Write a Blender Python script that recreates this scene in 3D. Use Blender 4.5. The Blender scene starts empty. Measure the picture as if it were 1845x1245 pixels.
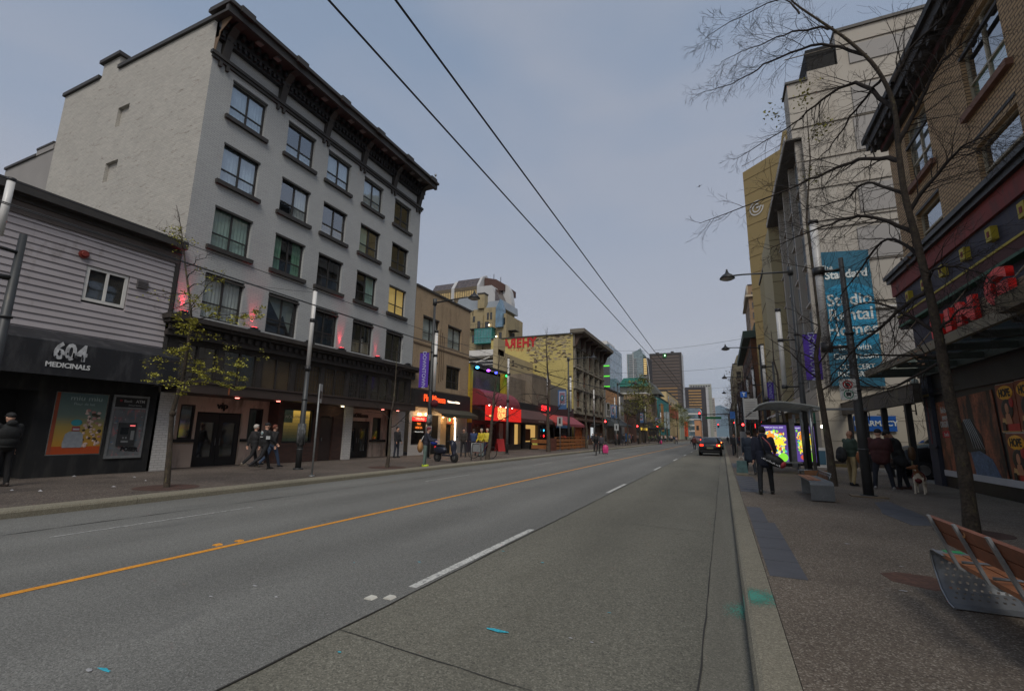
import bpy, math, random
from mathutils import Matrix, Vector
R_ = math.radians
scene = bpy.context.scene
# ---------------------------------------------------------------- camera
H = 1.62; F = 840.0; CX, CY = 922.5, 622.5
def _ray(px, py): return Vector((px-CX, -(py-CY), -F)).normalized()
_yw = _ray(1302.0, 787.0); _zw = _ray(997.55, -3840.0); _xw = _yw.cross(_zw)
RM = Matrix((_xw, _yw, _zw))                      # camera axes -> world axes
CAM = Vector((0, 0, H))
cam_d = bpy.data.cameras.new("camera"); cam = bpy.data.objects.new("camera", cam_d)
scene.collection.objects.link(cam); scene.camera = cam
cam.matrix_world = Matrix.Translation(CAM) @ RM.to_4x4()
cam_d.sensor_width = 36; cam_d.lens = 36*F/1845; cam_d.clip_start = 0.05; cam_d.clip_end = 20000
def _wr(px, py): return RM @ _ray(px, py)
def onX(px, py, x): r = _wr(px, py); return CAM + r*(x/r.x)
def onY(px, py, y): r = _wr(px, py); return CAM + r*(y/r.y)
def onG(px, py, z=0.0): r = _wr(px, py); return CAM + r*((z-H)/r.z)
# ---------------------------------------------------------------- sky + light + exposure
SUN_EL, SUN_AZ = 50.0, 152.0        # azimuth clockwise from +Y: the soft glow stands behind the camera, a little to its right
w = bpy.data.worlds.new("World"); scene.world = w; w.use_nodes = True
nt = w.node_tree; nt.nodes.clear(); N = nt.nodes.new; LK = nt.links.new
out = N('ShaderNodeOutputWorld'); bg = N('ShaderNodeBackground'); bg.inputs[1].default_value = 0.072
sky = N('ShaderNodeTexSky'); sky.sky_type = 'NISHITA'; sky.sun_disc = False
sky.sun_elevation = R_(SUN_EL); sky.sun_rotation = R_(SUN_AZ); sky.air_density = 1.0; sky.dust_density = 3.0
tc = N('ShaderNodeTexCoord'); mp = N('ShaderNodeMapping'); mp.inputs['Scale'].default_value = (1, 1, 3.2)
mp.inputs['Rotation'].default_value = (0, 0, R_(25))
nz = N('ShaderNodeTexNoise'); nz.inputs['Scale'].default_value = 1.3; nz.inputs['Detail'].default_value = 3.5; nz.inputs['Roughness'].default_value = 0.45
nz.inputs['Distortion'].default_value = 0.4
LK(tc.outputs['Generated'], mp.inputs[0]); LK(mp.outputs[0], nz.inputs[0])
sx = N('ShaderNodeSeparateXYZ'); LK(tc.outputs['Generated'], sx.inputs[0])
cr = N('ShaderNodeValToRGB'); LK(sx.outputs[2], cr.inputs[0])     # overcast veil: greyer near the horizon, bluer overhead
e = cr.color_ramp.elements; e[0].position = 0.0; e[0].color = (6.5, 6.0, 5.5, 1); e[1].position = 0.85; e[1].color = (2.2, 2.9, 4.0, 1)
m_ = e.new(0.22); m_.color = (4.5, 4.5, 4.9, 1); m2 = e.new(0.48); m2.color = (2.8, 3.4, 4.45, 1)
cl = N('ShaderNodeValToRGB'); LK(nz.outputs[0], cl.inputs[0]); e = cl.color_ramp.elements
e[0].position = 0.40; e[0].color = (0, 0, 0, 1); e[1].position = 0.60; e[1].color = (1, 1, 1, 1)
cm = N('ShaderNodeMixRGB'); LK(cl.outputs[0], cm.inputs[0]); LK(cr.outputs[0], cm.inputs[1]); cm.inputs[2].default_value = (4.15, 4.2, 4.65, 1)
mf = N('ShaderNodeMath'); mf.operation = 'MULTIPLY'; mf.inputs[1].default_value = 0.6; LK(cl.outputs[0], mf.inputs[0]); LK(mf.outputs[0], cm.inputs[0])
mx = N('ShaderNodeMixRGB'); mx.inputs[0].default_value = 0.85; LK(sky.outputs[0], mx.inputs[1]); LK(cm.outputs[0], mx.inputs[2])
LK(mx.outputs[0], bg.inputs[0]); LK(bg.outputs[0], out.inputs[0])
sd = bpy.data.lights.new("sun", 'SUN'); sd.energy = 1.35; sd.angle = R_(30); sd.color = (1.0, 0.94, 0.85)
so = bpy.data.objects.new("sun", sd); scene.collection.objects.link(so)
so.rotation_euler = (R_(90-SUN_EL), 0, R_(180-SUN_AZ))
scene.view_settings.view_transform = 'Standard'; scene.view_settings.look = 'None'
scene.view_settings.exposure = 0.6; scene.view_settings.gamma = 1.0
scene.render.engine = 'CYCLES'
scene.cycles.max_bounces = 6; scene.cycles.transparent_max_bounces = 12
# ---------------------------------------------------------------- helpers
COL = scene.collection
def c(r, g, b, a=1.0):
    f = lambda v: (v/255/12.92 if v/255 <= 0.04045 else ((v/255+0.055)/1.055)**2.4)
    return (f(r), f(g), f(b), a)
class MB:
    def __init__(s): s.v = []; s.f = []; s.fm = []; s.m = 0; s.M = None; s.sm = []; s.smooth = False
    def av(s, p):
        s.v.append(tuple(s.M @ Vector(p)) if s.M else tuple(p)); return len(s.v)-1
    def face(s, idx): s.f.append(tuple(idx)); s.fm.append(s.m); s.sm.append(s.smooth)
    def poly(s, pts): s.face([s.av(p) for p in pts])
    def box(s, x0, x1, y0, y1, z0, z1):
        if x0 > x1: x0, x1 = x1, x0
        if y0 > y1: y0, y1 = y1, y0
        if z0 > z1: z0, z1 = z1, z0
        i = [s.av(p) for p in ((x0,y0,z0),(x1,y0,z0),(x1,y1,z0),(x0,y1,z0),(x0,y0,z1),(x1,y0,z1),(x1,y1,z1),(x0,y1,z1))]
        for q in ((0,3,2,1),(4,5,6,7),(0,1,5,4),(1,2,6,5),(2,3,7,6),(3,0,4,7)): s.face([i[k] for k in q])
    def prism(s, poly, ax, a, b):
        # poly: 2D outline; ax: extrusion axis 'x','y','z'
        def P(p, t): return (t, p[0], p[1]) if ax == 'x' else ((p[0], t, p[1]) if ax == 'y' else (p[0], p[1], t))
        A = [s.av(P(p, a)) for p in poly]; B = [s.av(P(p, b)) for p in poly]; n = len(poly)
        ar = sum(poly[i][0]*poly[(i+1) % n][1]-poly[(i+1) % n][0]*poly[i][1] for i in range(n))
        fl = (ar > 0) != (ax == 'y')
        if b < a: fl = not fl
        s.face(A[::-1] if fl else A); s.face(B if fl else B[::-1])
        for i in range(n):
            j = (i+1) % n
            s.face((A[i], A[j], B[j], B[i]) if fl else (A[j], A[i], B[i], B[j]))
    def tube(s, pts, r, n=8, cap=True):
        pts = [Vector(p) for p in pts]; rs = r if isinstance(r, (list, tuple)) else [r]*len(pts); rings = []; prev = None
        for i, p in enumerate(pts):
            d = (pts[min(i+1, len(pts)-1)]-pts[max(i-1, 0)])
            if d.length < 1e-9: d = Vector((0, 0, 1))
            d.normalize()
            if prev is None:
                a = Vector((0, 0, 1)) if abs(d.z) < 0.9 else Vector((1, 0, 0)); u = d.cross(a).normalized()
            else:
                u = prev-d*prev.dot(d); u = u.normalized() if u.length > 1e-6 else d.orthogonal().normalized()
            prev = u; v = d.cross(u)
            rings.append([s.av(p+(u*math.cos(2*math.pi*k/n)+v*math.sin(2*math.pi*k/n))*rs[i]) for k in range(n)])
        o = s.smooth; s.smooth = True
        for a, b in zip(rings, rings[1:]):
            for k in range(n): s.face((a[k], a[(k+1) % n], b[(k+1) % n], b[k]))
        s.smooth = o
        if cap and n > 3: s.face(rings[0][::-1]); s.face(rings[-1])
    def cyl(s, p, z0, z1, r0, r1=None, n=16): s.tube([(p[0], p[1], z0), (p[0], p[1], z1)], [r0, r0 if r1 is None else r1], n)
    def ell(s, p, rx, ry, rz, n=12, m=8, M=None):
        o = s.smooth; s.smooth = True; rows = []; M = M or Matrix.Identity(3); p = Vector(p)
        for i in range(1, m):
            t = math.pi*i/m
            rows.append([s.av(p+M@Vector((rx*math.sin(t)*math.cos(2*math.pi*k/n), ry*math.sin(t)*math.sin(2*math.pi*k/n), rz*math.cos(t)))) for k in range(n)])
        a = s.av(p+M@Vector((0, 0, rz))); b = s.av(p+M@Vector((0, 0, -rz)))
        for k in range(n):
            s.face((a, rows[0][k], rows[0][(k+1) % n])); s.face((b, rows[-1][(k+1) % n], rows[-1][k]))
            for r1, r2 in zip(rows, rows[1:]): s.face((r1[k], r2[k], r2[(k+1) % n], r1[(k+1) % n]))
        s.smooth = o
    def cap(s, a, b, ra, rb, n=10):         # tapered capsule
        a = Vector(a); b = Vector(b); s.ell(a, ra, ra, ra, n, 6); s.ell(b, rb, rb, rb, n, 6); s.tube([a, b], [ra, rb], n)
    def wall(s, x0, x1, z0, z1, holes=(), depth=0.25, y=0.0):
        # a wall facing -Y with rectangular openings (x0,z0,x1,z1) and their reveals
        xs = sorted({x0, x1, *[h[0] for h in holes], *[h[2] for h in holes]}); zs = sorted({z0, z1, *[h[1] for h in holes], *[h[3] for h in holes]})
        xs = [v for v in xs if x0 <= v <= x1]; zs = [v for v in zs if z0 <= v <= z1]
        for a, b in zip(xs, xs[1:]):
            st = None
            for q, r in zip(zs, zs[1:]):
                inh = any(h[0]-1e-6 <= a and b <= h[2]+1e-6 and h[1]-1e-6 <= q and r <= h[3]+1e-6 for h in holes)
                if not inh and st is None: st = q
                if inh and st is not None: s.poly([(a, y, st), (b, y, st), (b, y, q), (a, y, q)]); st = None
            if st is not None: s.poly([(a, y, st), (b, y, st), (b, y, zs[-1]), (a, y, zs[-1])])
        d = y+depth
        for h in holes:
            a, q, b, r = h
            s.poly([(a, y, q), (a, d, q), (a, d, r), (a, y, r)][::-1]); s.poly([(b, y, q), (b, d, q), (b, d, r), (b, y, r)])
            s.poly([(a, y, q), (b, y, q), (b, d, q), (a, d, q)]); s.poly([(a, y, r), (b, y, r), (b, d, r), (a, d, r)][::-1])
    def mesh(s, name, mats):
        me = bpy.data.meshes.new(name); me.from_pydata(s.v, [], s.f)
        for m in (mats if isinstance(mats, (list, tuple)) else [mats]): me.materials.append(m)
        me.polygons.foreach_set('material_index', s.fm); me.polygons.foreach_set('use_smooth', s.sm); me.update(); return me
    def build(s, name, mats, parent=None, label=None, loc=None, rz=0, kind=None):
        return put(s.mesh(name, mats), name, parent, label, loc, rz, kind)
def put(me, name, parent=None, label=None, loc=None, rz=0, kind=None):
    o = bpy.data.objects.new(name, me); COL.objects.link(o)
    if parent: o.parent = parent
    if loc is not None: o.location = loc
    if rz: o.rotation_euler = (0, 0, rz)
    if label: o['label'] = label
    if kind: o['kind'] = kind
    return o
def thing(name, label, cat, loc=(0, 0, 0), rz=0, group=None):
    o = bpy.data.objects.new(name, None); COL.objects.link(o); o.location = loc; o.rotation_euler = (0, 0, rz); o.empty_display_size = 0.2
    o['label'] = label; o['category'] = cat
    if group: o['group'] = group
    return o
def tag(o, label, cat, group=None):
    o['label'] = label; o['category'] = cat
    if group: o['group'] = group
    return o
def struct(name, mb, mats): return mb.build(name, mats, kind='structure')
def kids(o): return [x for x in bpy.data.objects if x.parent == o]
TREE = {}
def copy_tree(o, parent=None):
    r = o.copy(); COL.objects.link(r)
    if parent: r.parent = parent
    if o.name not in TREE: TREE[o.name] = kids(o)
    for ch in TREE[o.name]: copy_tree(ch, r)
    return r
def dup(o, loc, rz, label, sc=None):
    r = copy_tree(o); r.location = loc; r.rotation_euler = (0, 0, rz); r['label'] = label
    if sc: r.scale = sc if isinstance(sc, tuple) else (sc, sc, sc)
    return r
def text_mesh(s, size, mat, ext=0.01, align='CENTER', shear=0, bold=0.0, sx=1.0, yalign='CENTER', space=1.0, sl=1.0):
    cu = bpy.data.curves.new("lettering", 'FONT'); cu.body = s; cu.size = size; cu.extrude = ext; cu.align_x = align; cu.align_y = yalign
    cu.shear = shear; cu.offset = bold; cu.space_character = space; cu.space_line = sl; cu.resolution_u = 3
    o = bpy.data.objects.new("t", cu); COL.objects.link(o); dg = bpy.context.evaluated_depsgraph_get()
    me = bpy.data.meshes.new_from_object(o.evaluated_get(dg)); me.name = "lettering"
    bpy.data.objects.remove(o); bpy.data.curves.remove(cu)
    me.transform(Matrix.Rotation(R_(90), 4, 'X') @ Matrix.Diagonal((sx, 1, 1, 1))); me.materials.clear(); me.materials.append(mat); return me
def letters(parent, s, x, z, size, mat, y=-0.03, name='lettering', rot=None, **k):
    me = text_mesh(s, size, mat, **k)
    if rot: me.transform(Matrix.Rotation(rot, 4, 'Y'))
    return put(me, name, parent, None, (x, y, z))
def fuse(mb, mat, vox=0.012, name='body', smooth=2):
    me = mb.mesh(name, mat); o = bpy.data.objects.new("r", me); COL.objects.link(o)
    m = o.modifiers.new("r", 'REMESH'); m.mode = 'VOXEL'; m.voxel_size = vox; m.use_smooth_shade = True
    if smooth: q = o.modifiers.new("s", 'SMOOTH'); q.factor = 0.5; q.iterations = smooth
    dg = bpy.context.evaluated_depsgraph_get(); r = bpy.data.meshes.new_from_object(o.evaluated_get(dg)); r.name = name
    r.materials.clear(); r.materials.append(mat); bpy.data.objects.remove(o); bpy.data.meshes.remove(me); return r
# ---------------------------------------------------------------- materials
MATS = {}
def _new(name):
    m = bpy.data.materials.new(name); m.use_nodes = True; MATS[name] = m; t = m.node_tree; return m, t, t.nodes['Principled BSDF'], t.nodes.new, t.links.new
def mat(name, col, rough=0.8, var=0.18, vs=1.5, metal=0.0, bump=0.0, bs=30, emit=0.0, fine=0.0, fs=40, spec=0.5, dirt=None, ds=0.6, dt=(0.5, 0.7)):
    if name in MATS: return MATS[name]
    m, t, b, N, L = _new(name); b.inputs['Roughness'].default_value = rough; b.inputs['Metallic'].default_value = metal
    b.inputs['Specular IOR Level'].default_value = spec
    if emit:
        b.inputs['Base Color'].default_value = col; b.inputs['Emission Color'].default_value = col; b.inputs['Emission Strength'].default_value = emit; return m
    g = N('ShaderNodeNewGeometry'); n1 = N('ShaderNodeTexNoise'); n1.inputs['Scale'].default_value = vs; n1.inputs['Detail'].default_value = 5
    L(g.outputs['Position'], n1.inputs[0])
    hi = tuple(min(1, x*(1+var)) for x in col[:3])+(1,); lo = tuple(x*(1-var) for x in col[:3])+(1,)
    r = N('ShaderNodeValToRGB'); r.color_ramp.elements[0].position = 0.3; r.color_ramp.elements[1].position = 0.7
    r.color_ramp.elements[0].color = lo; r.color_ramp.elements[1].color = hi; L(n1.outputs[0], r.inputs[0]); last = r.outputs[0]
    if fine:
        n2 = N('ShaderNodeTexNoise'); n2.inputs['Scale'].default_value = fs; n2.inputs['Detail'].default_value = 3; L(g.outputs['Position'], n2.inputs[0])
        mr = N('ShaderNodeMapRange'); mr.inputs[1].default_value = 0.3; mr.inputs[2].default_value = 0.7; mr.inputs[3].default_value = 1-fine; mr.inputs[4].default_value = 1+fine
        L(n2.outputs[0], mr.inputs[0]); x = N('ShaderNodeMixRGB'); x.blend_type = 'MULTIPLY'; x.inputs[0].default_value = 1; L(last, x.inputs[1]); L(mr.outputs[0], x.inputs[2]); last = x.outputs[0]
    if dirt:
        n3 = N('ShaderNodeTexNoise'); n3.inputs['Scale'].default_value = ds; n3.inputs['Detail'].default_value = 8; n3.inputs['Roughness'].default_value = 0.65
        mp = N('ShaderNodeMapping'); mp.inputs['Scale'].default_value = (1.6, 1.6, 0.5); L(g.outputs['Position'], mp.inputs[0]); L(mp.outputs[0], n3.inputs[0])
        r3 = N('ShaderNodeValToRGB'); r3.color_ramp.elements[0].position = dt[0]; r3.color_ramp.elements[1].position = dt[1]
        r3.color_ramp.elements[0].color = (0, 0, 0, 1); r3.color_ramp.elements[1].color = (1, 1, 1, 1); L(n3.outputs[0], r3.inputs[0])
        x = N('ShaderNodeMixRGB'); L(r3.outputs[0], x.inputs[0]); L(last, x.inputs[1]); x.inputs[2].default_value = dirt; last = x.outputs[0]
    L(last, b.inputs['Base Color'])
    if bump:
        n4 = N('ShaderNodeTexNoise'); n4.inputs['Scale'].default_value = bs; n4.inputs['Detail'].default_value = 4; L(g.outputs['Position'], n4.inputs[0])
        bp = N('ShaderNodeBump'); bp.inputs['Strength'].default_value = bump; bp.inputs['Distance'].default_value = 0.02; L(n4.outputs[0], bp.inputs['Height']); L(bp.outputs[0], b.inputs['Normal'])
    return m
def brick(name, c1, c2, mortar, bw=0.21, bh=0.075, rough=0.85, dirt=None, mort=0.006, bump=0.6, var=0.3, dt=(0.55, 0.75)):
    m, t, b, N, L = _new(name); b.inputs['Roughness'].default_value = rough
    g = N('ShaderNodeNewGeometry'); s = N('ShaderNodeSeparateXYZ'); L(g.outputs['Position'], s.inputs[0])
    nn = N('ShaderNodeSeparateXYZ'); L(g.outputs['Normal'], nn.inputs[0]); ab = N('ShaderNodeMath'); ab.operation = 'ABSOLUTE'; L(nn.outputs[0], ab.inputs[0])
    gt = N('ShaderNodeMath'); gt.operation = 'GREATER_THAN'; gt.inputs[1].default_value = 0.6; L(ab.outputs[0], gt.inputs[0])
    mu = N('ShaderNodeMix'); L(gt.outputs[0], mu.inputs[0]); L(s.outputs[0], mu.inputs[2]); L(s.outputs[1], mu.inputs[3])
    cb = N('ShaderNodeCombineXYZ'); L(mu.outputs[0], cb.inputs[0]); L(s.outputs[2], cb.inputs[1])
    k = N('ShaderNodeTexBrick'); k.inputs['Scale'].default_value = 1; k.inputs['Brick Width'].default_value = bw; k.inputs['Row Height'].default_value = bh
    k.inputs['Mortar Size'].default_value = mort; k.inputs['Mortar Smooth'].default_value = 0.3; k.inputs['Color1'].default_value = c1; k.inputs['Color2'].default_value = c2; k.inputs['Mortar'].default_value = mortar
    L(cb.outputs[0], k.inputs[0]); last = k.outputs[0]
    n1 = N('ShaderNodeTexNoise'); n1.inputs['Scale'].default_value = 0.7; n1.inputs['Detail'].default_value = 8; n1.inputs['Roughness'].default_value = 0.6; L(g.outputs['Position'], n1.inputs[0])
    mr = N('ShaderNodeMapRange'); mr.inputs[1].default_value = 0.3; mr.inputs[2].default_value = 0.7; mr.inputs[3].default_value = 1-var*0.5; mr.inputs[4].default_value = 1+var*0.5; L(n1.outputs[0], mr.inputs[0])
    x = N('ShaderNodeMixRGB'); x.blend_type = 'MULTIPLY'; x.inputs[0].default_value = 1; L(last, x.inputs[1]); L(mr.outputs[0], x.inputs[2]); last = x.outputs[0]
    if dirt:
        n3 = N('ShaderNodeTexNoise'); n3.inputs['Scale'].default_value = 5; n3.inputs['Detail'].default_value = 10; n3.inputs['Roughness'].default_value = 0.8
        mp = N('ShaderNodeMapping'); mp.inputs['Scale'].default_value = (0.35, 0.35, 1.6); L(g.outputs['Position'], mp.inputs[0]); L(mp.outputs[0], n3.inputs[0])
        r3 = N('ShaderNodeValToRGB'); r3.color_ramp.elements[0].position = dt[0]; r3.color_ramp.elements[1].position = dt[1]
        r3.color_ramp.elements[0].color = (0, 0, 0, 1); r3.color_ramp.elements[1].color = (1, 1, 1, 1); L(n3.outputs[0], r3.inputs[0])
        x = N('ShaderNodeMixRGB'); L(r3.outputs[0], x.inputs[0]); L(last, x.inputs[1]); x.inputs[2].default_value = dirt; last = x.outputs[0]
    L(last, b.inputs['Base Color'])
    bp = N('ShaderNodeBump'); bp.inputs['Strength'].default_value = bump; bp.inputs['Distance'].default_value = 0.01; bp.invert = True; L(k.outputs['Fac'], bp.inputs['Height']); L(bp.outputs[0], b.inputs['Normal'])
    return m
def aggregate(name, base, dark, light, scale=90, rough=0.9, patch=0.25, stain=None, stains=0.5, bump=0.5, streak=(1, 1, 1), lf=0.66, spots=0, tracks=0):
    # road and pavement surfaces: stones of several tones, wide wear patches, stains
    m, t, b, N, L = _new(name); b.inputs['Roughness'].default_value = rough; b.inputs['Specular IOR Level'].default_value = 0.3
    g = N('ShaderNodeNewGeometry')
    v = N('ShaderNodeTexVoronoi'); v.inputs['Scale'].default_value = scale; L(g.outputs['Position'], v.inputs[0])
    sr = N('ShaderNodeSeparateColor'); L(v.outputs['Color'], sr.inputs[0])
    r = N('ShaderNodeValToRGB'); L(sr.outputs[0], r.inputs[0]); e = r.color_ramp.elements
    e[0].position = 0.0; e[0].color = dark; e[1].position = 1.0; e[1].color = light
    q = e.new(0.3); q.color = base; q = e.new(lf); q.color = base
    n0 = N('ShaderNodeTexNoise'); n0.inputs['Scale'].default_value = scale*0.28; n0.inputs['Detail'].default_value = 4; L(g.outputs['Position'], n0.inputs[0])
    mr0 = N('ShaderNodeMapRange'); mr0.inputs[1].default_value = 0.3; mr0.inputs[2].default_value = 0.7; mr0.inputs[3].default_value = 0.86; mr0.inputs[4].default_value = 1.14; L(n0.outputs[0], mr0.inputs[0])
    x0 = N('ShaderNodeMixRGB'); x0.blend_type = 'MULTIPLY'; x0.inputs[0].default_value = 1; L(r.outputs[0], x0.inputs[1]); L(mr0.outputs[0], x0.inputs[2])
    n1 = N('ShaderNodeTexNoise'); n1.inputs['Scale'].default_value = 0.5; n1.inputs['Detail'].default_value = 7; n1.inputs['Roughness'].default_value = 0.6
    mp = N('ShaderNodeMapping'); mp.inputs['Scale'].default_value = streak; L(g.outputs['Position'], mp.inputs[0]); L(mp.outputs[0], n1.inputs[0])
    mr = N('ShaderNodeMapRange'); mr.inputs[1].default_value = 0.3; mr.inputs[2].default_value = 0.7; mr.inputs[3].default_value = 1-patch; mr.inputs[4].default_value = 1+patch; L(n1.outputs[0], mr.inputs[0])
    x = N('ShaderNodeMixRGB'); x.blend_type = 'MULTIPLY'; x.inputs[0].default_value = 1; L(x0.outputs[0], x.inputs[1]); L(mr.outputs[0], x.inputs[2]); last = x.outputs[0]
    if stain:
        n3 = N('ShaderNodeTexNoise'); n3.inputs['Scale'].default_value = stains; n3.inputs['Detail'].default_value = 9; n3.inputs['Roughness'].default_value = 0.7; L(mp.outputs[0], n3.inputs[0])
        r3 = N('ShaderNodeValToRGB'); r3.color_ramp.elements[0].position = 0.56; r3.color_ramp.elements[1].position = 0.72
        r3.color_ramp.elements[0].color = (0, 0, 0, 1); r3.color_ramp.elements[1].color = (0.8, 0.8, 0.8, 1); L(n3.outputs[0], r3.inputs[0])
        x = N('ShaderNodeMixRGB'); L(r3.outputs[0], x.inputs[0]); L(last, x.inputs[1]); x.inputs[2].default_value = stain; last = x.outputs[0]
    if tracks:
        wv = N('ShaderNodeTexWave'); wv.inputs['Scale'].default_value = 0.19; wv.inputs['Distortion'].default_value = 1.2; wv.inputs['Detail'].default_value = 3; wv.inputs['Detail Scale'].default_value = 0.8; mw = N('ShaderNodeMapping'); mw.inputs['Scale'].default_value = (1, .06, 1); L(g.outputs['Position'], mw.inputs[0]); L(mw.outputs[0], wv.inputs[0])
        mt = N('ShaderNodeMapRange'); mt.inputs[3].default_value = 1-tracks; mt.inputs[4].default_value = 1+tracks; L(wv.outputs['Fac'], mt.inputs[0]); x = N('ShaderNodeMixRGB'); x.blend_type = 'MULTIPLY'; x.inputs[0].default_value = 1; L(last, x.inputs[1]); L(mt.outputs[0], x.inputs[2]); last = x.outputs[0]
    if spots:
        vs = N('ShaderNodeTexVoronoi'); vs.inputs['Scale'].default_value = spots; L(g.outputs['Position'], vs.inputs[0]); sc_ = N('ShaderNodeSeparateColor'); L(vs.outputs['Color'], sc_.inputs[0])
        ma = N('ShaderNodeMath'); ma.operation = 'MULTIPLY'; ma.inputs[1].default_value = 0.07; L(sc_.outputs[1], ma.inputs[0]); ls = N('ShaderNodeMath'); ls.operation = 'LESS_THAN'; L(vs.outputs['Distance'], ls.inputs[0]); L(ma.outputs[0], ls.inputs[1])
        m3 = N('ShaderNodeMath'); m3.operation = 'MULTIPLY'; m3.inputs[1].default_value = 0.6; L(ls.outputs[0], m3.inputs[0])
        cc = N('ShaderNodeMixRGB'); cc.inputs[1].default_value = tuple(x*.45 for x in base[:3])+(1,); cc.inputs[2].default_value = tuple(min(1, x*1.7) for x in base[:3])+(1,); gt2 = N('ShaderNodeMath'); gt2.operation = 'GREATER_THAN'; gt2.inputs[1].default_value = .72; L(sc_.outputs[0], gt2.inputs[0]); L(gt2.outputs[0], cc.inputs[0])
        x = N('ShaderNodeMixRGB'); L(m3.outputs[0], x.inputs[0]); L(last, x.inputs[1]); L(cc.outputs[0], x.inputs[2]); last = x.outputs[0]
    L(last, b.inputs['Base Color'])
    bp = N('ShaderNodeBump'); bp.inputs['Strength'].default_value = bump; bp.inputs['Distance'].default_value = 0.004; L(sr.outputs[0], bp.inputs['Height']); L(bp.outputs[0], b.inputs['Normal'])
    return m
def glass(name, tint=(0.5, 0.55, 0.55, 1), ior=1.9):
    if name in MATS: return MATS[name]
    m, t, b, N, L = _new(name); t.nodes.remove(b); o = t.nodes['Material Output']
    tr = N('ShaderNodeBsdfTransparent'); tr.inputs[0].default_value = tint; gl = N('ShaderNodeBsdfGlossy'); gl.inputs['Roughness'].default_value = 0.03; gl.inputs[0].default_value = (0.85, 0.9, 0.95, 1)
    fr = N('ShaderNodeFresnel'); fr.inputs[0].default_value = ior; mx = N('ShaderNodeMixShader'); gb = N('ShaderNodeNewGeometry'); iv = N('ShaderNodeMath'); iv.operation = 'SUBTRACT'; iv.inputs[0].default_value = 1; L(gb.outputs['Backfacing'], iv.inputs[1]); fm_ = N('ShaderNodeMath'); fm_.operation = 'MULTIPLY'; L(fr.outputs[0], fm_.inputs[0]); L(iv.outputs[0], fm_.inputs[1]); L(fm_.outputs[0], mx.inputs[0]); L(tr.outputs[0], mx.inputs[1]); L(gl.outputs[0], mx.inputs[2])
    g = N('ShaderNodeNewGeometry'); n = N('ShaderNodeTexNoise'); n.inputs['Scale'].default_value = 1.2; L(g.outputs['Position'], n.inputs[0])
    bp = N('ShaderNodeBump'); bp.inputs['Strength'].default_value = 0.15; bp.inputs['Distance'].default_value = 0.02; L(n.outputs[0], bp.inputs['Height']); L(bp.outputs[0], gl.inputs['Normal'])
    L(mx.outputs[0], o.inputs[0]); return m
def oglass(name, col, rough=0.08, ior=1.9):   # opaque, far or curtained glazing
    m = mat(name, col, rough=rough, var=0.35, vs=0.9, spec=0.8); m.node_tree.nodes['Principled BSDF'].inputs['IOR'].default_value = ior; return m
def lit(name, col, s): return mat(name, col, emit=s)
M = {}
dk = c(38, 37, 36)
M['trim'] = mat('dark_trim', c(52, 49, 46), 0.6, 0.2, 3, bump=0.2)
M['black'] = mat('black_paint', c(34, 34, 35), 0.5, 0.25, 2)
M['void'] = mat('dark_interior', c(22, 21, 20), 0.9, 0.3, 1)
M['pole'] = mat('pole_grey', c(62, 64, 65), 0.5, 0.15, 2, metal=0.2, dirt=c(90, 86, 78), ds=3, dt=(0.62, 0.75))
M['tube'] = mat('opal_tube', c(206, 205, 202), 0.35, 0.05, 2, dirt=c(178, 174, 168), ds=2)
M['steel'] = mat('brushed_steel', c(150, 153, 155), 0.38, 0.12, 4, metal=0.85, dirt=c(95, 93, 88), ds=3)
M['gal'] = mat('galvanised', c(140, 143, 144), 0.5, 0.15, 8, metal=0.5)
M['white'] = mat('white_paint', c(205, 203, 198), 0.6, 0.08, 2)
M['frame'] = mat('window_frame_dark', c(44, 42, 40), 0.5, 0.15, 3)
M['glass'] = glass('window_glass', (.9, .93, .93, 1), 2.2); M['glasst'] = glass('sky_reflecting_glass', (.9, .93, .93, 1), 3.4); M['glassr'] = glass('bright_sky_glass', (.9, .93, .93, 1), 7.0)
M['glassd'] = glass('shop_glass', (0.35, 0.37, 0.36, 1), 1.55)
M['bark'] = mat('bark', c(68, 60, 52), 0.95, 0.3, 6, bump=0.8, bs=18, fine=0.35, fs=30, dirt=c(96, 98, 70), ds=4, dt=(0.55, 0.7))
M['barkd'] = mat('bark_dark', c(44, 38, 34), 0.95, 0.25, 6, bump=0.4, bs=25, fine=0.3, fs=25)
M['leaf'] = mat('spring_leaf', c(158, 154, 56), 0.6, 0.3, 3)
M['leaf2'] = mat('green_leaf', c(104, 120, 48), 0.6, 0.3, 3)
M['leafb'] = mat('dry_leaf', c(120, 84, 56), 0.7, 0.3, 3)
rnd = random.Random(7)
# ================================================================ THE SETTING
M['asphalt'] = aggregate('asphalt', c(106, 106, 102), c(80, 80, 78), c(134, 134, 130), 130, patch=0.13, stain=c(90, 90, 88), stains=0.8, streak=(1, 0.3, 1), bump=.35, spots=1.6, tracks=.07)
M['concrete'] = aggregate('lane_concrete', c(104, 102, 92), c(80, 79, 72), c(130, 128, 116), 95, patch=0.18, bump=.35, spots=1.7, tracks=.06, stain=c(84, 82, 72), streak=(1, 0.3, 1))
M['kerb'] = aggregate('kerb_concrete', c(124, 119, 104), c(104, 100, 88), c(150, 144, 128), 130, patch=0.2, stain=c(104, 100, 86), streak=(1, 0.4, 1), bump=0.2)
M['pave'] = aggregate('exposed_aggregate', c(104, 94, 83), c(76, 67, 60), c(156, 148, 135), 95, patch=0.2, stain=c(76, 67, 60), stains=0.9, bump=0.6, lf=0.76, spots=2.6)
M['paveL'] = aggregate('pavement_left', c(84, 76, 70), c(60, 54, 50), c(124, 115, 106), 60, patch=0.25, stain=c(58, 52, 48), stains=0.8, spots=2.4)
M['slate'] = mat('slate_slab', c(78, 79, 84), 0.7, 0.12, 3, bump=0.25, bs=12, fine=0.1, fs=60)
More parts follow.
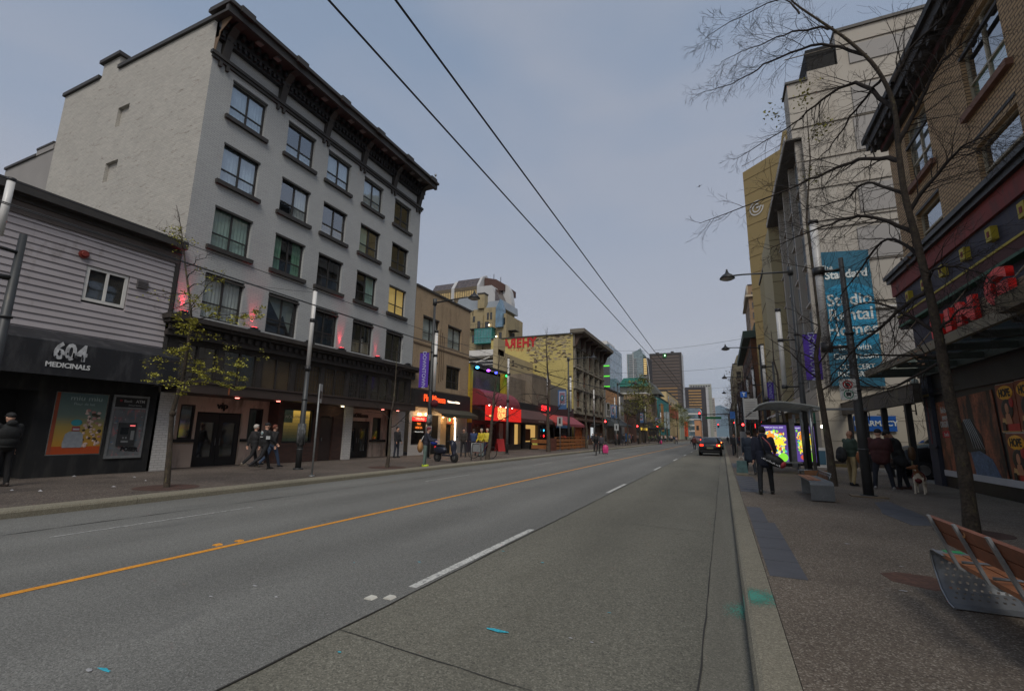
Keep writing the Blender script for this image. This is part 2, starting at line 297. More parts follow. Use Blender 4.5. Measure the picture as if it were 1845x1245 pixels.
M['lot'] = aggregate('lot_asphalt', c(98, 97, 95), c(75, 75, 74), c(125, 124, 120), 40, patch=0.2)
M['earth'] = mat('ground_earth', c(92, 90, 84), 0.95, 0.2, 0.05)
b = MB(); b.poly([(-6000, -300, -0.03), (6000, -300, -0.03), (6000, 12000, -0.03), (-6000, 12000, -0.03)]); struct('ground', b, M['earth'])
YF = 900.0
b = MB(); b.poly([(-11.54, -12, 0), (-3.0, -12, 0), (-3.0, YF, 0), (-11.54, YF, 0)])
struct('road', b, M['asphalt'])
b = MB(); b.poly([(-3.0, -12, -0.004), (-0.24, -12, -0.004), (-0.24, YF, -0.004), (-3.0, YF, -0.004)]); struct('bus_lane', b, M['concrete'])
M['gutter'] = aggregate('gutter_concrete', c(108, 106, 96), c(90, 88, 80), c(130, 127, 116), 140, patch=0.22, stain=c(88, 86, 76), stains=1.4, bump=0.25, streak=(2.5, .18, 1))
b = MB(); b.poly([(-0.24, -12, -0.004), (0.09, -12, -0.004), (0.09, YF, -0.004), (-0.24, YF, -0.004)]); struct('gutter', b, M['gutter'])
# joints in the concrete lane: thin tar-dark lines with a wandering edge
M['tar'] = mat('tar_joint', c(48, 46, 42), 0.8, 0.2, 4)
b = MB(); rr = random.Random(3)
def ribbon(b, pts, wd, z, jit=0.0):
    L_ = []; R2 = []
    for i, p in enumerate(pts):
        a = pts[max(0, i-1)]; q = pts[min(len(pts)-1, i+1)]; d = Vector((q[0]-a[0], q[1]-a[1], 0)).normalized(); nn = Vector((-d.y, d.x, 0)); ww = wd*0.5*(1+rr.uniform(-jit, jit))
        P = Vector((p[0], p[1], z)); L_.append(P+nn*ww); R2.append(P-nn*ww)
    for i in range(len(pts)-1): b.poly([R2[i], R2[i+1], L_[i+1], L_[i]])
ys = [1.5+0.35*i for i in range(120)]+[44+2*i for i in range(60)]
ribbon(b, [(-0.24+rr.uniform(-.006, .006), y) for y in ys], 0.010, 0.002, 0.5)
ribbon(b, [(-3.0+rr.uniform(-.01, .01), y) for y in ys], 0.014, 0.005, 0.6)
for y0 in (3.3, 9.4, 15.6, 21.8, 28, 34.2, 40.4, 46.6, 52.8):
    ribbon(b, [(-3.0+0.2*i, y0-0.02*i+rr.uniform(-.006, .006)) for i in range(14)], 0.008, 0.0025, 0.5)
ribbon(b, [(-9.9+rr.uniform(-.02, .02), y) for y in ys], 0.02, 0.005, 0.9)
struct('road_joints', b, M['tar'])
# kerbs (real steps) with a rounded nose
def kerb(x_in, x_out, name):
    s = 1 if x_out > x_in else -1; b = MB()
    y = -12.0
    while y < 260:
        L_ = 3.05 if y < 60 else 12.2; e = y+L_-0.012
        pr = [(x_in, -0.02), (x_in, 0.095), (x_in+s*0.02, 0.128), (x_in+s*0.05, 0.141), (x_out, 0.147), (x_out, -0.02)]
        b.prism(pr, 'y', y, e); y += L_
    struct(name, b, M['kerb'])
kerb(0.09, 0.345, 'kerb_right'); kerb(-11.55, -11.95, 'kerb_left')
b = MB(); b.box(0.35, 6.6, -12, 260, -0.02, 0.15); struct('pavement_right', b, M['pave'])
b = MB(); b.box(-20.5, -11.955, -12, 260, -0.02, 0.15); struct('pavement_left', b, M['paveL'])
b = MB(); b.poly([(6.605, 20.9, 0.148), (30, 20.9, 0.148), (30, 40, 0.148), (6.605, 40, 0.148)]); struct('parking_lot', b, M['lot'])
b = MB(); rr = random.Random(5)
def slab(x0, x1, y0, y1): b.box(x0+.008, x1-.008+rr.uniform(-.02, .02), y0+.009, y1-.009, 0.149, 0.1545)
for y0, y1 in ((6.1, 6.85), (6.85, 7.55), (7.55, 8.3), (8.3, 9.05), (9.05, 9.75)): slab(0.37, 0.74, y0, y1)
slab(0.37, 0.64, 9.77, 11.7)
for i in range(8): slab(0.37, 0.98, 14.8+i*.72, 15.5+i*.72)
for i in range(6): slab(0.37, 0.98, 26+i*.72, 26.7+i*.72)
struct('slate_paving', b, M['slate'])
b = MB()
for P_ in ([(3.2, 14.08), (3.58, 14.52), (3.57, 12.9), (3.02, 12.9)], [(3.02, 12.88), (3.57, 12.88), (3.52, 11.9), (2.86, 12.1)], [(2.86, 12.08), (3.52, 11.88), (3.4, 10.9), (2.95, 10.73)]):
    b.prism([(p[0], p[1]) for p in P_][::-1], 'z', 0.149, 0.1545)
struct('slate_strip', b, M['slate'])
M['tac'] = mat('service_cover', c(86, 60, 48), 0.8, 0.25, 5, fine=0.3, fs=30)
b = MB(); b.prism([(1.55, 6.5), (1.85, 6.3), (2.1, 6.5), (2.0, 6.9), (1.7, 6.95), (1.52, 6.8)], 'z', 0.149, 0.153); struct('rust_stain', b, M['tac'])
# painted lines
M['yel'] = mat('yellow_paint', c(210, 142, 42), 0.7, 0.14, 2.5, fine=0.25, fs=35, dirt=c(120, 105, 80), ds=9, dt=(0.62, 0.7))
M['wht'] = mat('white_line_paint', c(190, 190, 184), 0.7, 0.12, 2.5, fine=0.3, fs=30, dirt=c(112, 112, 110), ds=9, dt=(0.52, 0.62))
M['wht2'] = mat('worn_line_paint', c(158, 158, 154), 0.7, 0.12, 2.5, fine=0.3, fs=30, dirt=c(104, 104, 102), ds=9, dt=(0.45, 0.6))
rr = random.Random(9)
b = MB(); ribbon(b, [(-6.44, y) for y in ys if y < 110], 0.105, 0.004, 0.06); struct('centre_line', b, M['yel'])
b = MB()
for y0, y1 in ((4.45, 7.9), (13.75, 16.5), (23.9, 26.5), (33.7, 36.4), (43, 45.6), (53, 55.6), (63, 66), (73, 76), (83, 86)): ribbon(b, [(-3.10, y0), (-3.10, (y0+y1)/2), (-3.10, y1)], 0.11, 0.004, 0.1)
struct('lane_line', b, M['wht'])
b = MB()
for y0, y1 in ((3.9, 7.2), (13.6, 16.6), (23.5, 26.5), (33.5, 36.5), (43.5, 46.5)): ribbon(b, [(-9.16, y0), (-9.16, y1)], 0.08, 0.004)
struct('worn_lane_line', b, M['wht2'])
M['cy'] = mat('cyan_marking', c(52, 170, 190), 0.7, 0.2, 8, fine=0.3, fs=50)
b = MB(); rr = random.Random(12)
for (x, y, s) in ((-1.81, 3.86, .075), (-3.91, 2.1, .05), (-1.06, 4.68, .02), (-2.7, 2.99, .025), (-2.9, 6.3, .03), (-3.6, 5.3, .03), (-4.3, 4.9, .02), (-2.2, 6.0, .03)):
    n = 9; b.poly([(x+s*(1.6 if s > .03 else 1)*math.cos(2*math.pi*i/n)*rr.uniform(.5, 1.2), y+s*0.35*math.sin(2*math.pi*i/n)*rr.uniform(.5, 1.3), 0.0045) for i in range(n)])
struct('survey_paint', b, M['cy'])
M['cyk'] = mat('sprayed_turquoise', c(78, 150, 132), 0.8, 0.1, 8)
t = M['cyk'].node_tree; bs_ = t.nodes['Principled BSDF']; g_ = t.nodes.new('ShaderNodeNewGeometry'); n_ = t.nodes.new('ShaderNodeTexNoise'); n_.inputs['Scale'].default_value = 90; n_.inputs['Detail'].default_value = 6
t.links.new(g_.outputs['Position'], n_.inputs[0]); vd = t.nodes.new('ShaderNodeVectorMath'); vd.operation = 'DISTANCE'; vd.inputs[1].default_value = (0.16, 5.3, 0.13); t.links.new(g_.outputs['Position'], vd.inputs[0])
mr_ = t.nodes.new('ShaderNodeMapRange'); mr_.inputs[1].default_value = 0.05; mr_.inputs[2].default_value = 0.42; mr_.inputs[3].default_value = 0.6; mr_.inputs[4].default_value = 0.28; t.links.new(vd.outputs[1], mr_.inputs[0])
lt = t.nodes.new('ShaderNodeMath'); lt.operation = 'LESS_THAN'; t.links.new(n_.outputs[0], lt.inputs[0]); t.links.new(mr_.outputs[0], lt.inputs[1]); t.links.new(lt.outputs[0], bs_.inputs['Alpha'])
b = MB(); b.poly([(-0.1, 5.05, .003), (0.085, 5.05, .003), (0.085, 5.6, .003), (-0.1, 5.6, .003)]); b.poly([(0.145, 5.0, .1475), (0.345, 5.0, .1515), (0.345, 5.6, .1515), (0.145, 5.6, .1475)])
b.poly([(0.0885, 5.02, .0), (0.0885, 5.62, 0), (0.0885, 5.62, .096), (0.0885, 5.02, .096)][::-1]); b.poly([(0.0885, 5.02, .096), (0.14, 5.02, .1455), (0.14, 5.6, .1455), (0.0885, 5.6, .096)])
struct('sprayed_mark', b, M['cyk'])
# road studs and litter
M['rs'] = mat('road_stud', c(200, 198, 188), 0.5, 0.1, 6)
def stud(x, y, m, lab):
    b = MB(); b.prism([(x-.05, 0.0), (x-.032, .015), (x+.032, .015), (x+.05, 0)], 'y', y-.045, y+.045)
    tag(b.build('road_stud', m), lab, 'road stud')
stud(-3.27, 4.0, M['rs'], 'worn white raised stud on the asphalt, nearer the centre line of the pair'); stud(-3.11, 4.09, M['rs'], 'white raised stud beside the concrete seam, right one of the pair')
stud(-6.62, 4.72, M['yel'], 'chipped orange stud just above the yellow centre line, left of two'); stud(-6.58, 5.02, M['yel'], 'chipped orange stud just above the yellow centre line, right of two')
M['paper'] = mat('paper_scrap', c(160, 160, 162), 0.7, 0.1, 10)
rr = random.Random(21)
for i, (x, y, z, s, lab) in enumerate([(-14.25, 5.74, .15, .09, 'crumpled white paper on the dark left pavement before the black shop'), (-14.9, 5.5, .15, .07, 'white scrap at the left edge of the pavement'), (-17.6, 7.8, .15, .1, 'crushed drink cup lying at the foot of the black shop wall'), (-16.1, 8.6, .15, .08, 'flat pale receipt on the pavement below the cash machine'),
      (-13.92, 7.0, .15, .09, 'long pale wrapper on the left pavement near the tree ring'), (-14.81, 8.2, .15, .05, 'small white flake on the left pavement by the cash machine'), (1.53, 8.39, .153, .04, 'white flake on the aggregate pavement beside the slate slabs'), (1.84, 7.25, .153, .03, 'tiny pale chip on the pavement left of the wooden bench'),
      (1.54, 6.13, .153, .04, 'pale chip on the pavement in front of the wooden bench'), (-1.22, 3.99, 0, .02, 'tiny white chip on the concrete lane beside its twin'), (-1.05, 3.99, 0, .022, 'larger white chip on the concrete lane'), (-4.58, 3.74, .003, .035, 'pale flake on the asphalt left of the lane line'), (-4.1, 3.6, .003, .03, 'second pale flake on the asphalt, closer to the seam'), (-4.67, 3.33, .003, .03, 'pale fleck on the near asphalt'), (-4.0, 2.05, .003, .04, 'white smear of paper on the asphalt at the lower left')]):
    b = MB(); n = 7; pts = [(x+s*math.cos(2*math.pi*k/n)*rr.uniform(.5, 1.1), y+s*.5*math.sin(2*math.pi*k/n)*rr.uniform(.5, 1.1)) for k in range(n)]
    top = b.av((x, y, z+s*rr.uniform(.15, .5))); base = [b.av((p[0], p[1], z+.004)) for p in pts]
    for k in range(n): b.face((base[k], base[(k+1) % n], top))
    b.face(base[::-1]); tag(b.build('paper_scrap', M['paper']), lab, 'litter', 'scraps of litter on the street')

# ================================================================ WINDOWS
def win_mesh(wd, h, kind='cross', fr=0.07):
    f = MB(); d = 0.05
    f.box(0, fr, .06, .06+d, 0, h); f.box(wd-fr, wd, .06, .06+d, 0, h); f.box(fr, wd-fr, .06, .06+d, 0, fr); f.box(fr, wd-fr, .06, .06+d, h-fr, h)
    if kind in ('cross', 'two'): f.box(wd/2-.035, wd/2+.035, .055, .105, fr, h-fr)
    if kind == 'cross': f.box(fr, wd-fr, .05, .10, h*.34, h*.34+.05)
    if kind == 'sash': f.box(fr, wd-fr, .05, .11, h*.5-.03, h*.5+.03)
    p = MB(); p.poly([(fr*.5, .095, fr*.5), (wd-fr*.5, .095, fr*.5), (wd-fr*.5, .095, h-fr*.5), (fr*.5, .095, h-fr*.5)])
    return f, p
WC = {}
CURT = {'teal': c(120, 146, 138), 'white': c(150, 156, 154), 'dark': c(30, 30, 31), 'yellow': c(190, 160, 92), 'green': c(92, 128, 106), 'beige': c(120, 110, 92), 'blue': c(140, 158, 172)}  # blue curtain tone stands in for sky reflected in the upper panes
def room_mesh(wd, h, kind, seed=0):
    # what stands behind the pane: dark room, curtains, blinds
    b = MB(); r = random.Random(seed); y = 0.15
    b.m = 0; b.poly([(-.05, .62, -.05), (wd+.05, .62, -.05), (wd+.05, .62, h+.05), (-.05, .62, h+.05)])
    b.poly([(-.05, .13, 0), (wd+.05, .13, 0), (wd+.05, .62, 0), (-.05, .62, 0)]); b.poly([(-.05, .13, h), (-.05, .62, h), (wd+.05, .62, h), (wd+.05, .13, h)])
    b.poly([(0, .13, 0), (0, .62, 0), (0, .62, h), (0, .13, h)]); b.poly([(wd, .13, 0), (wd, .13, h), (wd, .62, h), (wd, .62, 0)])
    b.m = 1
    if kind != 'dark':
        spans = {'full': [(0, 1)], 'left': [(0, .45)], 'right': [(.5, 1)], 'both': [(0, .3), (.68, 1)], 'low': [(0, 1)], 'blind': [(0, 1)]}[kind]
        for a, e in spans:
            n = max(6, int((e-a)*wd/.07)); zt = h*(.4 if kind == 'low' else 1); zb = h*.35 if kind == 'blind' else 0
            xs = [wd*(a+(e-a)*i/n) for i in range(n+1)]; yy = [y+(.025 if i % 2 else 0)+r.uniform(-.01, .01) for i in range(n+1)]
            for i in range(n): b.poly([(xs[i], yy[i], zb), (xs[i+1], yy[i+1], zb), (xs[i+1], yy[i+1], zt), (xs[i], yy[i], zt)])
    return b
def window(parent, x, z, wd, h, kind='cross', room='dark', curt='white', sill=True, frame='frame', lit=0, seed=0, y=0.0, sillm=None, lintel=False, fr=0.07, glassm='glass', sub=True):
    k = (round(wd, 2), round(h, 2), kind, fr, frame)
    if k not in WC:
        f, p = win_mesh(wd, h, kind, fr); WC[k] = (f.mesh('window', M[frame]), p)
    f, p = WC[k]; W = put(f, 'window', parent, None, (x, y+.06, z))
    k2 = k+(glassm,)
    if k2 not in WC: WC[k2] = p.mesh('pane', M[glassm])
    put(WC[k2], 'pane', W, None, (0, 0, 0))
    cm_ = mat('curtain_'+curt, CURT[curt], 0.9, 0.15, 2) if not lit else lit_room(curt, lit)
    k3 = ('room', k[0], k[1], room, curt, lit, seed % 3)
    if k3 not in WC: WC[k3] = room_mesh(wd, h, room, seed).mesh('interior', [M['void'] if not lit else cm_, cm_])
    put(WC[k3], 'interior', W, None, (0, 0, 0))
    if sill:
        k4 = ('sill', k[0], sillm)
        if k4 not in WC: s = MB(); s.box(-.17, wd+.17, -.2, .02, -.17, 0.0); WC[k4] = s.mesh('sill', M[sillm or 'trim'])
        put(WC[k4], 'sill', W, None, (0, 0, 0))
    if lintel:
        k5 = ('lintel', k[0], lintel)
        if k5 not in WC: s = MB(); s.box(-.02, wd+.02, -.075, .0, h, h+.09); WC[k5] = s.mesh('lintel', M[lintel if isinstance(lintel, str) else 'trim'])
        put(WC[k5], 'lintel', W, None, (0, 0, 0))
    return W
def lit_room(curt, s):
    n = 'lit_'+curt+str(s)
    return MATS.get(n) or mat(n, CURT[curt], emit=s)
def soft_part(name, parent, b, mats, **k): return b.build(name, mats, parent, **k)
def downlight(parent, x, y, z, colr, e, em=6.0, r=.06):
    b = MB(); b.cyl((0, 0), -.015, 0.02, r*1.3, n=12); q = b.build('downlight', M['black'], parent, loc=(x, y, z))
    b = MB(); b.cyl((0, 0), -.03, -.012, r, n=12); b.build('lamp', mat('lamp_%d_%d_%d' % tuple(int(v*99) for v in colr[:3]), colr, emit=em), q)
    l = bpy.data.lights.new("downlight_glow", 'POINT'); l.energy = e; l.color = colr[:3]; l.shadow_soft_size = .08; lo = bpy.data.objects.new("downlight_glow", l); COL.objects.link(lo); lo.parent = q; lo.location = (0, 0, -.12)
    return q

# ================================================================ LEFT SIDE: siding shop
M['siding'] = mat('lilac_siding', c(160, 154, 156), 0.7, 0.07, 0.8, dirt=c(120, 112, 108), ds=1.3, dt=(0.6, 0.8))
M['awn'] = mat('black_awning', c(28, 29, 33), 0.6, 0.15, 2, dirt=c(60, 60, 62), ds=1.5)
M['soot'] = mat('charcoal_render', c(32, 33, 34), 0.8, 0.2, 1.2, dirt=c(58, 57, 55), ds=1.5)
t = thing('siding_shop', 'two-storey shop with lilac clapboard upper wall over a black awning and black shopfront', 'shop building', (-17.9, 2.0, 0), R_(90))
W_ = 7.87
b = MB(); n = 20
for i in range(n):
    z = 4.0+i*.2
    if z > 7.75: break
    segs = [(0, W_)]
    if z+.2 > 5.45 and z < 6.6: segs = [(0, 5.27), (6.45, W_)]
    for a, e in segs: b.prism([(-.045, z-.012), (-.045, z), (-.012, z+.2), (.06, z+.2), (.06, z-.012)], 'x', a, e)
b.build('wall', M['siding'], t)
b = MB(); b.box(0, W_, .07, 9, 3.0, 8.1); b.build('body', M['soot'], t)
b = MB(); b.box(W_-.11, W_+.012, -.07, .08, 4.0, 7.8); b.build('corner_board', M['trim'], t)
b = MB(); b.box(-.2, W_+.02, -.12, .1, 7.86, 8.02); b.box(-.2, W_+.04, -.4, .1, 8.02, 8.3); b.build('roof_fascia', M['trim'], t)
b = MB(); b.box(-.2, W_, -.075, .0, 7.5, 7.86); b.build('frieze_board', mat('frieze_brown', c(92, 84, 80), 0.8, 0.15, 2), t)
window(t, 5.29, 5.47, 1.14, 1.1, 'two', 'right', 'beige', sill=False, frame='white', y=-.12, fr=.09)
b = MB(); b.box(6.66, 6.99, -.09, -.04, 6.26, 6.54)
for i in range(5): b.box(6.68, 6.97, -.11, -.09, 6.28+i*.05, 6.3+i*.05)
b.build('vent', mat('vent_grey', c(96, 92, 92), 0.6, 0.1, 4), t)
b = MB(); b.M = Matrix.Translation((5.12, -.04, 6.87)) @ Matrix.Rotation(R_(90), 4, 'X'); b.cyl((0, 0), 0, .06, .13, n=20); b.cyl((0, 0), .06, .11, .1, .07, n=20); b.M = None; b.build('alarm_bell', mat('bell_red', c(122, 44, 34), 0.5, 0.15, 5), t)
# awning
b = MB(); y0, y1 = -.95, .0
prof = [(.0, 4.32), (-.05, 4.34), (-.9, 3.98), (-.96, 3.94), (-.96, 3.0), (-.93, 3.0), (-.93, 3.9), (0, 4.26)]
b.prism(prof, 'x', -1, 7.85); b.m = 0; b.prism([(0, 4.25), (-.93, 3.9), (-.93, 3.02), (0, 3.02)], 'x', 7.845, 7.87); aw = b.build('awning', M['awn'], t)
letters(aw, '604', 4.9, 3.67, .64, mat('lettering_grey', c(176, 178, 180), 0.6, 0.35, 9), y=-.975, bold=.022, ext=.006, sx=.8)
b = MB(); b.m = 0
for i in range(16):        # skyline pattern cut into the numerals
    x = 4.42+rnd.random()*.92; z = 3.44+rnd.random()*.2; b.box(x, x+.035, -.992, -.984, z, z+.05+rnd.random()*.1)
b.build('skyline_pattern', M['awn'], aw)
letters(aw, 'MEDICINALS', 4.9, 3.29, .19, mat('lettering_pale', c(196, 198, 198), 0.6, 0.1, 9), y=-.975, bold=.006, ext=.006, sx=.95)
# shopfront
b = MB(); b.wall(4.75, W_, .14, 3.3, [(5.15, .76, 6.5, 2.62)], .05); b.wall(-1, 4.75, 2.6, 3.3, y=.0); b.poly([(4.75, 0, .14), (4.75, 2.2, .14), (4.75, 2.2, 3.3), (4.75, 0, 3.3)][::-1])
b.poly([(-1, 1.2, .14), (4.75, 1.2, .14), (4.75, 1.2, 3), (-1, 1.2, 3)]); b.build('shopfront', M['soot'], t)
b = MB(); b.box(3.2, 4.2, 1.12, 1.19, .15, 2.4); b.build('door', M['void'], t)
# perfume poster
ps = MB(); NZ = 24; x0, x1, z0, z1 = 5.25, 6.44, .79, 2.6
cols = [c(180, 78, 40), c(186, 136, 52), c(170, 150, 84), c(112, 130, 118), c(86, 112, 116)]
def ramp(u):
    st = [0.0, 0.13, 0.45, 0.62, 1.0]
    for i in range(4):
        if u <= st[i+1]:
            k = (u-st[i])/(st[i+1]-st[i]); return tuple(cols[i][j]*(1-k)+cols[i+1][j]*k for j in range(3))+(1,)
    return cols[-1]
pm = []
for i in range(NZ):
    u = (i+.5)/NZ; pm.append(mat('poster_tone_%d' % i, cols[0] if u < .12 else ramp(max(u, .16)), 0.35, 0.03, 3)); ps.m = i
    ps.poly([(x0, -.012, z0+(z1-z0)*i/NZ), (x1, -.012, z0+(z1-z0)*i/NZ), (x1, -.012, z0+(z1-z0)*(i+1)/NZ), (x0, -.012, z0+(z1-z0)*(i+1)/NZ)])
P = ps.build('perfume_poster', pm, t, 'orange and teal backlit-look perfume poster')
letters(P, 'miu miu', 5.9, 2.45, .2, mat('poster_letter', c(168, 186, 182), 0.5, .05, 3), y=-.018, ext=.003, sx=1.25); letters(P, 'Fleur de lait', 5.86, 2.28, .11, MATS['poster_letter'], y=-.018, ext=.002)
b = MB(); pr = [(5.5, .98), (5.95, .98), (5.98, 1.1), (5.95, 1.38), (5.85, 1.46), (5.62, 1.46), (5.52, 1.38), (5.48, 1.1)]; b.prism(pr, 'y', -.02, -.013); b.build('perfume_bottle', mat('bottle_grey', c(150, 156, 162), 0.3, 0.15, 9), P)
b = MB(); b.box(5.66, 5.85, -.02, -.013, 1.47, 1.6); b.m = 1; b.ell((5.75, -.014, 1.72), .14, .006, .1); b.m = 2; b.box(5.68, 5.84, -.021, -.013, 1.5, 1.55)
b.build('bottle_cap', [mat('cap_red', c(150, 60, 70), .5, .1, 5), mat('cap_teal', c(60, 150, 160), .5, .1, 5), mat('cap_silver', c(180, 180, 185), .4, .1, 5)], P)
b = MB(); rr = random.Random(4)
for i in range(46):
    u = i/46; x = 6.05+rr.uniform(-.12, .34)*(1-.2*u); z = 1.02+u*1.1; b.m = rr.choice([0, 0, 1, 2]); b.ell((min(x, 6.38), -.014, z), rr.uniform(.03, .07), .005, rr.uniform(.03, .06), 7, 5)
b.build('blossom', [mat('petal', c(206, 180, 168), .5, .1, 5), mat('petal_brown', c(70, 58, 46), .5, .1, 5), mat('petal_pink', c(176, 130, 124), .5, .1, 5)], P)
b = MB(); b.box(5.17, 5.25, -.02, .0, .79, 2.6); b.build('poster_edge', mat('poster_edge', c(150, 74, 48), .6, .1, 5), t)
# cash machine
A = thing('cash_machine', 'silver graffiti-scrawled bank cash machine set in the black shop wall', 'cash machine', (-17.9, 2.0, 0), R_(90))
b = MB(); b.box(6.58, 6.64, -.05, .0, .62, 2.64); b.box(7.56, 7.62, -.05, 0, .62, 2.64); b.box(6.64, 7.56, -.05, 0, 2.57, 2.64); b.box(6.64, 7.56, -.05, 0, .62, .7); b.box(6.64, 7.56, -.05, 0, 2.2, 2.25); b.build('surround', M['gal'], A)
b = MB(); b.box(6.64, 7.56, -.02, 0, .7, 2.2); b.build('fascia_panel', mat('atm_panel', c(104, 108, 110), .4, .2, 6, dirt=c(150, 110, 110), ds=5, dt=(.55, .6)), A)
b = MB(); b.box(6.64, 7.56, -.03, 0, 2.25, 2.57); h = b.build('header', M['black'], A); letters(h, 'ATM', 7.36, 2.45, .13, mat('atm_white', c(176, 176, 176), .5, .05, 3), y=-.036, ext=.003, bold=.003); letters(h, 'Bank', 7.0, 2.45, .12, MATS['atm_white'], y=-.036, ext=.003); letters(h, '24 hour banking', 7.22, 2.32, .06, MATS['atm_white'], y=-.036, ext=.002)
b = MB(); b.ell((6.8, -.034, 2.46), .04, .004, .035); b.build('bank_mark', mat('bank_red', c(150, 40, 44), .5, .05, 3), h)
b = MB(); b.box(6.85, 7.35, -.07, -.02, 1.02, 1.75); b.build('machine', mat('atm_dark', c(52, 54, 56), .4, .15, 6), A)
b = MB(); b.box(6.9, 7.12, -.078, -.07, 1.38, 1.6); b.build('screen', mat('screen_dark', c(30, 36, 42), .2, .1, 6), A); b = MB(); b.box(7.2, 7.3, -.078, -.07, 1.2, 1.5); b.box(6.95, 7.15, -.08, -.07, 1.12, 1.18); b.box(6.98, 7.02, -.08, -.07, 1.24, 1.3); b.box(7.06, 7.1, -.08, -.07, 1.24, 1.3); b.build('keypad', M['gal'], A)
b = MB(); b.box(7.15, 7.3, -.08, -.07, 1.64, 1.68); b.build('slot_light', lit('slot_red', c(200, 90, 90), 1.0), A)
letters(A, 'POSER', 7.25, .9, .17, mat('spray_black', c(24, 24, 26), .6, .1, 4), y=-.026, ext=.003, bold=.012, name='graffiti', rot=.06)
b = MB(); rr = random.Random(8)
for i in range(60): x = rr.uniform(6.68, 7.52); z = rr.uniform(.75, 2.15); b.m = rr.choice([0, 1, 2]); b.box(x, x+rr.uniform(.02, .08), -.0235-.0005*i/60, -.021, z, z+rr.uniform(.01, .03)) if not (6.82 < x < 7.37 and 1.0 < z < 1.8) else None
b.build('sticker_scraps', [mat('sticker_w', c(160, 160, 160), .6, .1, 4), mat('sticker_b', c(70, 110, 140), .6, .1, 4), mat('sticker_r', c(150, 80, 90), .6, .1, 4)], A)
# ================================================================ LEFT SIDE: white brick hotel
M['wbrick'] = brick('white_brick', c(178, 174, 166), c(166, 163, 156), c(150, 147, 140), .24, .085, dirt=c(112, 102, 92), dt=(.56, .68), mort=.007, bump=.7, var=.12)
M['wbrickf'] = brick('white_brick_front', c(168, 170, 169), c(162, 164, 164), c(142, 144, 144), .24, .085, mort=.008, bump=.7, dirt=c(138, 136, 130), dt=(.58, .8), var=.12)
t = thing('brick_hotel', 'five-storey white painted brick hotel with black bracketed cornice and red uplights', 'hotel building', (-17.9, 9.95, 0), R_(90))
Wd = 14.45
cx = [.95, 3.75, 6.25, 8.97, 11.75]; rows = [(14.32, 1.62), (11.42, 1.68), (8.65, 1.7), (5.78, 1.8)]
holes = [(x, z, x+1.62, z+h) for x in cx for z, h in rows]
b = MB(); b.wall(0, Wd, 5.4, 18.0, holes, .2); b.build('front_wall', M['wbrickf'], t)
b = MB()   # side wall with chimney shoulder, blind openings
def sidewall(b, x0, x1, z0, z1, holes=(), depth=.12):    # faces -X in local space (towards the camera)
    s = MB(); s.wall(x0, x1, z0, z1, holes, depth)
    M2 = Matrix.Rotation(R_(-90), 4, 'Z')
    for f_, sm_ in zip(s.f, s.sm):
        b.poly([tuple(M2 @ Vector(s.v[i])) for i in f_])
# local side coordinate s runs 0 (rear) .. so that s=-depth ; after rotation x_local=y_s, y_local=-x_s
bl = [(-6.5, 14.95, -5.6, 15.95), (-6.65, 12.25, -5.7, 13.2)]
sidewall(b, -11.9, 0, .1, 18.2, bl, .14)
for h in bl: b.poly([(.14, -h[0], h[1]), (.14, -h[2], h[1]), (.14, -h[2], h[3]), (.14, -h[0], h[3])])
b.poly([(0, 7.2, 18.2), (0, 8.6, 18.2), (0, 8.6, 18.95), (0, 7.2, 18.95)][::-1]); b.poly([(0, 7.2, 18.2), (0, 7.2, 18.95), (1, 7.2, 18.95), (1, 7.2, 18.2)][::-1]); b.poly([(0, 8.6, 18.2), (0, 8.6, 18.95), (1, 8.6, 18.95), (1, 8.6, 18.2)])
b.poly([(Wd, 0, 5), (Wd, 11.9, 5), (Wd, 11.9, 18.2), (Wd, 0, 18.2)]); b.poly([(0, 11.9, 5), (Wd, 11.9, 5), (Wd, 11.9, 18.2), (0, 11.9, 18.2)][::-1]); b.poly([(0, 0.2, 17.9), (Wd, .2, 17.9), (Wd, 11.9, 17.9), (0, 11.9, 17.9)])
b.build('side_wall', M['wbrick'], t)
b = MB(); b.box(-.1, .25, .0, 7.1, 18.2, 18.38); b.box(-.1, .25, 8.7, 12.0, 18.2, 18.38); b.box(-.14, 1.1, 7.05, 8.75, 18.95, 19.12); b.build('parapet_cap', M['trim'], t)
b = MB(); b.wall(-17.0, -11.9, .1, 15.25, [(-14.75, 11.9, -13.0, 13.3)], .15); sd_ = MB()
for f_ in b.f: sd_.poly([tuple(Matrix.Rotation(R_(-90), 4, 'Z') @ Vector(b.v[i])) for i in f_])
sd_.box(-.05, .2, 11.9, 13.6, 15.25, 15.55); rw = sd_.build('rear_wing', mat('rear_stucco', c(138, 135, 132), .85, .08, .6), t)
b = MB(); b.box(-.08, .25, 13.6, 17, 15.25, 15.38); b.box(-.08, .25, 11.9, 13.6, 15.55, 15.66); b.build('coping', M['trim'], rw)
b = MB(); b.poly([(.15, 13.0, 11.9), (.15, 14.75, 11.9), (.15, 14.75, 13.3), (.15, 13.0, 13.3)]); b.build('rear_window', lit('rear_lit', c(176, 170, 120), .35), rw)
b = MB()
for s in (13.0, 13.35, 13.9, 14.68): b.box(.06, .14, s, s+.07, 11.9, 13.3)
b.build('window_bars', M['frame'], rw)
rooms = ['blind', 'full', 'full', 'full', 'both', 'full', 'full', 'low', 'full', 'right', 'dark', 'low', 'left', 'full', 'both', 'full', 'both', 'dark', 'right', 'dark']
cur = ['blue', 'blue', 'teal', 'teal', 'blue', 'white', 'teal', 'white', 'blue', 'blue', 'dark', 'beige', 'beige', 'white', 'teal', 'yellow', 'beige', 'dark', 'teal', 'dark']
k = 0
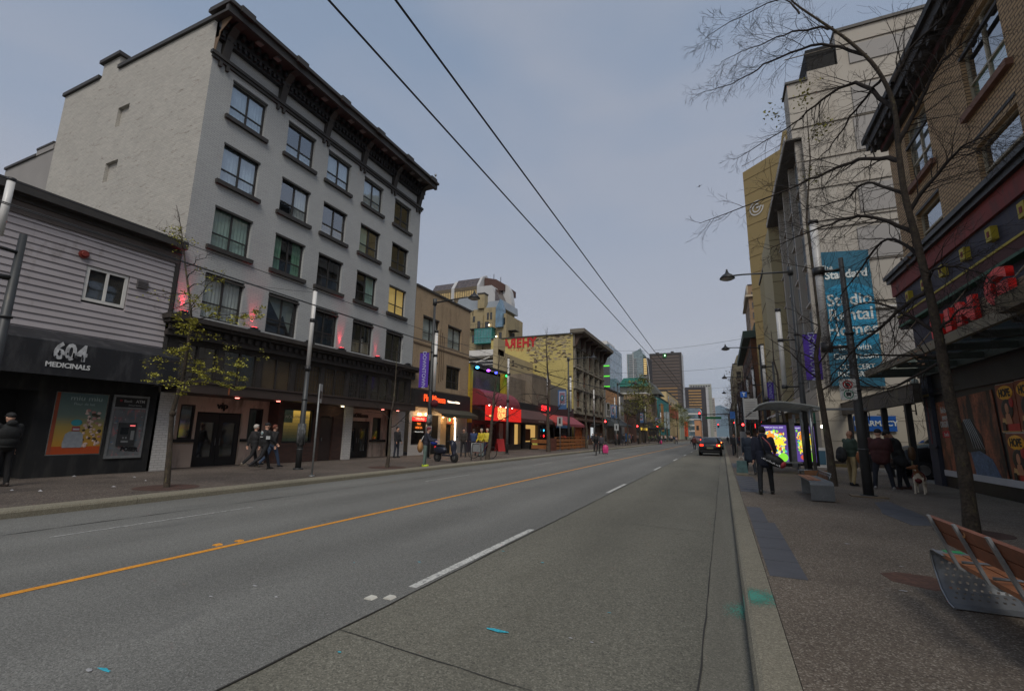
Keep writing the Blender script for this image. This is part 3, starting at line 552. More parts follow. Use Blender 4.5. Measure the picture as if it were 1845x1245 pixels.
for i, x in enumerate(cx):
    for j, (z, h) in enumerate(rows):
        idx = i*4+j; rm = ['full', 'full', 'full', 'full', 'low', 'right', 'both', 'dark', 'full', 'low', 'dark', 'dark', 'full', 'left', 'right', 'low', 'dark', 'dark', 'full', 'dark'][idx]
        cu = ['blue', 'blue', 'teal', 'white', 'blue', 'white', 'green', 'dark', 'blue', 'beige', 'dark', 'dark', 'blue', 'teal', 'teal', 'beige', 'dark', 'dark', 'yellow', 'dark'][idx]
        window(t, x, z, 1.62, h, 'cross', rm, cu, sill=(j < 3), lit=(0.3 if cu == 'yellow' else 0), seed=idx, lintel=True, glassm=('glasst' if j < 2 and idx not in (17, 16) else 'glass'))
# crooked loose curtain in the lowest second window
b = MB(); b.poly([(3.85, .27, 7.5), (5.3, .27, 7.5), (4.6, .25, 6.5)]); b.poly([(4.5, .29, 7.5), (5.33, .29, 7.5), (5.2, .29, 6.0), (4.95, .27, 6.4)]); b.build('draped_curtain', mat('curtain_pale', c(120, 128, 122), .9, .1, 4), t)
# cornice: belt, frieze, brackets, soffit, fascia
b = MB(); b.box(-.12, Wd+.1, -.16, 0, 16.46, 16.6); b.box(-.06, Wd+.06, -.1, 0, 16.34, 16.46)
bx = [.42, 3.18, 5.94, 8.7, 11.46, 14.1]
for x in bx:
    for d in (-.19, .11): b.box(x+d, x+d+.12, -.12, 0, 16.12, 16.34)
b.build('belt_moulding', M['trim'], t)
b = MB(); b.box(-.02, Wd+.02, -.22, -.001, 17.22, 17.5); 
nd = 60
for i in range(nd): x = .05+i*(Wd-.1)/nd; b.box(x, x+.11, -.34, -.22, 17.3, 17.46)
b.box(-.02, Wd+.02, -.3, -.001, 17.5, 17.95)
for i in range(40): x = .05+i*(Wd-.1)/40; b.box(x, x+.14, -.5, -.3, 17.66, 17.9)
b.build('dentil_frieze', M['black'], t)
b = MB(); b.box(-.25, Wd+.2, -1.0, 0, 17.95, 18.07); b.box(-.3, Wd+.25, -1.08, -.9, 17.86, 18.2); b.box(-.34, Wd+.3, -1.2, .15, 18.2, 18.34); b.box(-.3, Wd+.26, -1.1, .15, 18.34, 18.46)
for x in bx: b.box(x-.3, x+.3, -1.26, -1.0, 18.14, 18.42)
b.build('cornice', M['trim'], t)
br = MB(); br.prism([(0, 16.6), (-.16, 16.6), (-.24, 17.0), (-.36, 17.5), (-.62, 17.8), (-1.0, 17.86), (-1.0, 17.95), (0, 17.95)], 'x', -.15, .15); brm = br.mesh('bracket', M['trim'])
for x in bx: put(brm, 'bracket', t, None, (x, 0, 0))
md = MB(); md.box(-.13, .13, -.8, -.55, 17.9, 17.95); mdm = md.mesh('modillion', mat('modillion_grey', c(120, 120, 118), .8, .1, 4))
for a, e in zip(bx, bx[1:]):
    for u in (.35, .68): put(mdm, 'modillion', t, None, (a+(e-a)*u, 0, 0))
b = MB(); b.prism([(0, 16.6), (-.14, 16.6), (-.3, 17.4), (-.98, 17.9), (-1.0, 18.2), (0, 18.2)], 'x', -.02, -.0); b.build('cornice_end', mat('end_ochre', c(104, 84, 62), .7, .1, 3), t)
b = MB(); b.tube([(14.4, -1.1, 18.4), (14.4, -1.1, 18.75)], .03, 6); b.ell((14.4, -1.1, 18.8), .08, .08, .09); b.build('finial', M['gal'], t)
# mezzanine
M['mez'] = mat('mezzanine_brown', c(48, 43, 40), .7, .2, 2, dirt=c(64, 58, 52), ds=2)
b = MB(); b.box(-.35, Wd+.25, -.55, 0, 5.42, 5.6); b.box(-.28, Wd+.2, -.42, 0, 5.3, 5.42)
for i in range(44): x = -.2+i*(Wd+.35)/44; b.box(x, x+.16, -.3, 0, 5.06, 5.26)
b.box(-.2, Wd+.15, -.2, 0, 4.86, 5.3); b.build('lower_cornice', M['mez'], t)
pan = [(.35+i*1.74, .35+i*1.74+1.5) for i in range(8)]
b = MB(); b.wall(0, Wd, 3.1, 4.86, [(a, 3.3, e, 4.72) for a, e in pan], .12); b.build('mezzanine_wall', M['mez'], t)
M['mezg'] = oglass('mezzanine_glass', c(52, 50, 46), .15, 1.6); M['mezg2'] = oglass('mezzanine_glass_warm', c(78, 66, 50), .2, 1.5)
for i, (a, e) in enumerate(pan):
    f = MB(); f.box(a, a+.05, .03, .09, 3.3, 4.72); f.box(e-.05, e, .03, .09, 3.3, 4.72); f.box((a+e)/2-.03, (a+e)/2+.03, .03, .09, 3.3, 4.72); f.box(a+.05, (a+e)/2-.03, .03, .09, 3.3, 3.36); f.box(a+.05, (a+e)/2-.03, .03, .09, 4.66, 4.72); f.box((a+e)/2+.03, e-.05, .03, .09, 3.3, 3.36); f.box((a+e)/2+.03, e-.05, .03, .09, 4.66, 4.72)
    if i in (3, 4, 5):
        for q in range(1, 9):
            xx = a+(e-a)*q/9
            if abs(xx-(a+e)/2) > .05: f.box(xx-.008, xx+.008, .055, .07, 3.36, 4.66)
        for q in range(1, 6): zz = 3.3+1.42*q/6; f.box(a+.05, e-.05, .072, .08, zz-.008, zz+.008)
    w2 = f.build('leaded_window', M['mez'], t); p = MB(); p.poly([(a, .1, 3.3), (e, .1, 3.3), (e, .1, 4.72), (a, .1, 4.72)]); p.build('pane', M['mezg2' if i in (2, 3, 4) else 'mezg'], w2)
# canopy over the pavement
b = MB(); b.box(.1, Wd-.7, -.95, 1.5, 2.84, 3.2); b.box(.05, Wd-.65, -1.0, 0, 3.2, 3.25)
for x in (1.85, 3.9, 6.4, 8.9, 11.4): b.box(x, x+.03, -.965, -.95, 2.84, 3.2)
cn = b.build('canopy', mat('canopy_brown', c(66, 56, 52), .5, .15, 1.2), t)
b = MB(); b.box(1.8, 1.85, -.97, -.95, 2.86, 3.18); b.build('rust_strip', mat('rust_strip', c(130, 74, 44), .7, .2, 6), cn)
# ground floor: recess behind pilasters
M['pink'] = mat('pink_render', c(196, 178, 162), .8, .08, 1.5, dirt=c(118, 102, 92), ds=1)
M['wb2'] = brick('white_brick_pier', c(206, 204, 200), c(198, 196, 192), c(160, 158, 154), .24, .085, mort=.008, var=.1)
b = MB(); b.box(0, .62, -.02, 1.6, .14, 2.84); b.build('pier', M['wb2'], t); b = MB(); b.box(8.95, 9.5, -.02, 1.2, .14, 2.84); b.build('pier', M['wb2'], t); b = MB(); b.box(13.15, Wd, .3, .6, .14, 2.84); b.build('pier', M['wb2'], t)
b = MB(); b.wall(.62, 5.0, .14, 2.84, [(1.2, 1.2, 1.75, 2.5), (1.85, .15, 3.75, 2.25), (4.05, 1.15, 4.75, 2.5)], .1, y=.75); b.build('entrance_wall', M['pink'], t); b = MB(); b.wall(9.5, 13.15, .14, 2.84, [(9.95, .15, 11.8, 2.15), (12.0, 1.0, 12.75, 2.4)], .1, y=.75); b.poly([(9.5, -.02, .14), (9.5, .75, .14), (9.5, .75, 2.84), (9.5, -.02, 2.84)]); b.poly([(13.15, .3, .14), (13.15, .75, .14), (13.15, .75, 2.84), (13.15, .3, 2.84)][::-1]); b.build('entrance_wall', M['pink'], t)
b = MB(); b.box(.62, 1.85, .66, .75, 1.08, 1.2); b.box(3.75, 5.0, .66, .75, 1.08, 1.2); b.box(9.5, 9.95, .66, .75, 1.0, 1.12); b.box(11.8, 13.15, .66, .75, 1.0, 1.12); b.build('dado_rail', M['black'], t)
M['rbrick'] = brick('dark_red_brick', c(84, 58, 50), c(70, 50, 44), c(58, 50, 46), .24, .085, mort=.008, var=.3)
b = MB(); b.wall(5.0, 8.95, .14, 2.84, [(5.28, 1.02, 7.0, 2.58), (7.45, .15, 8.3, 2.3)], .15, y=.1); b.poly([(5.0, .1, .14), (5.0, .75, .14), (5.0, .75, 2.84), (5.0, .1, 2.84)][::-1]); b.build('brick_shopfront', M['rbrick'], t)
b = MB(); b.box(.62, 9.0, 1.05, 1.15, .14, 2.84); b.box(9.0, 13.2, 1.02, 1.12, .14, 2.84); b.build('dark_backing', M['void'], t)  # dark boxes added behind the doors to block sky showing through gaps
def door2(x0, x1, z1, y, par, panes=2):
    f = MB(); m_ = (x0+x1)/2
    for a, e in ((x0, m_-.01), (m_+.01, x1)):
        f.box(a, a+.16, y, y+.06, .15, z1); f.box(e-.16, e, y, y+.06, .15, z1); f.box(a+.16, e-.16, y, y+.06, .15, .5); f.box(a+.16, e-.16, y, y+.06, z1-.35, z1)
    d = f.build('double_door', M['black'], par); p = MB(); p.poly([(x0+.1, y+.04, .4), (x1-.1, y+.04, .4), (x1-.1, y+.04, z1-.3), (x0+.1, y+.04, z1-.3)]); p.build('pane', M['doorg'], d)
    h = MB(); h.tube([(m_-.09, y-.05, .95), (m_-.09, y-.05, 1.25)], .012, 6); h.tube([(m_+.09, y-.05, .95), (m_+.09, y-.05, 1.25)], .012, 6); h.build('handle', M['steel'], d); return d
M['doorg'] = oglass('door_glass', c(44, 45, 45), .06, 1.7)
door2(1.9, 3.7, 2.2, .82, t); door2(10.0, 11.75, 2.1, .82, t)
for (a, z, e, z1) in ((1.2, 1.2, 1.75, 2.5), (4.05, 1.15, 4.75, 2.5), (12.0, 1.0, 12.75, 2.4)):
    f = MB(); f.box(a, a+.06, .78, .84, z, z1); f.box(e-.06, e, .78, .84, z, z1); f.box(a+.06, e-.06, .78, .84, z1-.06, z1); f.box(a+.06, e-.06, .78, .84, z, z+.06); q = f.build('side_window', M['black'], t); p = MB(); p.poly([(a, .83, z), (e, .83, z), (e, .83, z1), (a, .83, z1)]); p.build('pane', M['doorg'], q)
letters(t, 'vip', 2.8, 2.52, .36, mat('iron_letter', c(26, 25, 24), .5, .1, 4), y=.71, ext=.025, bold=.008, name='vip_lettering', sx=1.1)
letters(t, 'nOMonsa', 10.9, 2.46, .3, MATS['iron_letter'], y=.71, ext=.025, bold=.02, name='entrance_lettering')
f = MB(); f.box(5.28, 5.36, .16, .24, 1.02, 2.58); f.box(6.92, 7.0, .16, .24, 1.02, 2.58); f.box(5.36, 6.92, .16, .24, 1.02, 1.1); f.box(5.36, 6.92, .16, .24, 2.5, 2.58); q = f.build('display_window', M['black'], t)
dsp = []; b = MB()
for i in range(10):
    u = i/9; b.m = i; z0_, z1_ = 1.1+1.4*i/10, 1.1+1.4*(i+1)/10; dsp.append(mat('display_%d' % i, tuple(c(86, 92, 76)[j]*(1-u)+c(204, 160, 70)[j]*u for j in range(3))+(1,), emit=.3+1.1*u*u)); b.poly([(5.95 if i > 5 else 5.36, .3, z0_), (6.92, .3, z0_), (6.92, .3, z1_), (5.95 if i > 5 else 5.36, .3, z1_)])
b.m = 0; b.poly([(5.36, .301, 1.9), (5.95, .301, 1.9), (5.95, .301, 2.5), (5.36, .301, 2.5)]); b.build('lit_interior', dsp, q)
p = MB(); p.poly([(5.36, .2, 1.1), (6.92, .2, 1.1), (6.92, .2, 2.5), (5.36, .2, 2.5)]); p.build('pane', M['glassd'], q)
letters(q, 'HOLLYWOOD', 6.1, 2.2, .2, mat('window_letter', c(186, 180, 164), .5, .05, 3), y=.19, ext=.003)
f = MB(); f.box(7.47, 8.28, .2, .25, .15, 2.28); dd = f.build('side_door', mat('door_brown', c(58, 46, 42), .6, .15, 3), t); f = MB(); f.box(7.62, 7.66, .14, .2, 1.1, 1.25); f.build('handle', M['steel'], dd)
for x, cl_, e in ((2.55, c(255, 130, 116), .5), (4.45, c(255, 130, 116), .5), (8.25, c(255, 236, 190), 1.2), (11.35, c(255, 130, 116), .5), (12.7, c(255, 130, 116), .5)): downlight(t, x, -.45, 2.83, cl_, e, 5.0, .08)
# red uplights: a real spot under a small black box each
ul = MB(); ul.box(-.2, .2, -.34, -.06, 5.6, 5.72); ul.box(-.12, .12, -.3, -.1, 5.72, 5.8); ulm = ul.mesh('uplight', M['black'])
ll = MB(); ll.box(-.09, .09, -.26, -.14, 5.8, 5.815); llm = ll.mesh('lamp', lit('red_lamp', c(255, 60, 70), 6))
for i, (x, e) in enumerate(((.25, 85), (3.1, 90), (6.02, 0), (8.1, 105), (10.9, 32), (13.75, 0))):
    u = put(ulm, 'uplight', t, None, (x, 0, 0))
    if e:
        put(llm, 'lamp', u); l = bpy.data.lights.new("uplight_glow", 'SPOT'); l.energy = e; l.color = (1, .05, .08); l.spot_size = R_(42); l.spot_blend = .9; l.shadow_soft_size = .05
        lo = bpy.data.objects.new("uplight_glow", l); COL.objects.link(lo); lo.parent = u; lo.location = (0, -.10, 5.83); lo.rotation_euler = (R_(180-3), 0, 0)
# ================================================================ LEFT SIDE: ochre stucco block with noodle restaurant
M['ochre'] = mat('ochre_stucco', c(152, 132, 106), .9, .1, .6, bump=.15, bs=20, dirt=c(112, 94, 74), ds=1.2, dt=(.55, .8), fine=.08, fs=8)
t = thing('ochre_block', 'three-storey ochre stucco block with a noodle restaurant at street level', 'shop building', (-17.9, 24.42, 0), R_(90)); Wd = 7.35
ws = [(.95, 7.68, 1.95, 1.6), (4.1, 7.68, 1.95, 1.6), (1.0, 4.7, 1.9, 1.6), (4.1, 4.7, 1.95, 1.6)]
b = MB(); b.wall(0, Wd, 4.35, 11.1, [(x, z, x+w_, z+h) for x, z, w_, h in ws], .18); b.poly([(Wd, 0, 0), (Wd, 9, 0), (Wd, 9, 11.1), (Wd, 0, 11.1)]); b.poly([(0, .05, 11.05), (Wd, .05, 11.05), (Wd, 9, 11.05), (0, 9, 11.05)]); b.build('wall', M['ochre'], t)
b = MB(); b.box(0, Wd+.06, -.08, .2, 11.1, 11.26); b.box(Wd-.2, Wd+.06, .2, 9, 11.1, 11.26); b.build('parapet_cap', M['trim'], t)
b = MB(); b.box(0, Wd, -.05, 0, 7.3, 7.4); b.box(.1, Wd, -.12, 0, 4.3, 4.4); b.build('string_course', mat('ochre_deep', c(104, 88, 70), .9, .1, 1), t)  # string courses in a deeper ochre than the wall
b = MB()
for x in (3.1, 3.35, 3.6): b.box(x, x+.05, -.03, 0, 5.0+(x-3.1)*.5, 8.6+(3.35-x))
b.build('stucco_ribs', mat('ochre_rib', c(100, 84, 66), .9, .1, 1), t)
for i, (x, z, w_, h) in enumerate(ws): window(t, x, z, w_, h, 'cross', ['full', 'full', 'dark', 'dark'][i], ['white', 'white', 'dark', 'dark'][i], sill=False, seed=i, lintel=True)
M['char'] = mat('charcoal_sign', c(36, 35, 36), .6, .15, 2)
b = MB(); b.box(.05, Wd-.1, -.3, 0, 3.2, 4.3); sg = b.build('restaurant_sign', M['char'], t)
orange = lit('neon_orange', c(255, 84, 36), .9); wsn = lit('sign_white', c(255, 226, 200), 1.2)
letters(sg, 'Pho Mimosa', 2.3, 3.78, .66, orange, y=-.34, ext=.02, bold=-.004, sx=.8); letters(sg, 'Vietnamese Cuisine', 4.75, 3.74, .21, wsn, y=-.34, ext=.01, bold=.006)
b = MB(); b.prism([(-.3, 3.2), (-.34, 3.16), (-1.0, 2.85), (-1.0, 2.62), (-.98, 2.62), (-.96, 2.82), (0, 3.1), (0, 3.2)], 'x', 2.2, Wd-.05); b.build('awning', mat('olive_awning', c(58, 56, 44), .8, .15, 2), t)
b = MB(); b.wall(0, Wd, .14, 3.3, [(.3, .8, 1.95, 2.62), (2.5, .15, 3.65, 2.75), (4.35, .15, 5.55, 2.75)], .2); b.build('shopfront', M['wb2'], t)
f = MB(); f.box(.3, .36, .05, .12, .8, 2.62); f.box(1.89, 1.95, .05, .12, .8, 2.62); f.box(.36, 1.89, .05, .12, .8, .86); f.box(.36, 1.89, .05, .12, 2.56, 2.62); q = f.build('window', M['black'], t); p = MB(); p.poly([(.3, .1, .8), (1.95, .1, .8), (1.95, .1, 2.62), (.3, .1, 2.62)]); p.build('pane', oglass('noodle_glass', c(26, 25, 25), .08, 1.5), q)
b = MB(); b.box(.42, 1.95, .02, .05, 2.3, 2.55); s2 = b.build('led_sign', lit('led_red', c(255, 30, 34), .9), t); letters(s2, 'OPEN PHO', 1.2, 2.43, .2, lit('led_bright', c(255, 150, 130), 1.2), y=.015, ext=.004)
letters(q, 'PHO', 1.15, 2.12, .2, lit('pho_orange', c(226, 120, 40), .7), y=.04, ext=.004, bold=.004); letters(q, 'MIMOSA', 1.15, 1.88, .2, lit('pho_orange2', c(206, 110, 40), .6), y=.04, ext=.004, bold=.004); letters(q, 'Vietnamese Cuisine', 1.2, 1.62, .12, lit('pho_white', c(190, 190, 186), .5), y=.04, ext=.003)
b = MB(); b.box(2.5, 3.65, .2, .25, .15, 2.75); b.box(4.35, 5.55, .2, .25, .15, 2.1); b.build('doorway', M['void'], t)
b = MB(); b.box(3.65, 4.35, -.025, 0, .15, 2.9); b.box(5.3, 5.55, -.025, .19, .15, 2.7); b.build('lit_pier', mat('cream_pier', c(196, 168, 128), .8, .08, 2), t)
b = MB(); b.box(5.5, 5.56, -.06, -.03, .9, 2.68); b.box(5.6, 5.63, -.06, -.03, 1.0, 2.4); b.build('light_tube', lit('tube_white', c(255, 240, 220), 2.2), t)
b = MB(); b.box(4.5, 5.3, .0, .04, 2.2, 2.66); b.build('menu_board', mat('menu_red', c(140, 70, 40), .5, .2, 9), t); b = MB(); b.ell((4.8, -.02, 2.5), .13, .02, .12); b.build('green_neon', lit('green_neon', c(70, 200, 120), 1.5), t)
b = MB()
for i in range(30):
    z = .2+i*.085; b.box(6.0, 7.1, -.02, -.0, z, z+.02)
b.build('shutter', mat('shutter_grey', c(84, 84, 78), .6, .1, 3), t)
bl_ = MB(); bl_.ell((0, 0, 0), .07, .07, .08, 10, 8); blm = bl_.mesh('bulb', lit('warm_bulb', c(255, 190, 120), 9))
for i, (x, z) in enumerate(((.55, 2.72), (.75, 2.72), (1.35, 2.74), (1.65, 2.74), (3.45, 2.68), (5.0, 2.62))):
    u = put(blm, 'bulb', t, None, (x, -.3, z))
    if i in (2, 4, 5):
        l = bpy.data.lights.new("bulb_glow", 'POINT'); l.energy = 14; l.color = (1, .62, .3); l.shadow_soft_size = .07; lo = bpy.data.objects.new("bulb_glow", l); COL.objects.link(lo); lo.parent = u; lo.location = (0, -.1, -.1)
# ================================================================ LEFT SIDE: curry restaurant between yellow pylons
t = thing('curry_restaurant', 'narrow restaurant with glowing red sign and domed crimson awning between yellow pylons', 'restaurant', (-17.9, 31.82, 0), R_(90)); Wd = 7.1
b = MB(); b.wall(0, Wd, 3.5, 6.95, y=.5); b.box(0, Wd, .5, 6, 6.7, 6.95); b.build('upper_wall', mat('dull_mural', c(84, 84, 76), .9, .25, .9, fine=.3, fs=9), t)
b = MB(); b.box(-.02, .5, -.12, .4, 2.4, 6.95); M['pyl'] = mat('pylon_yellow', c(168, 140, 34), .7, .12, 2); b.build('pylon', M['pyl'], t); b = MB(); b.box(Wd-.5, Wd, -.12, .4, 3.4, 6.95); b.build('pylon', mat('pylon_yellow', c(168, 140, 34), .7, .12, 2), t)
b = MB(); b.box(-.02, .5, -.1, .4, .14, 2.4); b.build('pylon_base', mat('pylon_base', c(58, 54, 66), .7, .12, 2), t)
b = MB(); b.box(-.1, Wd+.1, -.35, -.15, 6.88, 7.08); b.build('light_rail', M['black'], t)
fl = MB(); fl.ell((0, 0, 0), .15, .15, .1, 10, 8)
for x, cc_ in ((.65, (70, 180, 255)), (2.6, (190, 80, 255)), (4.1, (70, 80, 255)), (6.35, (40, 230, 110))):
    u = put(fl.mesh('floodlight', lit('flood_%d' % int(x*10), c(*cc_), 3.0)), 'floodlight', t, None, (x, -.4, 6.72)); l = bpy.data.lights.new("flood_glow", 'SPOT'); l.energy = 14; l.color = c(*cc_)[:3]; l.spot_size = R_(95); l.spot_blend = .9; lo = bpy.data.objects.new("flood_glow", l); COL.objects.link(lo); lo.parent = u; lo.location = (0, -.12, -.1); lo.rotation_euler = (R_(25), 0, 0)
b = MB(); n = 8; rows_ = []
for i in range(n+1):
    a = math.pi/2*i/n; rows_.append((-1.5*math.sin(a), 3.75+1.35*math.cos(a)))
b.prism(rows_+[(0, 3.75)], 'x', .5, Wd-.2); 
aw = b.build('awning', mat('crimson_awning', c(120, 38, 48), .55, .2, 1.2, fine=.15, fs=3), t)
b = MB(); b.box(.1, Wd-.1, -1.55, -1.48, 2.58, 3.72); sg = b.build('sign_panel', lit('sign_red', c(216, 34, 26), .42), t); tan_ = lit('sign_tan', c(236, 190, 110), .8)
letters(sg, 'INDIAN\nEATING', 2.9, 3.22, .52, tan_, y=-1.57, ext=.01, bold=.012, sl=.8, sx=.85); letters(sg, 'RESTAURANT', 2.9, 2.76, .2, tan_, y=-1.57, ext=.008); letters(sg, 'open', .9, 2.95, .26, tan_, y=-1.57, ext=.008)
b = MB()
for x in (.3, 1.3, 2.3, 3.3, 4.6): b.ell((x, -1.72, 3.7), .04, .04, .04)
b.build('sign_bulbs', lit('white_bulb', c(255, 236, 214), 8), sg)
b = MB(); b.wall(.5, Wd, .14, 2.6, [(1.0, .5, 3.2, 2.3), (3.5, .5, 5.4, 2.3)], .2, y=.1); b.build('shopfront', mat('maroon_front', c(70, 38, 36), .7, .2, 2), t)
b = MB(); b.box(1.0, 3.2, .3, .34, .5, 2.3); b.box(3.5, 5.4, .3, .34, .5, 2.3); b.build('window', oglass('curry_glass', c(62, 58, 54), .1, 1.5), t)
b = MB(); b.box(5.9, 6.6, .0, .1, .15, 2.5); b.build('door', mat('door_white', c(150, 148, 140), .6, .1, 2), t)
b = MB(); b.box(6.65, 7.1, -.1, .0, .15, 3.4); b.build('red_pilaster', mat('red_pilaster', c(118, 40, 34), .6, .1, 2), t)
# ================================================================ LEFT SIDE: row of small shops
def shop(name, label, y, Wd, H_, wallm, cat='shop building', depth=8):
    t = thing(name, label, cat, (-17.9, y, 0), R_(90)); return t
M['stone'] = mat('tan_stucco', c(118, 106, 92), .9, .12, .7, dirt=c(92, 82, 72), ds=1)
t = thing('low_tan_shops', 'low tan stucco block over a brown-awned shop with a warm lit window', 'shop building', (-17.9, 38.95, 0), R_(90)); Wd = 8.9
b = MB(); b.box(0, Wd, .3, 8, 2.6, 4.7); b.box(-.0, Wd, 1.8, 14, 4.7, 7.4); b.build('wall', M['stone'], t)
b = MB(); b.box(0, Wd, -.1, .3, 3.9, 4.6); b.build('parapet', M['black'], t)
b = MB(); b.prism([(0, 4.0), (-1.6, 2.95), (-1.6, 2.6), (-1.57, 2.6), (-1.55, 2.9), (0, 3.9)], 'x', .05, Wd-.3); b.prism([(0, 3.9), (-1.55, 2.9), (-1.55, 2.6), (0, 2.6)], 'x', .05, .08)
aw = b.build('awning', mat('brown_awning', c(78, 52, 48), .8, .12, 2), t); letters(aw, 'FRESH & LOCAL', 4.9, 2.77, .22, mat('awn_letter', c(150, 140, 130), .6, .1, 2), y=-1.62, ext=.004)
b = MB(); b.wall(0, Wd, .14, 2.7, [(.3, .6, 1.7, 2.5), (2.2, .6, 3.7, 2.5), (3.8, .15, 4.8, 2.5), (5.0, .8, 8.4, 2.5)], .3, y=.1); b.build('shopfront', mat('grey_front', c(104, 98, 92), .7, .1, 2), t)
warm = lit('warm_shop', c(214, 172, 100), .5); b = MB(); b.poly([(2.2, .4, .6), (3.7, .4, .6), (3.7, .4, 2.5), (2.2, .4, 2.5)]); b.poly([(5.0, .4, .8), (8.4, .4, .8), (8.4, .4, 2.5), (5.0, .4, 2.5)]); b.build('lit_interior', warm, t)
b = MB(); b.box(5.3, 6.9, .33, .38, .9, 2.1); b.build('wall_picture', mat('picture_brown', c(150, 92, 50), .6, .4, 9), t)
b = MB(); b.poly([(.3, .35, .6), (1.7, .35, .6), (1.7, .35, 2.5), (.3, .35, 2.5)]); b.poly([(3.8, .35, .15), (4.8, .35, .15), (4.8, .35, 2.5), (3.8, .35, 2.5)]); b.build('dark_pane', M['doorg'], t)
t = thing('pink_awning_shops', 'low shops under red and pink striped awnings with a red lit sign', 'shop building', (-17.9, 47.9, 0), R_(90)); Wd = 12.0
b = MB(); b.box(0, Wd, .3, 9, 2.5, 4.6); b.box(0, 6.2, 1.0, 14, 4.6, 8.2); b.build('wall', M['stone'], t)
b = MB(); b.box(6.2, Wd+1, 1.0, 14, 4.6, 7.6); b.build('grey_upper_wall', mat('grey_stucco', c(104, 102, 100), .9, .1, .7), t)
b = MB(); b.box(0, Wd, -.15, .3, 3.7, 4.9); sg = b.build('sign_band', mat('plum_band', c(62, 38, 42), .7, .1, 2), t); letters(sg, 'STEPHO', 1.2, 4.35, .75, lit('red_sign', c(255, 44, 48), 1.3), y=-.18, ext=.02, bold=.02)
b = MB(); b.prism([(0, 3.9), (-1.7, 2.8), (-1.7, 2.5), (-1.67, 2.5), (-1.65, 2.75), (0, 3.8)], 'x', .05, 4.9); b.build('red_awning', mat('red_awning', c(168, 62, 56), .7, .25, 3), t)
b = MB(); b.prism([(0, 3.9), (-1.7, 2.8), (-1.7, 2.5), (-1.67, 2.5), (-1.65, 2.75), (0, 3.8)], 'x', 5.0, 11.7); b.build('pink_awning', mat('pink_awning', c(134, 66, 76), .7, .2, 3), t)
b = MB(); b.box(.4, 5.2, -1.75, -1.7, 2.3, 2.62); b.build('blue_valance', mat('blue_valance', c(56, 92, 128), .7, .2, 3), t)
b = MB(); b.wall(0, Wd, .14, 2.6, [(.3, .5, 4.6, 2.4), (5.2, .15, 7.0, 2.4), (7.4, .6, 11.6, 2.4)], .3, y=.1); b.build('shopfront', M['trim'], t); b = MB(); b.poly([(0, .41, .14), (Wd, .41, .14), (Wd, .41, 2.6), (0, .41, 2.6)]); b.build('glazing', oglass('row_glass', c(34, 32, 32), .1, 1.5), t)
b = MB(); b.ell((1.6, .2, 2.0), .16, .05, .12); b.m = 1; b.ell((1.6, .2, 1.4), .14, .05, .14); b.build('neon', [lit('neon_blue', c(60, 180, 230), 2), lit('neon_red', c(255, 40, 40), 2)], t)
# ================================================================ generic far blocks
def simple_win(wd, h, fm, gm, depth=.1, bars=True):
    k = ('sw', round(wd, 2), round(h, 2), fm.name, gm.name, bars)
    if k in WC: return WC[k]
    b = MB(); f = min(.12, wd*.1); b.m = 0
    b.box(-f, wd+f, -.04, .02, h, h+f); b.box(-f, 0, -.04, .02, 0, h); b.box(wd, wd+f, -.04, .02, 0, h); b.box(-f*1.5, wd+f*1.5, -.12, .02, -f, 0)
    if bars: b.box(0, wd, -.02, .01, h*.5-f*.3, h*.5+f*.3); b.box(wd/2-f*.3, wd/2+f*.3, -.021, .01, 0, h*.5-f*.3)
    b.m = 1; b.poly([(0, -.006, 0), (wd, -.006, 0), (wd, -.006, h), (0, -.006, h)])
    WC[k] = b.mesh('window', [fm, gm]); return WC[k]
FG = oglass('far_glass', c(50, 54, 58), .12, 1.7); FGB = oglass('far_glass_blue', c(92, 112, 126), .1, 1.8); FGD = oglass('far_glass_dark', c(30, 32, 34), .12, 1.6)
def grid_windows(t, face, W, x_off, z_off, nx, nz, px, pz, w_, h_, fm, gm, depth0=0.0, lits=(), bars=True, wl=None):
    me = simple_win(w_, h_, fm, gm, bars=bars); ml = simple_win(w_, h_, fm, wl or lit('far_lit', c(214, 170, 100), .5), bars=bars) if lits else None
    for i in range(nx):
        for j in range(nz):
            m = ml if (i, j) in lits else me; x = x_off+i*px; z = z_off+j*pz
            if face == 'front': put(m, 'window', t, None, (x, depth0, z))
            elif face == 'right': put(m, 'window', t, None, (W, depth0+x, z), R_(90))      # facing +X
            elif face == 'left': put(m, 'window', t, None, (0, depth0+x, z), R_(-90))
def bands(t, name, W, D, z0, z1, n, frac, m, faces=('front',), proud=.05, inset=.3, label=None):
    b = MB(); p = (z1-z0)/n
    for i in range(n):
        a = z0+i*p; e = a+p*frac
        if 'front' in faces: b.box(inset, W-inset, -proud, .0, a, e)
        if 'right' in faces: b.box(W, W+proud, inset, D-inset, a, e)
        if 'left' in faces: b.box(-proud, 0, inset, D-inset, a, e)
    return b.build(name, m, t, label)
def vbars(t, name, W, D, z0, z1, n, wd, m, face='front', proud=.08):
    b = MB()
    for i in range(n):
        x = (W if face == 'front' else D)*(i+.5)/n-wd/2
        if face == 'front': b.box(x, x+wd, -proud, 0, z0, z1)
        if face == 'right': b.box(W, W+proud, x, x+wd, z0, z1)
    return b.build(name, m, t)
def blk(name, label, cat, x0, x1, y0, y1, z1, wall, cap=True, z0=0.0, capm=None, group=None):
    t = thing(name, label, cat, (x0, y0, 0), 0, group); b = MB(); b.box(0, x1-x0, 0, y1-y0, z0, z1); b.build('walls', wall, t)
    if cap: b = MB(); b.box(-.12, x1-x0+.12, -.12, y1-y0+.12, z1, z1+.3); b.build('parapet', capm or M['trim'], t)
    return t
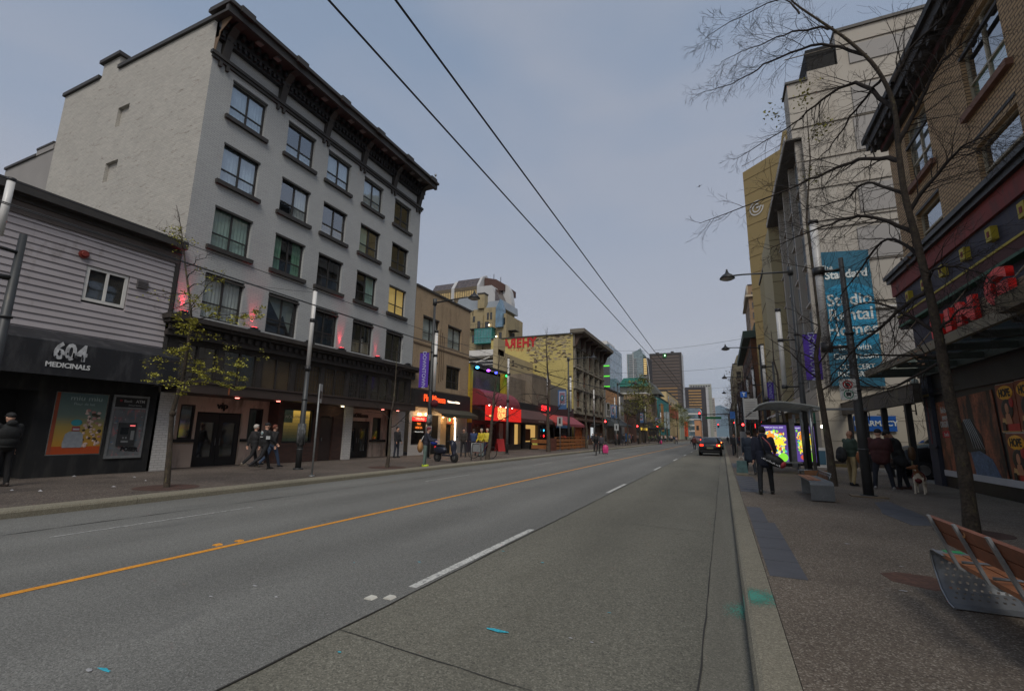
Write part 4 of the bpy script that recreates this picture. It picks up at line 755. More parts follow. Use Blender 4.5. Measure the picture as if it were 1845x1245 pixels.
# ---- yellow side-walled block with red roller-painted letters
M['yst'] = brick('yellow_painted_brick', c(188, 172, 108), c(182, 166, 102), c(166, 150, 94), .24, .085, mort=.006, bump=.4, var=.16, dirt=c(150, 138, 96), dt=(.6, .8))
M['gst'] = mat('grey_stone', c(132, 126, 112), .85, .16, .8, dirt=c(84, 78, 70), ds=1.2, dt=(.5, .7))
t = thing('yellow_block', 'four-storey block with yellow painted side wall, bracketed cornice and red graffiti letters at the roof', 'commercial building', (-17.9, 60.4, 0), R_(90)); Wd = 18.0
b = MB(); b.poly([(0, 0, 0), (0, 12.5, 0), (0, 12.5, 15.1), (0, 0, 15.1)][::-1]); b.poly([(0, 0, 15.1), (Wd, 0, 15.1), (Wd, 12.5, 15.1), (0, 12.5, 15.1)]); b.build('side_wall', M['yst'], t)
hs = [(1.4+i*3.25, z, 3.6+i*3.25, z+2.1) for i in range(5) for z in (5.3, 8.2, 11.1)]
b = MB(); b.wall(0, Wd, 4.4, 15.1, hs, .35); b.poly([(Wd, 0, 0), (Wd, 12, 0), (Wd, 12, 15.1), (Wd, 0, 15.1)]); b.build('front_wall', M['gst'], t)
b = MB()
for x in (0.3, 3.95, 7.2, 10.45, 13.7, 16.9): b.box(x, x+.55, -.18, 0, 4.4, 13.6)
for z in (4.35, 7.7, 10.5): b.box(-.02, Wd, -.25, -.0, z, z+.28)
b.build('pilasters', M['gst'], t)
for k_, (a, z, e, z1) in enumerate(hs):
    W = MB(); W.m = 0; W.poly([(a, .3, z), (e, .3, z), (e, .3, z1), (a, .3, z1)]); W.m = 1; W.box((a+e)/2-.05, (a+e)/2+.05, .2, .3, z, z1); W.box(a, (a+e)/2-.05, .2, .3, (z+z1)/2-.05, (z+z1)/2+.05); W.box((a+e)/2+.05, e, .2, .3, (z+z1)/2-.05, (z+z1)/2+.05); W.box(a-.1, e+.1, -.2, -.0, z-.15, z)
    W.build('window', [FGD if k_ % 4 else mat('rust_blind', c(110, 66, 36), .8, .2, 2), M['gst']], t)
b = MB(); b.box(-.3, Wd+.3, -1.5, .1, 15.1, 15.25); b.box(-.4, Wd+.4, -1.7, .3, 15.25, 15.75); b.box(-.05, Wd, -.25, 0, 13.4, 15.1); b.build('cornice', mat('cornice_grey', c(104, 98, 88), .8, .12, 1), t)
br = MB(); br.prism([(-.25, 13.4), (-.5, 13.7), (-.8, 14.5), (-1.4, 14.9), (-1.4, 15.1), (-.25, 15.1)], 'x', -.2, .2); bm_ = br.mesh('bracket', mat('cornice_brown', c(70, 56, 48), .8, .12, 1))
for i in range(7): put(bm_, 'bracket', t, None, (.4+i*2.86, 0, 0))
b = MB(); b.box(-.12, .1, .3, 12.5, 15.1, 15.28); b.build('parapet_cap', M['trim'], t)
# worn plaster area high on the yellow wall: a real skin of flaking paint
b = MB(); rr = random.Random(31)
for i in range(420):
    u = rr.random()**.7; y = rr.uniform(.3, 6.6); z = 15.0-rr.random()**1.6*3.6; s = rr.uniform(.05, .22)
    n = 5; b.m = rr.choice([0, 0, 1]); a0 = rr.random()*6
    ps_ = [(-.006-.001*(i % 5), y+s*1.7*math.cos(a0+2*math.pi*k/n), z+s*.55*math.sin(a0+2*math.pi*k/n)) for k in range(n)]
    if all(p[2] < 15.08 for p in ps_): b.poly(ps_)
b.build('flaked_paint', [mat('bare_plaster', c(150, 138, 112), .9, .15, 3), mat('bare_brick', c(96, 82, 70), .9, .15, 3)], t)
red = mat('graffiti_red', c(176, 34, 36), .7, .12, 3)
for k_, ch in enumerate('AREHY'):
    g = text_mesh(ch, 1.8, red, ext=.012, bold=.08, sx=(-.86 if ch == 'R' else .86)); put(g, 'graffiti_letter', t, None, (-.05-.002*k_, 10.0-(0, 1.05, 2.0, 3.05, 4.15)[k_], 14.3), R_(-90))
b = MB(); rr = random.Random(2)
for i in range(26): y = rr.uniform(5.9, 10.7); z = 13.6-rr.random()*.12; l = rr.uniform(.1, .45); b.box(-.02, -.004, y, y+.05, z-l, z)
b.build('paint_drips', red, t)
b = MB(); b.wall(0, Wd, .14, 4.35, [(.8, .5, 5.0, 3.3), (6, .15, 8, 3.3), (9, .5, 17, 3.4)], .3, y=.05); b.box(0, Wd, -.6, .05, 3.45, 3.8); b.build('shopfront', mat('brown_front', c(84, 62, 50), .8, .2, 1), t)
b = MB(); b.poly([(.8, .3, .5), (5, .3, .5), (5, .3, 3.3), (.8, .3, 3.3)]); b.build('orange_display', mat('orange_display', c(150, 78, 34), .5, .5, 2.5), t)
b = MB(); b.poly([(6, .3, .15), (17, .3, .15), (17, .3, 3.3), (6, .3, 3.3)]); b.build('glazing', oglass('row_glass2', c(76, 60, 50), .1, 1.5), t)
b = MB(); b.box(9.5, 11.2, .2, .28, 1.2, 2.7); b.build('lit_panel', lit('pale_panel', c(190, 196, 200), .6), t)
# ---- further down the left side
t = blk('striped_shop', 'pale shop with a rust striped upper screen and dark pitched awnings beyond the yellow block', 'shop building', -30, -17.9, 79.2, 96, 9.4, mat('pale_grey', c(128, 128, 126), .8, .1, .6)); grid_windows(t, 'right', 12.1, 1.2, 4.8, 3, 1, 4.0, 3, 2.4, 2.2, M['white'], FGD)
b = MB()
b.box(12.1, 12.13, .5, 12, 7.0, 9.3)
for i in range(8): b.box(12.13, 12.2, .6+i*1.5, 1.1+i*1.5, 7.2, 9.2)
b.build('rust_slats', mat('rust_slats', c(168, 130, 96), .8, .1, 1), t)
b = MB(); b.prism([(12.1, 4.5), (14.3, 3.3), (14.3, 3.0), (12.1, 3.2)], 'y', .2, 13); b.build('awning', mat('slate_awning', c(64, 70, 74), .8, .1, 1), t)
b = MB(); b.box(12.1, 12.15, .5, 12, .3, 2.9); b.build('shop_glass', oglass('shopglass3', c(88, 66, 50), .1, 1.5), t)
t = blk('blue_box_shop', 'low shop with a brick pier and a blue lower panel', 'shop building', -28, -17.9, 96.2, 110, 6.2, mat('brick_far', c(104, 72, 56), .8, .15, .8)); b = MB(); b.box(10.1, 10.2, .5, 5, .4, 2.0); b.build('blue_panel', mat('blue_panel', c(50, 100, 150), .6, .1, 1), t); b = MB(); b.box(10.1, 10.25, .5, 3, 3.3, 3.9); b.build('lit_sign', lit('far_orange_sign', c(255, 150, 60), 1.3), t)
t = blk('dark_shop_row', 'dark low shopfronts with small yellow lit signs', 'shop building', -32, -17.9, 110.5, 128, 9.5, mat('dark_far', c(70, 62, 56), .8, .15, .5)); b = MB(); b.box(14.1, 14.3, .5, 16, 2.9, 3.5); b.build('lit_fascia', lit('far_yellow_sign', c(206, 170, 60), .5), t); grid_windows(t, 'right', 14.1, 1, 5, 6, 1, 2.7, 3, 1.4, 2, M['trim'], FG)
t = blk('tan_block', 'tan block with a blank side wall and pale coping above dark awnings', 'commercial building', -27.2, -17.9, 128.2, 150, 12.6, mat('tan_far', c(142, 122, 96), .85, .1, .3), capm=M['white']); b = MB(); b.box(9.3, 11.2, .3, 21, 3.4, 5.2); b.build('canopy', mat('dark_canopy_far', c(50, 50, 54), .8, .1, 1), t); b = MB(); b.box(9.3, 9.5, .5, 20, .3, 3.2); b.build('glazing', oglass('glz_far', c(70, 56, 44), .1, 1.5), t)
t = blk('teal_facade', 'narrow theatre front painted teal with orange panels', 'theatre', -24, -17.7, 150.3, 184, 13.5, mat('teal_paint', c(54, 128, 128), .8, .12, .3))
b = MB(); b.box(6.3, 6.45, 8, 14, 3, 12); b.build('mural_panel', mat('mural_orange', c(170, 120, 60), .8, .2, .5), t); b = MB(); b.box(6.3, 6.45, 22, 25, 2, 10); b.build('mural_panel', mat('mural_orange', c(170, 120, 60)), t); b = MB(); b.box(6.3, 8.0, 16, 17, 4, 9.5); b.build('blade_sign', mat('blade_grey', c(150, 160, 165), .6, .1, 1), t)
t = blk('cream_block', 'cream stucco block stepping above the teal theatre', 'commercial building', -40, -18.4, 184.5, 236, 18.2, mat('cream_far', c(196, 174, 128), .85, .06, .2), capm=M['trim']); b = MB(); b.box(21.6, 21.75, 2, 48, 9.0, 13.4); b.m = 0; b.build('orange_band', mat('orange_band', c(160, 84, 46), .8, .15, .3), t); grid_windows(t, 'right', 21.6, 6, 15.0, 5, 1, 9, 3, 3, 2, M['trim'], FGD)
b = MB(); b.box(3, 9, 2, 10, 18.5, 20.6); b.build('roof_unit', M['white'], t)
t = blk('sage_block', 'pale sage cinema block with a blank side wall and an orange vertical blade sign', 'cinema', -32, -18.0, 238, 300, 15.9, mat('sage_far', c(152, 160, 142), .85, .05, .2)); b = MB(); b.box(14.0, 15.6, 26, 28, 1.5, 9.2); s = b.build('blade_sign', mat('orange_blade', c(196, 72, 34), .6, .1, 1), t)
t = blk('teal_glass_block', 'teal glazed office low behind the sage block', 'office building', -24, -11.5, 305, 330, 18.5, FGB); bands(t, 'floor_lines', 12.5, 20, 1, 18, 5, .25, M['white'], ('front', 'right'))
t = blk('peach_block', 'small peach stucco building at the end of the left row', 'commercial building', -12.9, -10.0, 262, 280, 9.8, mat('peach_far', c(190, 140, 104), .85, .06, .3)); grid_windows(t, 'front', 2.9, .9, 5, 1, 1, 3, 3, 1.0, 2, M['trim'], FG)
t = thing('pagoda_sign', 'teal green sloping rooftop sign structure above the tan block', 'roof sign', (-26.5, 134, 0)); b = MB()
b.prism([(0, 15.2), (8.6, 15.2), (7.2, 17.6), (1.6, 17.6)], 'y', 0, 2.5); b.build('roof_slope', mat('pagoda_teal', c(44, 116, 104), .6, .3, 1.5), t); b = MB(); b.box(.4, 8.2, .3, 2.2, 12.9, 15.2); b.build('base', mat('slate_far', c(86, 88, 84), .8, .1, 1), t)
b = MB(); b.prism([(8.6, 13), (11.5, 13), (9.2, 16.2), (7.6, 16.6)], 'y', .5, 12); b.build('side_roof', MATS['slate_far'], t)
# ---- cream balcony block and lodge hotel behind the low shops
t = thing('gallery_block', 'cream flat-roofed building with open gallery decks behind the curry restaurant', 'apartment building', (-34, 50, 0)); b = MB(); b.box(0, 10.4, 0, 10, 0, 11.2); b.build('walls', mat('gallery_cream', c(164, 150, 118), .85, .1, .5), t)
b = MB(); b.box(5, 10.6, -1.6, 0, 10.6, 11.3); b.box(5.0, 10.6, -1.6, 0, 8.6, 8.85); b.box(5, 10.6, -1.6, 0, 6.8, 7.0); b.build('deck', M['white'], t)
b = MB(); b.box(5.2, 10.0, -.05, 0, 8.9, 10.5); b.box(5.2, 10.0, -.05, 0, 7.1, 8.5); b.build('deck_glazing', FGD, t)  # dark far glass behind the gallery decks
b = MB(); b.box(10.0, 10.6, -1.7, .3, 2, 12.6); b.build('stair_pier', MATS['gallery_cream'], t)
b = MB(); b.box(5.0, 10, -1.62, -1.55, 9.9, 9.98); b.box(5, 10, -1.62, -1.55, 9.5, 9.56); b.tube([(5, -1.6, 8.9), (9.5, -1.6, 10.4)], .06, 6); b.build('railing', M['white'], t)
# tan lodge with green glazed bays
lodge = mat('lodge_tan', c(150, 136, 104), .85, .1, .4, dirt=c(122, 110, 86), ds=.6); ggl = oglass('teal_glazing', c(44, 112, 112), .1, 1.7)
t = thing('lodge_block', 'tan condominium with stepped roofs, square chimney and teal glazed bays', 'apartment building', (-56, 90, 0))
b = MB(); b.box(5.2, 8.5, 0, 9, 0, 27.6); b.box(5.6, 8.5, .8, 9, 27.6, 29.2); b.box(8.5, 12.2, .5, 9, 0, 29.3); b.box(12.2, 14.4, -.2, 9, 0, 27.4); b.box(6.9, 8.6, .3, 2, 29.3, 32.6); b.box(.3, 5.2, 1, 9, 0, 29.0); b.build('walls', lodge, t)
b = MB(); b.prism([(.2, 29.2), (7.6, 29.2), (6.6, 32.4), (1.4, 32.4)], 'y', 1.2, 9); b.prism([(8.7, 29.3), (13.2, 29.0), (13.0, 30.8), (9.6, 30.8)], 'y', .8, 9); b.build('roof_slope', mat('zinc_roof', c(142, 150, 158), .5, .1, .4), t)
b = MB(); b.box(6.8, 8.7, .2, 2.1, 32.6, 32.9); b.build('chimney_cap', M['trim'], t)
b = MB(); b.prism([(12.1, 24.3), (13.8, 24.3), (13.8, 28.2), (13.1, 30.6), (12.1, 28.6)], 'y', -.9, .6); b.build('glazed_gable', oglass('blue_gable', c(76, 110, 132), .1, 1.8), t)
b = MB(); b.box(7.3, 11.5, -1.4, .5, 20.9, 24.0); b.build('glazed_bay', ggl, t); b = MB()
for i in range(7): b.box(7.3+i*.69, 7.37+i*.69, -1.47, -1.4, 20.9, 24.0)
for z in (20.8, 22.0, 23.95): b.box(7.25, 11.55, -1.5, .1, z, z+.12)
b.build('bay_mullions', mat('teal_frame', c(64, 144, 138), .6, .1, 1), t)
b = MB(); b.box(5.6, 11.6, -1.3, .5, 24.2, 24.32); b.box(5.6, 11.6, -1.32, -1.27, 25.2, 25.26)
for i in range(11): b.box(5.6+i*.59, 5.64+i*.59, -1.3, -1.27, 24.3, 25.2)
b.build('balcony', M['black'], t)
for x, z, w_, h_, y_ in ((6.0, 26.2, .45, 1.2, 0), (7.2, 24.6, .6, 1.6, 0), (9.3, 26.6, .4, 1.5, .5), (10.1, 26.6, .4, 1.5, .5), (8.9, 24.6, .8, 1.4, .5), (12.7, 22.0, .6, 1.2, -.2), (6.0, 21.5, .6, 1.6, 0), (13.8, 25, .3, 1.4, -.2)): put(simple_win(w_, h_, M['trim'], FGD), 'window', t, None, (x, y_, z))
b = MB(); b.ell((9.97, .2, 25.2), .16, .16, .16); b.ell((12.2, -.5, 22.3), .16, .16, .16); b.build('wall_light', lit('far_bulb', c(255, 240, 210), 4), t)
b = MB(); b.box(14.4, 15.8, 1, 3, 22.2, 22.35); b.tube([(14.6, 1.5, 22.3), (14.6, 1.5, 24)], .05, 6); b.tube([(15.6, 1.5, 22.3), (15.6, 1.5, 23.6)], .05, 6); b.box(14.3, 16.2, .8, 3, 23.7, 23.8); b.ell((15.0, 2, 22.9), .5, .4, .5, 8, 6); b.build('roof_pergola', M['trim'], t)
# white hotel with curved glazed roof volumes
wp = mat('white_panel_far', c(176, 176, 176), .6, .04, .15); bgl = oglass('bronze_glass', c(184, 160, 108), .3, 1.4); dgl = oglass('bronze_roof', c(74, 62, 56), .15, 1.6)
t = thing('curved_hotel', 'tall white hotel tower with rounded bronze-glazed roof volumes', 'hotel tower', (-102.5, 150, 0))
def bay(x0, x1, y0, y1, z0, z1, zt):
    b = MB(); pr = [(y0, z0), (y0, z1), (y0+2.6, zt-1.2), (y0+5.5, zt), (y1, zt), (y1, z0)]; b.prism(pr, 'x', x0, x1); return b
b = bay(0, 9.3, 0, 16, 30, 56.2, 60.8); b.m = 0; b.build('window_bay', bgl, t); b = bay(10.6, 20.6, 0, 16, 30, 56.4, 61.6); b.build('window_bay', bgl, t)
b = MB()
for a, e, z1, zt in ((.0, 9.3, 56.2, 60.8), (10.6, 20.6, 56.4, 61.6)): b.prism([(-.1, z1), (2.5, zt-1.1), (5.5, zt+.08), (5.5, zt-.4), (2.9, zt-1.6), (.3, z1)], 'x', a, e)
b.build('bronze_roof', dgl, t)
b = MB()
for a, e, s_ in ((.0, 9.3, 9), (10.6, 20.6, 10)):
    for i in range(s_): x = a+(e-a)*(i+.5)/s_; b.box(x-.09, x+.09, -.12, 0, 30, 56.2)
    for z in (43.6, 47.2, 51.2, 55.2): b.box(a, e, -.14, 0, z, z+1.3)
b.build('mullions', mat('bronze_frame', c(92, 80, 60), .6, .1, .5), t)
b = bay(9.3, 10.6, -.4, 16, 30, 56.6, 61.2); b.prism([(-.4, 30), (-.4, 56.8), (2.4, 60.8), (5.5, 62.3), (8, 61.2), (12, 57.5), (16, 57), (16, 30)], 'x', 20.6, 21.6)
b.box(21.6, 29.5, -2.0, 14, 28, 51.0); b.prism([(21.6, 51), (29.5, 51), (27.6, 55.4), (21.6, 55.4)], 'y', -2, 12)
b.prism([(29.5, 28), (33.2, 28), (33.2, 50), (32.4, 54.6), (31, 57.0), (29.5, 57.2)], 'y', 4, 7); b.build('white_walls', wp, t)
b = MB(); b.prism([(22, 55.4), (30.5, 54.5), (30.5, 57), (27, 59.3), (22, 60.6)], 'y', 3, 14); b.build('plant_screen', mat('plant_brown', c(74, 50, 42), .8, .1, .3), t)
b = MB(); b.prism([(29.4, 44), (33.6, 44), (29.4, 53.8)], 'y', -2.4, 3.9); b.build('sloped_glazing', dgl, t)
b = MB(); b.tube([(24.5, 6, 60), (24.5, 6, 62.6)], .12, 6); b.tube([(27.5, 6, 58.5), (27.5, 6, 61)], .12, 6); b.build('antenna', M['trim'], t)
b = MB(); b.box(0, 33, 0, 7, 0, 30); b.build('tower_base', wp, t)
# ---- left skyline
t = thing('glass_office', 'dark glass office with green light lines and a pale blue street face', 'office tower', (-36, 121.2, 0)); 
b = MB(); b.box(0, 10, 0, 17, 0, 25.3); b.build('walls', oglass('office_dark', c(34, 40, 44), .15, 1.7), t)
b = MB(); b.poly([(10.03, -.02, 0), (10.03, 17, 0), (10.03, 17, 25.3), (10.03, -.02, 25.3)]); b.build('street_face', oglass('office_blue', c(112, 132, 148), .12, 2.0), t)
b = MB(); b.poly([(6, -.04, 19.6), (9.98, -.04, 19.6), (9.98, -.04, 25.3), (6, -.04, 25.3)]); b.build('upper_glass', oglass('office_mid', c(78, 96, 104), .1, 1.9), t)
b = MB()
for z in (19.3, 16.6, 13.9, 11.1): b.box(5.0, 9.95, -.12, -.03, z, z+.3)
b.build('green_light_line', lit('green_line', c(96, 226, 60), .45), t)
b = MB()
for i in range(9): b.box(10.03, 10.08, 1+i*1.8, 1.06+i*1.8, 0, 25.2)
for i in range(9): b.box(10.03, 10.07, 0, 17, 2.5+i*2.7, 2.56+i*2.7)
b.build('street_mullions', mat('mullion_blue', c(124, 140, 152), .5, .05, 1), t)
b = MB(); b.box(2, 9, 2, 12, 25.3, 26.6); b.build('roof_plant', M['white'], t)
t = thing('balcony_tower', 'slim glass condominium tower with a pointed sail top and stacked balconies', 'apartment tower', (-46.2, 260, 0)); W = 8.8
b = MB(); b.prism([(0, 0), (8.8, 0), (8.8, 46), (7.7, 48.9), (5.4, 47.6), (3.2, 46.9), (3.0, 46.0), (0, 46.0)], 'y', 0, 14); b.build('walls', oglass('tower_teal', c(96, 116, 120), .12, 1.8), t)
b = MB()
for i in range(26):
    z = 20+i*1.0; b.box(1.2, 3.2, -.5, 0, z, z+.35)
    if i < 24: b.box(3.9, 5.4, -.5, 0, z, z+.3); b.box(5.6, 8.3, -.06, 0, z, z+.12)
b.build('balconies', mat('balcony_pale', c(158, 160, 160), .7, .06, .3), t)
b = MB(); b.box(3.3, 3.7, -.3, 0, 18, 46.5); b.box(0, .3, -.2, 0, 18, 46); b.build('fin', wp, t)
b = MB(); b.box(8.8, 11.6, .5, 14, 0, 43.5); b.build('side_wing', mat('wing_dark', c(52, 48, 48), .7, .15, .4), t)
b = MB()
for i in range(9): b.box(9.0, 10.6, .35, .5, 34.5+i*1.0, 35.0+i*1.0)
b.build('lit_balcony', lit('balcony_lit', c(210, 180, 120), .55), t)
b = MB()
for i in range(16): b.box(9.0, 10.8, .35, .5, 18.5+i*1.0, 18.85+i*1.0)
b.tube([(11.2, .4, 18), (11.9, .4, 28), (11.4, .4, 38), (10.6, .4, 43)], .22, 6); b.build('wing_edge', MATS['balcony_pale'], t)
t = thing('brown_office', 'broad brown banded office tower with a small green emblem near its top', 'office tower', (-39.1, 300, 0)); W = 18.9
b = MB(); b.box(0, W, 0, 16, 0, 52.3); b.build('walls', mat('brown_wall', c(74, 66, 62), .6, .1, .1), t)
bands(t, 'floor_bands', W, 16, 4, 51.5, 24, .42, mat('brown_band', c(98, 86, 78), .6, .1, .1), ('front',), .15, 1.4)
b = MB(); b.box(.1, W-.1, -.22, 0, 51.2, 52.2); b.box(0, .6, -.2, 0, 0, 52.3); b.box(W-.6, W, -.2, 0, 0, 52.3); b.build('frame_piers', mat('brown_pier', c(60, 56, 54), .6, .1, .1), t)
bands(t, 'sunlit_bands', W, 16, 20, 31.9, 6, .42, mat('brown_band_sunlit', c(150, 118, 76), .6, .1, .1), ('front',), .18, 3.2)  # lighter repeat of the brown bands, sunlight painted into their colour
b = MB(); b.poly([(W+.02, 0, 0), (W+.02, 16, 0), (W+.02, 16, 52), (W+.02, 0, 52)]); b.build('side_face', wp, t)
b = MB(); b.box(3.6, 5.4, 3, 6, 52.3, 53.4); b.box(12.5, 14.3, 3, 6, 52.3, 53.6); b.build('roof_plant', M['trim'], t)
b = MB(); n = 8
for k in range(8): a = 2*math.pi*k/8; b.box(9.2+math.cos(a)*.75-.42, 9.2+math.cos(a)*.75+.42, -.5, -.3, 50.6+math.sin(a)*.95-.42, 50.6+math.sin(a)*.95+.42)
b.build('green_emblem', mat('emblem_green', c(30, 120, 40), .6, .1, 1, ), t); b = MB(); b.box(9.0, 9.6, -.6, -.5, 50.2, 51.2); b.build('emblem_light', lit('emblem_white', c(200, 255, 210), 1.5), t)
t = thing('copper_office', 'dark squat office block with copper lit window bands', 'office tower', (-27.6, 420, 0)); W = 17.0
b = MB(); b.box(0, W, 0, 20, 0, 42.3); b.build('walls', mat('dark_office', c(56, 52, 54), .6, .1, .1), t); bands(t, 'floor_bands', W, 20, 24.5, 41.0, 7, .5, mat('office_band_lit', c(168, 132, 82), .6, .1, .1), ('front',), .2, 3.6)  # the lit bands are painted in colour and do not glow
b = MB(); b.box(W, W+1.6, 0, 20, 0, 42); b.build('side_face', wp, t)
t = thing('pale_top_block', 'pale upper storeys of a block peering over the copper-banded office', 'office tower', (-24.8, 445, 0)); b = MB(); b.box(0, 18.2, 0, 16, 0, 47.2); b.build('walls', mat('pale_far2', c(150, 152, 144), .8, .05, .1), t); grid_windows(t, 'front', 18, 1.2, 44.8, 8, 1, 2.1, 2, 1.2, 1.3, wp, FGD, bars=False)
t = thing('grid_tower', 'slender pale tower with a square window grid at the end of the street', 'apartment tower', (-12, 600, 0)); b = MB(); b.box(0, 5.9, 0, 8, 0, 46.5); b.build('walls', mat('grid_pale', c(160, 150, 140), .8, .05, .1), t); grid_windows(t, 'front', 6, .5, 8, 4, 15, 1.35, 2.5, .8, 1.4, wp, FGD, bars=False)
# mountains
M['mtn'] = mat('mountain_forest', c(70, 84, 78), .95, .25, .0016, fine=.2, fs=.006)
b = MB(); rr = random.Random(17); rows_ = []
for j in range(9):
    y = 7600+j*420; row = []
    for i in range(61):
        x = -6000+i*200; hgt = (620+190*math.sin(i*.31+1.2)+120*math.sin(i*.83+j*.3)+rr.uniform(-40, 40))*min(1, (j+.05)/5.0); row.append(b.av((x, y, max(-5, hgt))))
    rows_.append(row)
b.smooth = True
for r1, r2 in zip(rows_, rows_[1:]):
    for i in range(60): b.face((r1[i], r1[i+1], r2[i+1], r2[i]))
struct('mountains', b, M['mtn'])
# ================================================================ RIGHT SIDE: brown brick block with painted shopfront
M['tbrick'] = brick('brown_brick', c(184, 154, 116), c(172, 144, 108), c(112, 94, 74), .3, .1, mort=.02, bump=1.0, var=.16)
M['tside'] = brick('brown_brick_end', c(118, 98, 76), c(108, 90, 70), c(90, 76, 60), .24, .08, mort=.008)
RX = 6.6
t = thing('brown_brick_block', 'brown brick corner block with sash windows over a painted navy and red shopfront', 'commercial building', (RX, 21.0, 0), R_(-90)); Wd = 26.0
# local x = 21 - y_world ; local y = depth to +x
wx = [(1.6, 3.45), (5.8, 7.75), (10.3, 12.2), (14.8, 16.5)]; wz = [(7.82, 9.25), (10.3, 12.45)]
hs = [(a, z, e, z1) for a, e in wx for z, z1 in wz]
b = MB(); b.wall(0, Wd, 7.4, 13.0, hs, .22); b.build('front_wall', M['tbrick'], t)
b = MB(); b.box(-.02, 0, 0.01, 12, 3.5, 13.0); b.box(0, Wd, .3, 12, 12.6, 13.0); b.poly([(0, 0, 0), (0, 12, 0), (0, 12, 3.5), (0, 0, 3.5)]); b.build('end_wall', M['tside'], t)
sashf = mat('sash_cream', c(158, 148, 126), .6, .1, 2); M['sashf'] = sashf; M['bsill'] = mat('brick_sill', c(118, 86, 70), .8, .2, 4)
for i, (a, z, e, z1) in enumerate(hs):
    W = window(t, a, z, e-a, z1-z, 'cross' if i % 2 else 'sash', ['dark', 'blind', 'dark', 'low', 'right', 'dark', 'dark', 'dark'][i], ['dark', 'white', 'dark', 'green', 'white', 'dark', 'dark', 'dark'][i], True, 'sashf', seed=i, sillm='bsill', lintel=True, fr=.055, glassm='glassr')
b = MB(); b.box(-.35, Wd, -.3, .3, 13.0, 13.12); b.box(-.5, Wd, -.55, .3, 13.12, 13.45); b.box(-.6, Wd, -.66, .3, 13.45, 13.65); b.box(-.1, Wd, -.2, 0, 12.75, 13.0)
n = 46
for i in range(n): x = -.3+i*(Wd+.3)/n; b.box(x, x+.22, -.48, -.3, 12.9, 13.12)
b.build('cornice', mat('rusty_black', c(48, 44, 42), .7, .2, 2), t)
b = MB(); b.box(-.1, Wd, -.215, -.2, 12.78, 12.97); b.build('red_soffit_strip', mat('soffit_red', c(70, 28, 26), .8, .3, 3), t)
# painted shopfront band
navy = mat('navy_paint', c(48, 48, 64), .7, .15, 1.5, dirt=c(66, 62, 66), ds=1.5); redp = mat('faded_red_paint', c(122, 52, 48), .75, .18, 2, dirt=c(90, 56, 52), ds=2); ylp = mat('yellow_trim', c(168, 150, 40), .6, .15, 3); grn = mat('green_trim', c(40, 84, 60), .6, .15, 3)
b = MB(); b.box(-.75, Wd, -.42, .25, 7.5, 7.66); b.box(-.8, Wd, -.5, .25, 7.66, 7.8); b.build('band_cornice', M['black'], t)
b = MB(); b.box(-.7, Wd, -.3, .2, 6.98, 7.5); b.build('red_fascia', redp, t)
b = MB(); b.box(-.66, Wd, -.22, .2, 6.2, 6.98); b.box(0, Wd, -.05, .2, 4.2, 5.75); b.build('navy_fascia', navy, t)
b = MB(); b.box(-.67, Wd, -.26, .2, 6.14, 6.2); b.build('yellow_line', ylp, t); b = MB(); b.box(-.65, Wd, -.24, .2, 5.84, 6.14); b.build('maroon_band', mat('maroon_band', c(72, 34, 32), .75, .15, 2), t); b = MB(); b.box(-.66, Wd, -.27, .2, 5.76, 5.84); b.build('green_line', grn, t)
bk = MB(); bk.box(-.13, .13, -.36, -.22, 6.42, 6.76); bk.m = 1; bk.box(-.05, .05, -.37, -.36, 6.52, 6.66); bkm = bk.mesh('square_rosette', [ylp, redp])
for x in (.9, 2.3, 3.7, 5.1, 6.5, 7.9): put(bkm, 'square_rosette', t, None, (x, 0, 0))
b = MB(); b.box(-.66, -.0, -.2, .5, 5.7, 7.0); b.build('corner_return', navy, t)
b = MB(); b.box(0, .62, -.06, .35, .14, 4.3); b.box(.0, .62, -.1, .0, 1.35, 1.42); b.build('corner_pilaster', mat('pilaster_blue', c(52, 54, 66), .7, .12, 1.5), t); b = MB(); b.box(.05, .57, -.07, -.06, 3.1, 3.18); b.build('gold_band', mat('gold_band', c(140, 116, 64), .6, .1, 3), t); b = MB(); b.box(.26, .36, -.072, -.06, 1.5, 3.05); b.build('red_flute', mat('red_flute', c(90, 46, 52), .7, .1, 3), t)
b = MB(); b.box(.62, Wd, .06, .3, .14, 4.2); b.box(.62, Wd, -.02, .06, 3.12, 3.2); b.build('hoarding', M['black'], t)
b = MB(); b.box(.75, 12, .0, .06, .5, .68); b.build('torn_white_strip', mat('white_strip', c(176, 176, 178), .8, .06, 2), t)
# posters pasted on the hoarding
p1 = thing('denim_poster', 'large rust-brown denim advertisement pasted on the black hoarding behind the tree', 'poster', (RX, 21.0, 0), R_(-90))
b = MB(); b.prism([(.78, .66), (4.55, .66), (4.42, 2.98), (.74, 2.86)], 'y', .03, .05); b.build('sheet', mat('rust_print', c(150, 86, 60), .6, .5, 1.6, fine=.35, fs=14, dirt=c(40, 30, 27), ds=1.1, dt=(.42, .58)), p1)
b = MB(); b.prism([(2.9, .67), (4.25, .67), (3.9, 1.15), (3.3, 1.35), (2.75, 1.3)], 'y', .018, .028); b.build('printed_jeans', mat('print_denim', c(78, 98, 124), .6, .3, 5, fine=.3, fs=25), p1)
b = MB(); b.prism([(2.6, 1.3), (3.6, 1.28), (3.55, 1.75), (3.0, 2.25), (2.5, 2.2), (2.3, 1.7)], 'y', .02, .029); b.build('printed_jacket', mat('print_black', c(26, 26, 28), .6, .2, 5), p1)
b = MB(); b.ell((2.25, .024, 2.35), .22, .008, .42, 14, 8); b.ell((2.05, .024, 1.9), .12, .008, .3, 10, 6); b.build('printed_face', mat('print_skin', c(118, 82, 70), .6, .2, 5), p1)
b = MB()
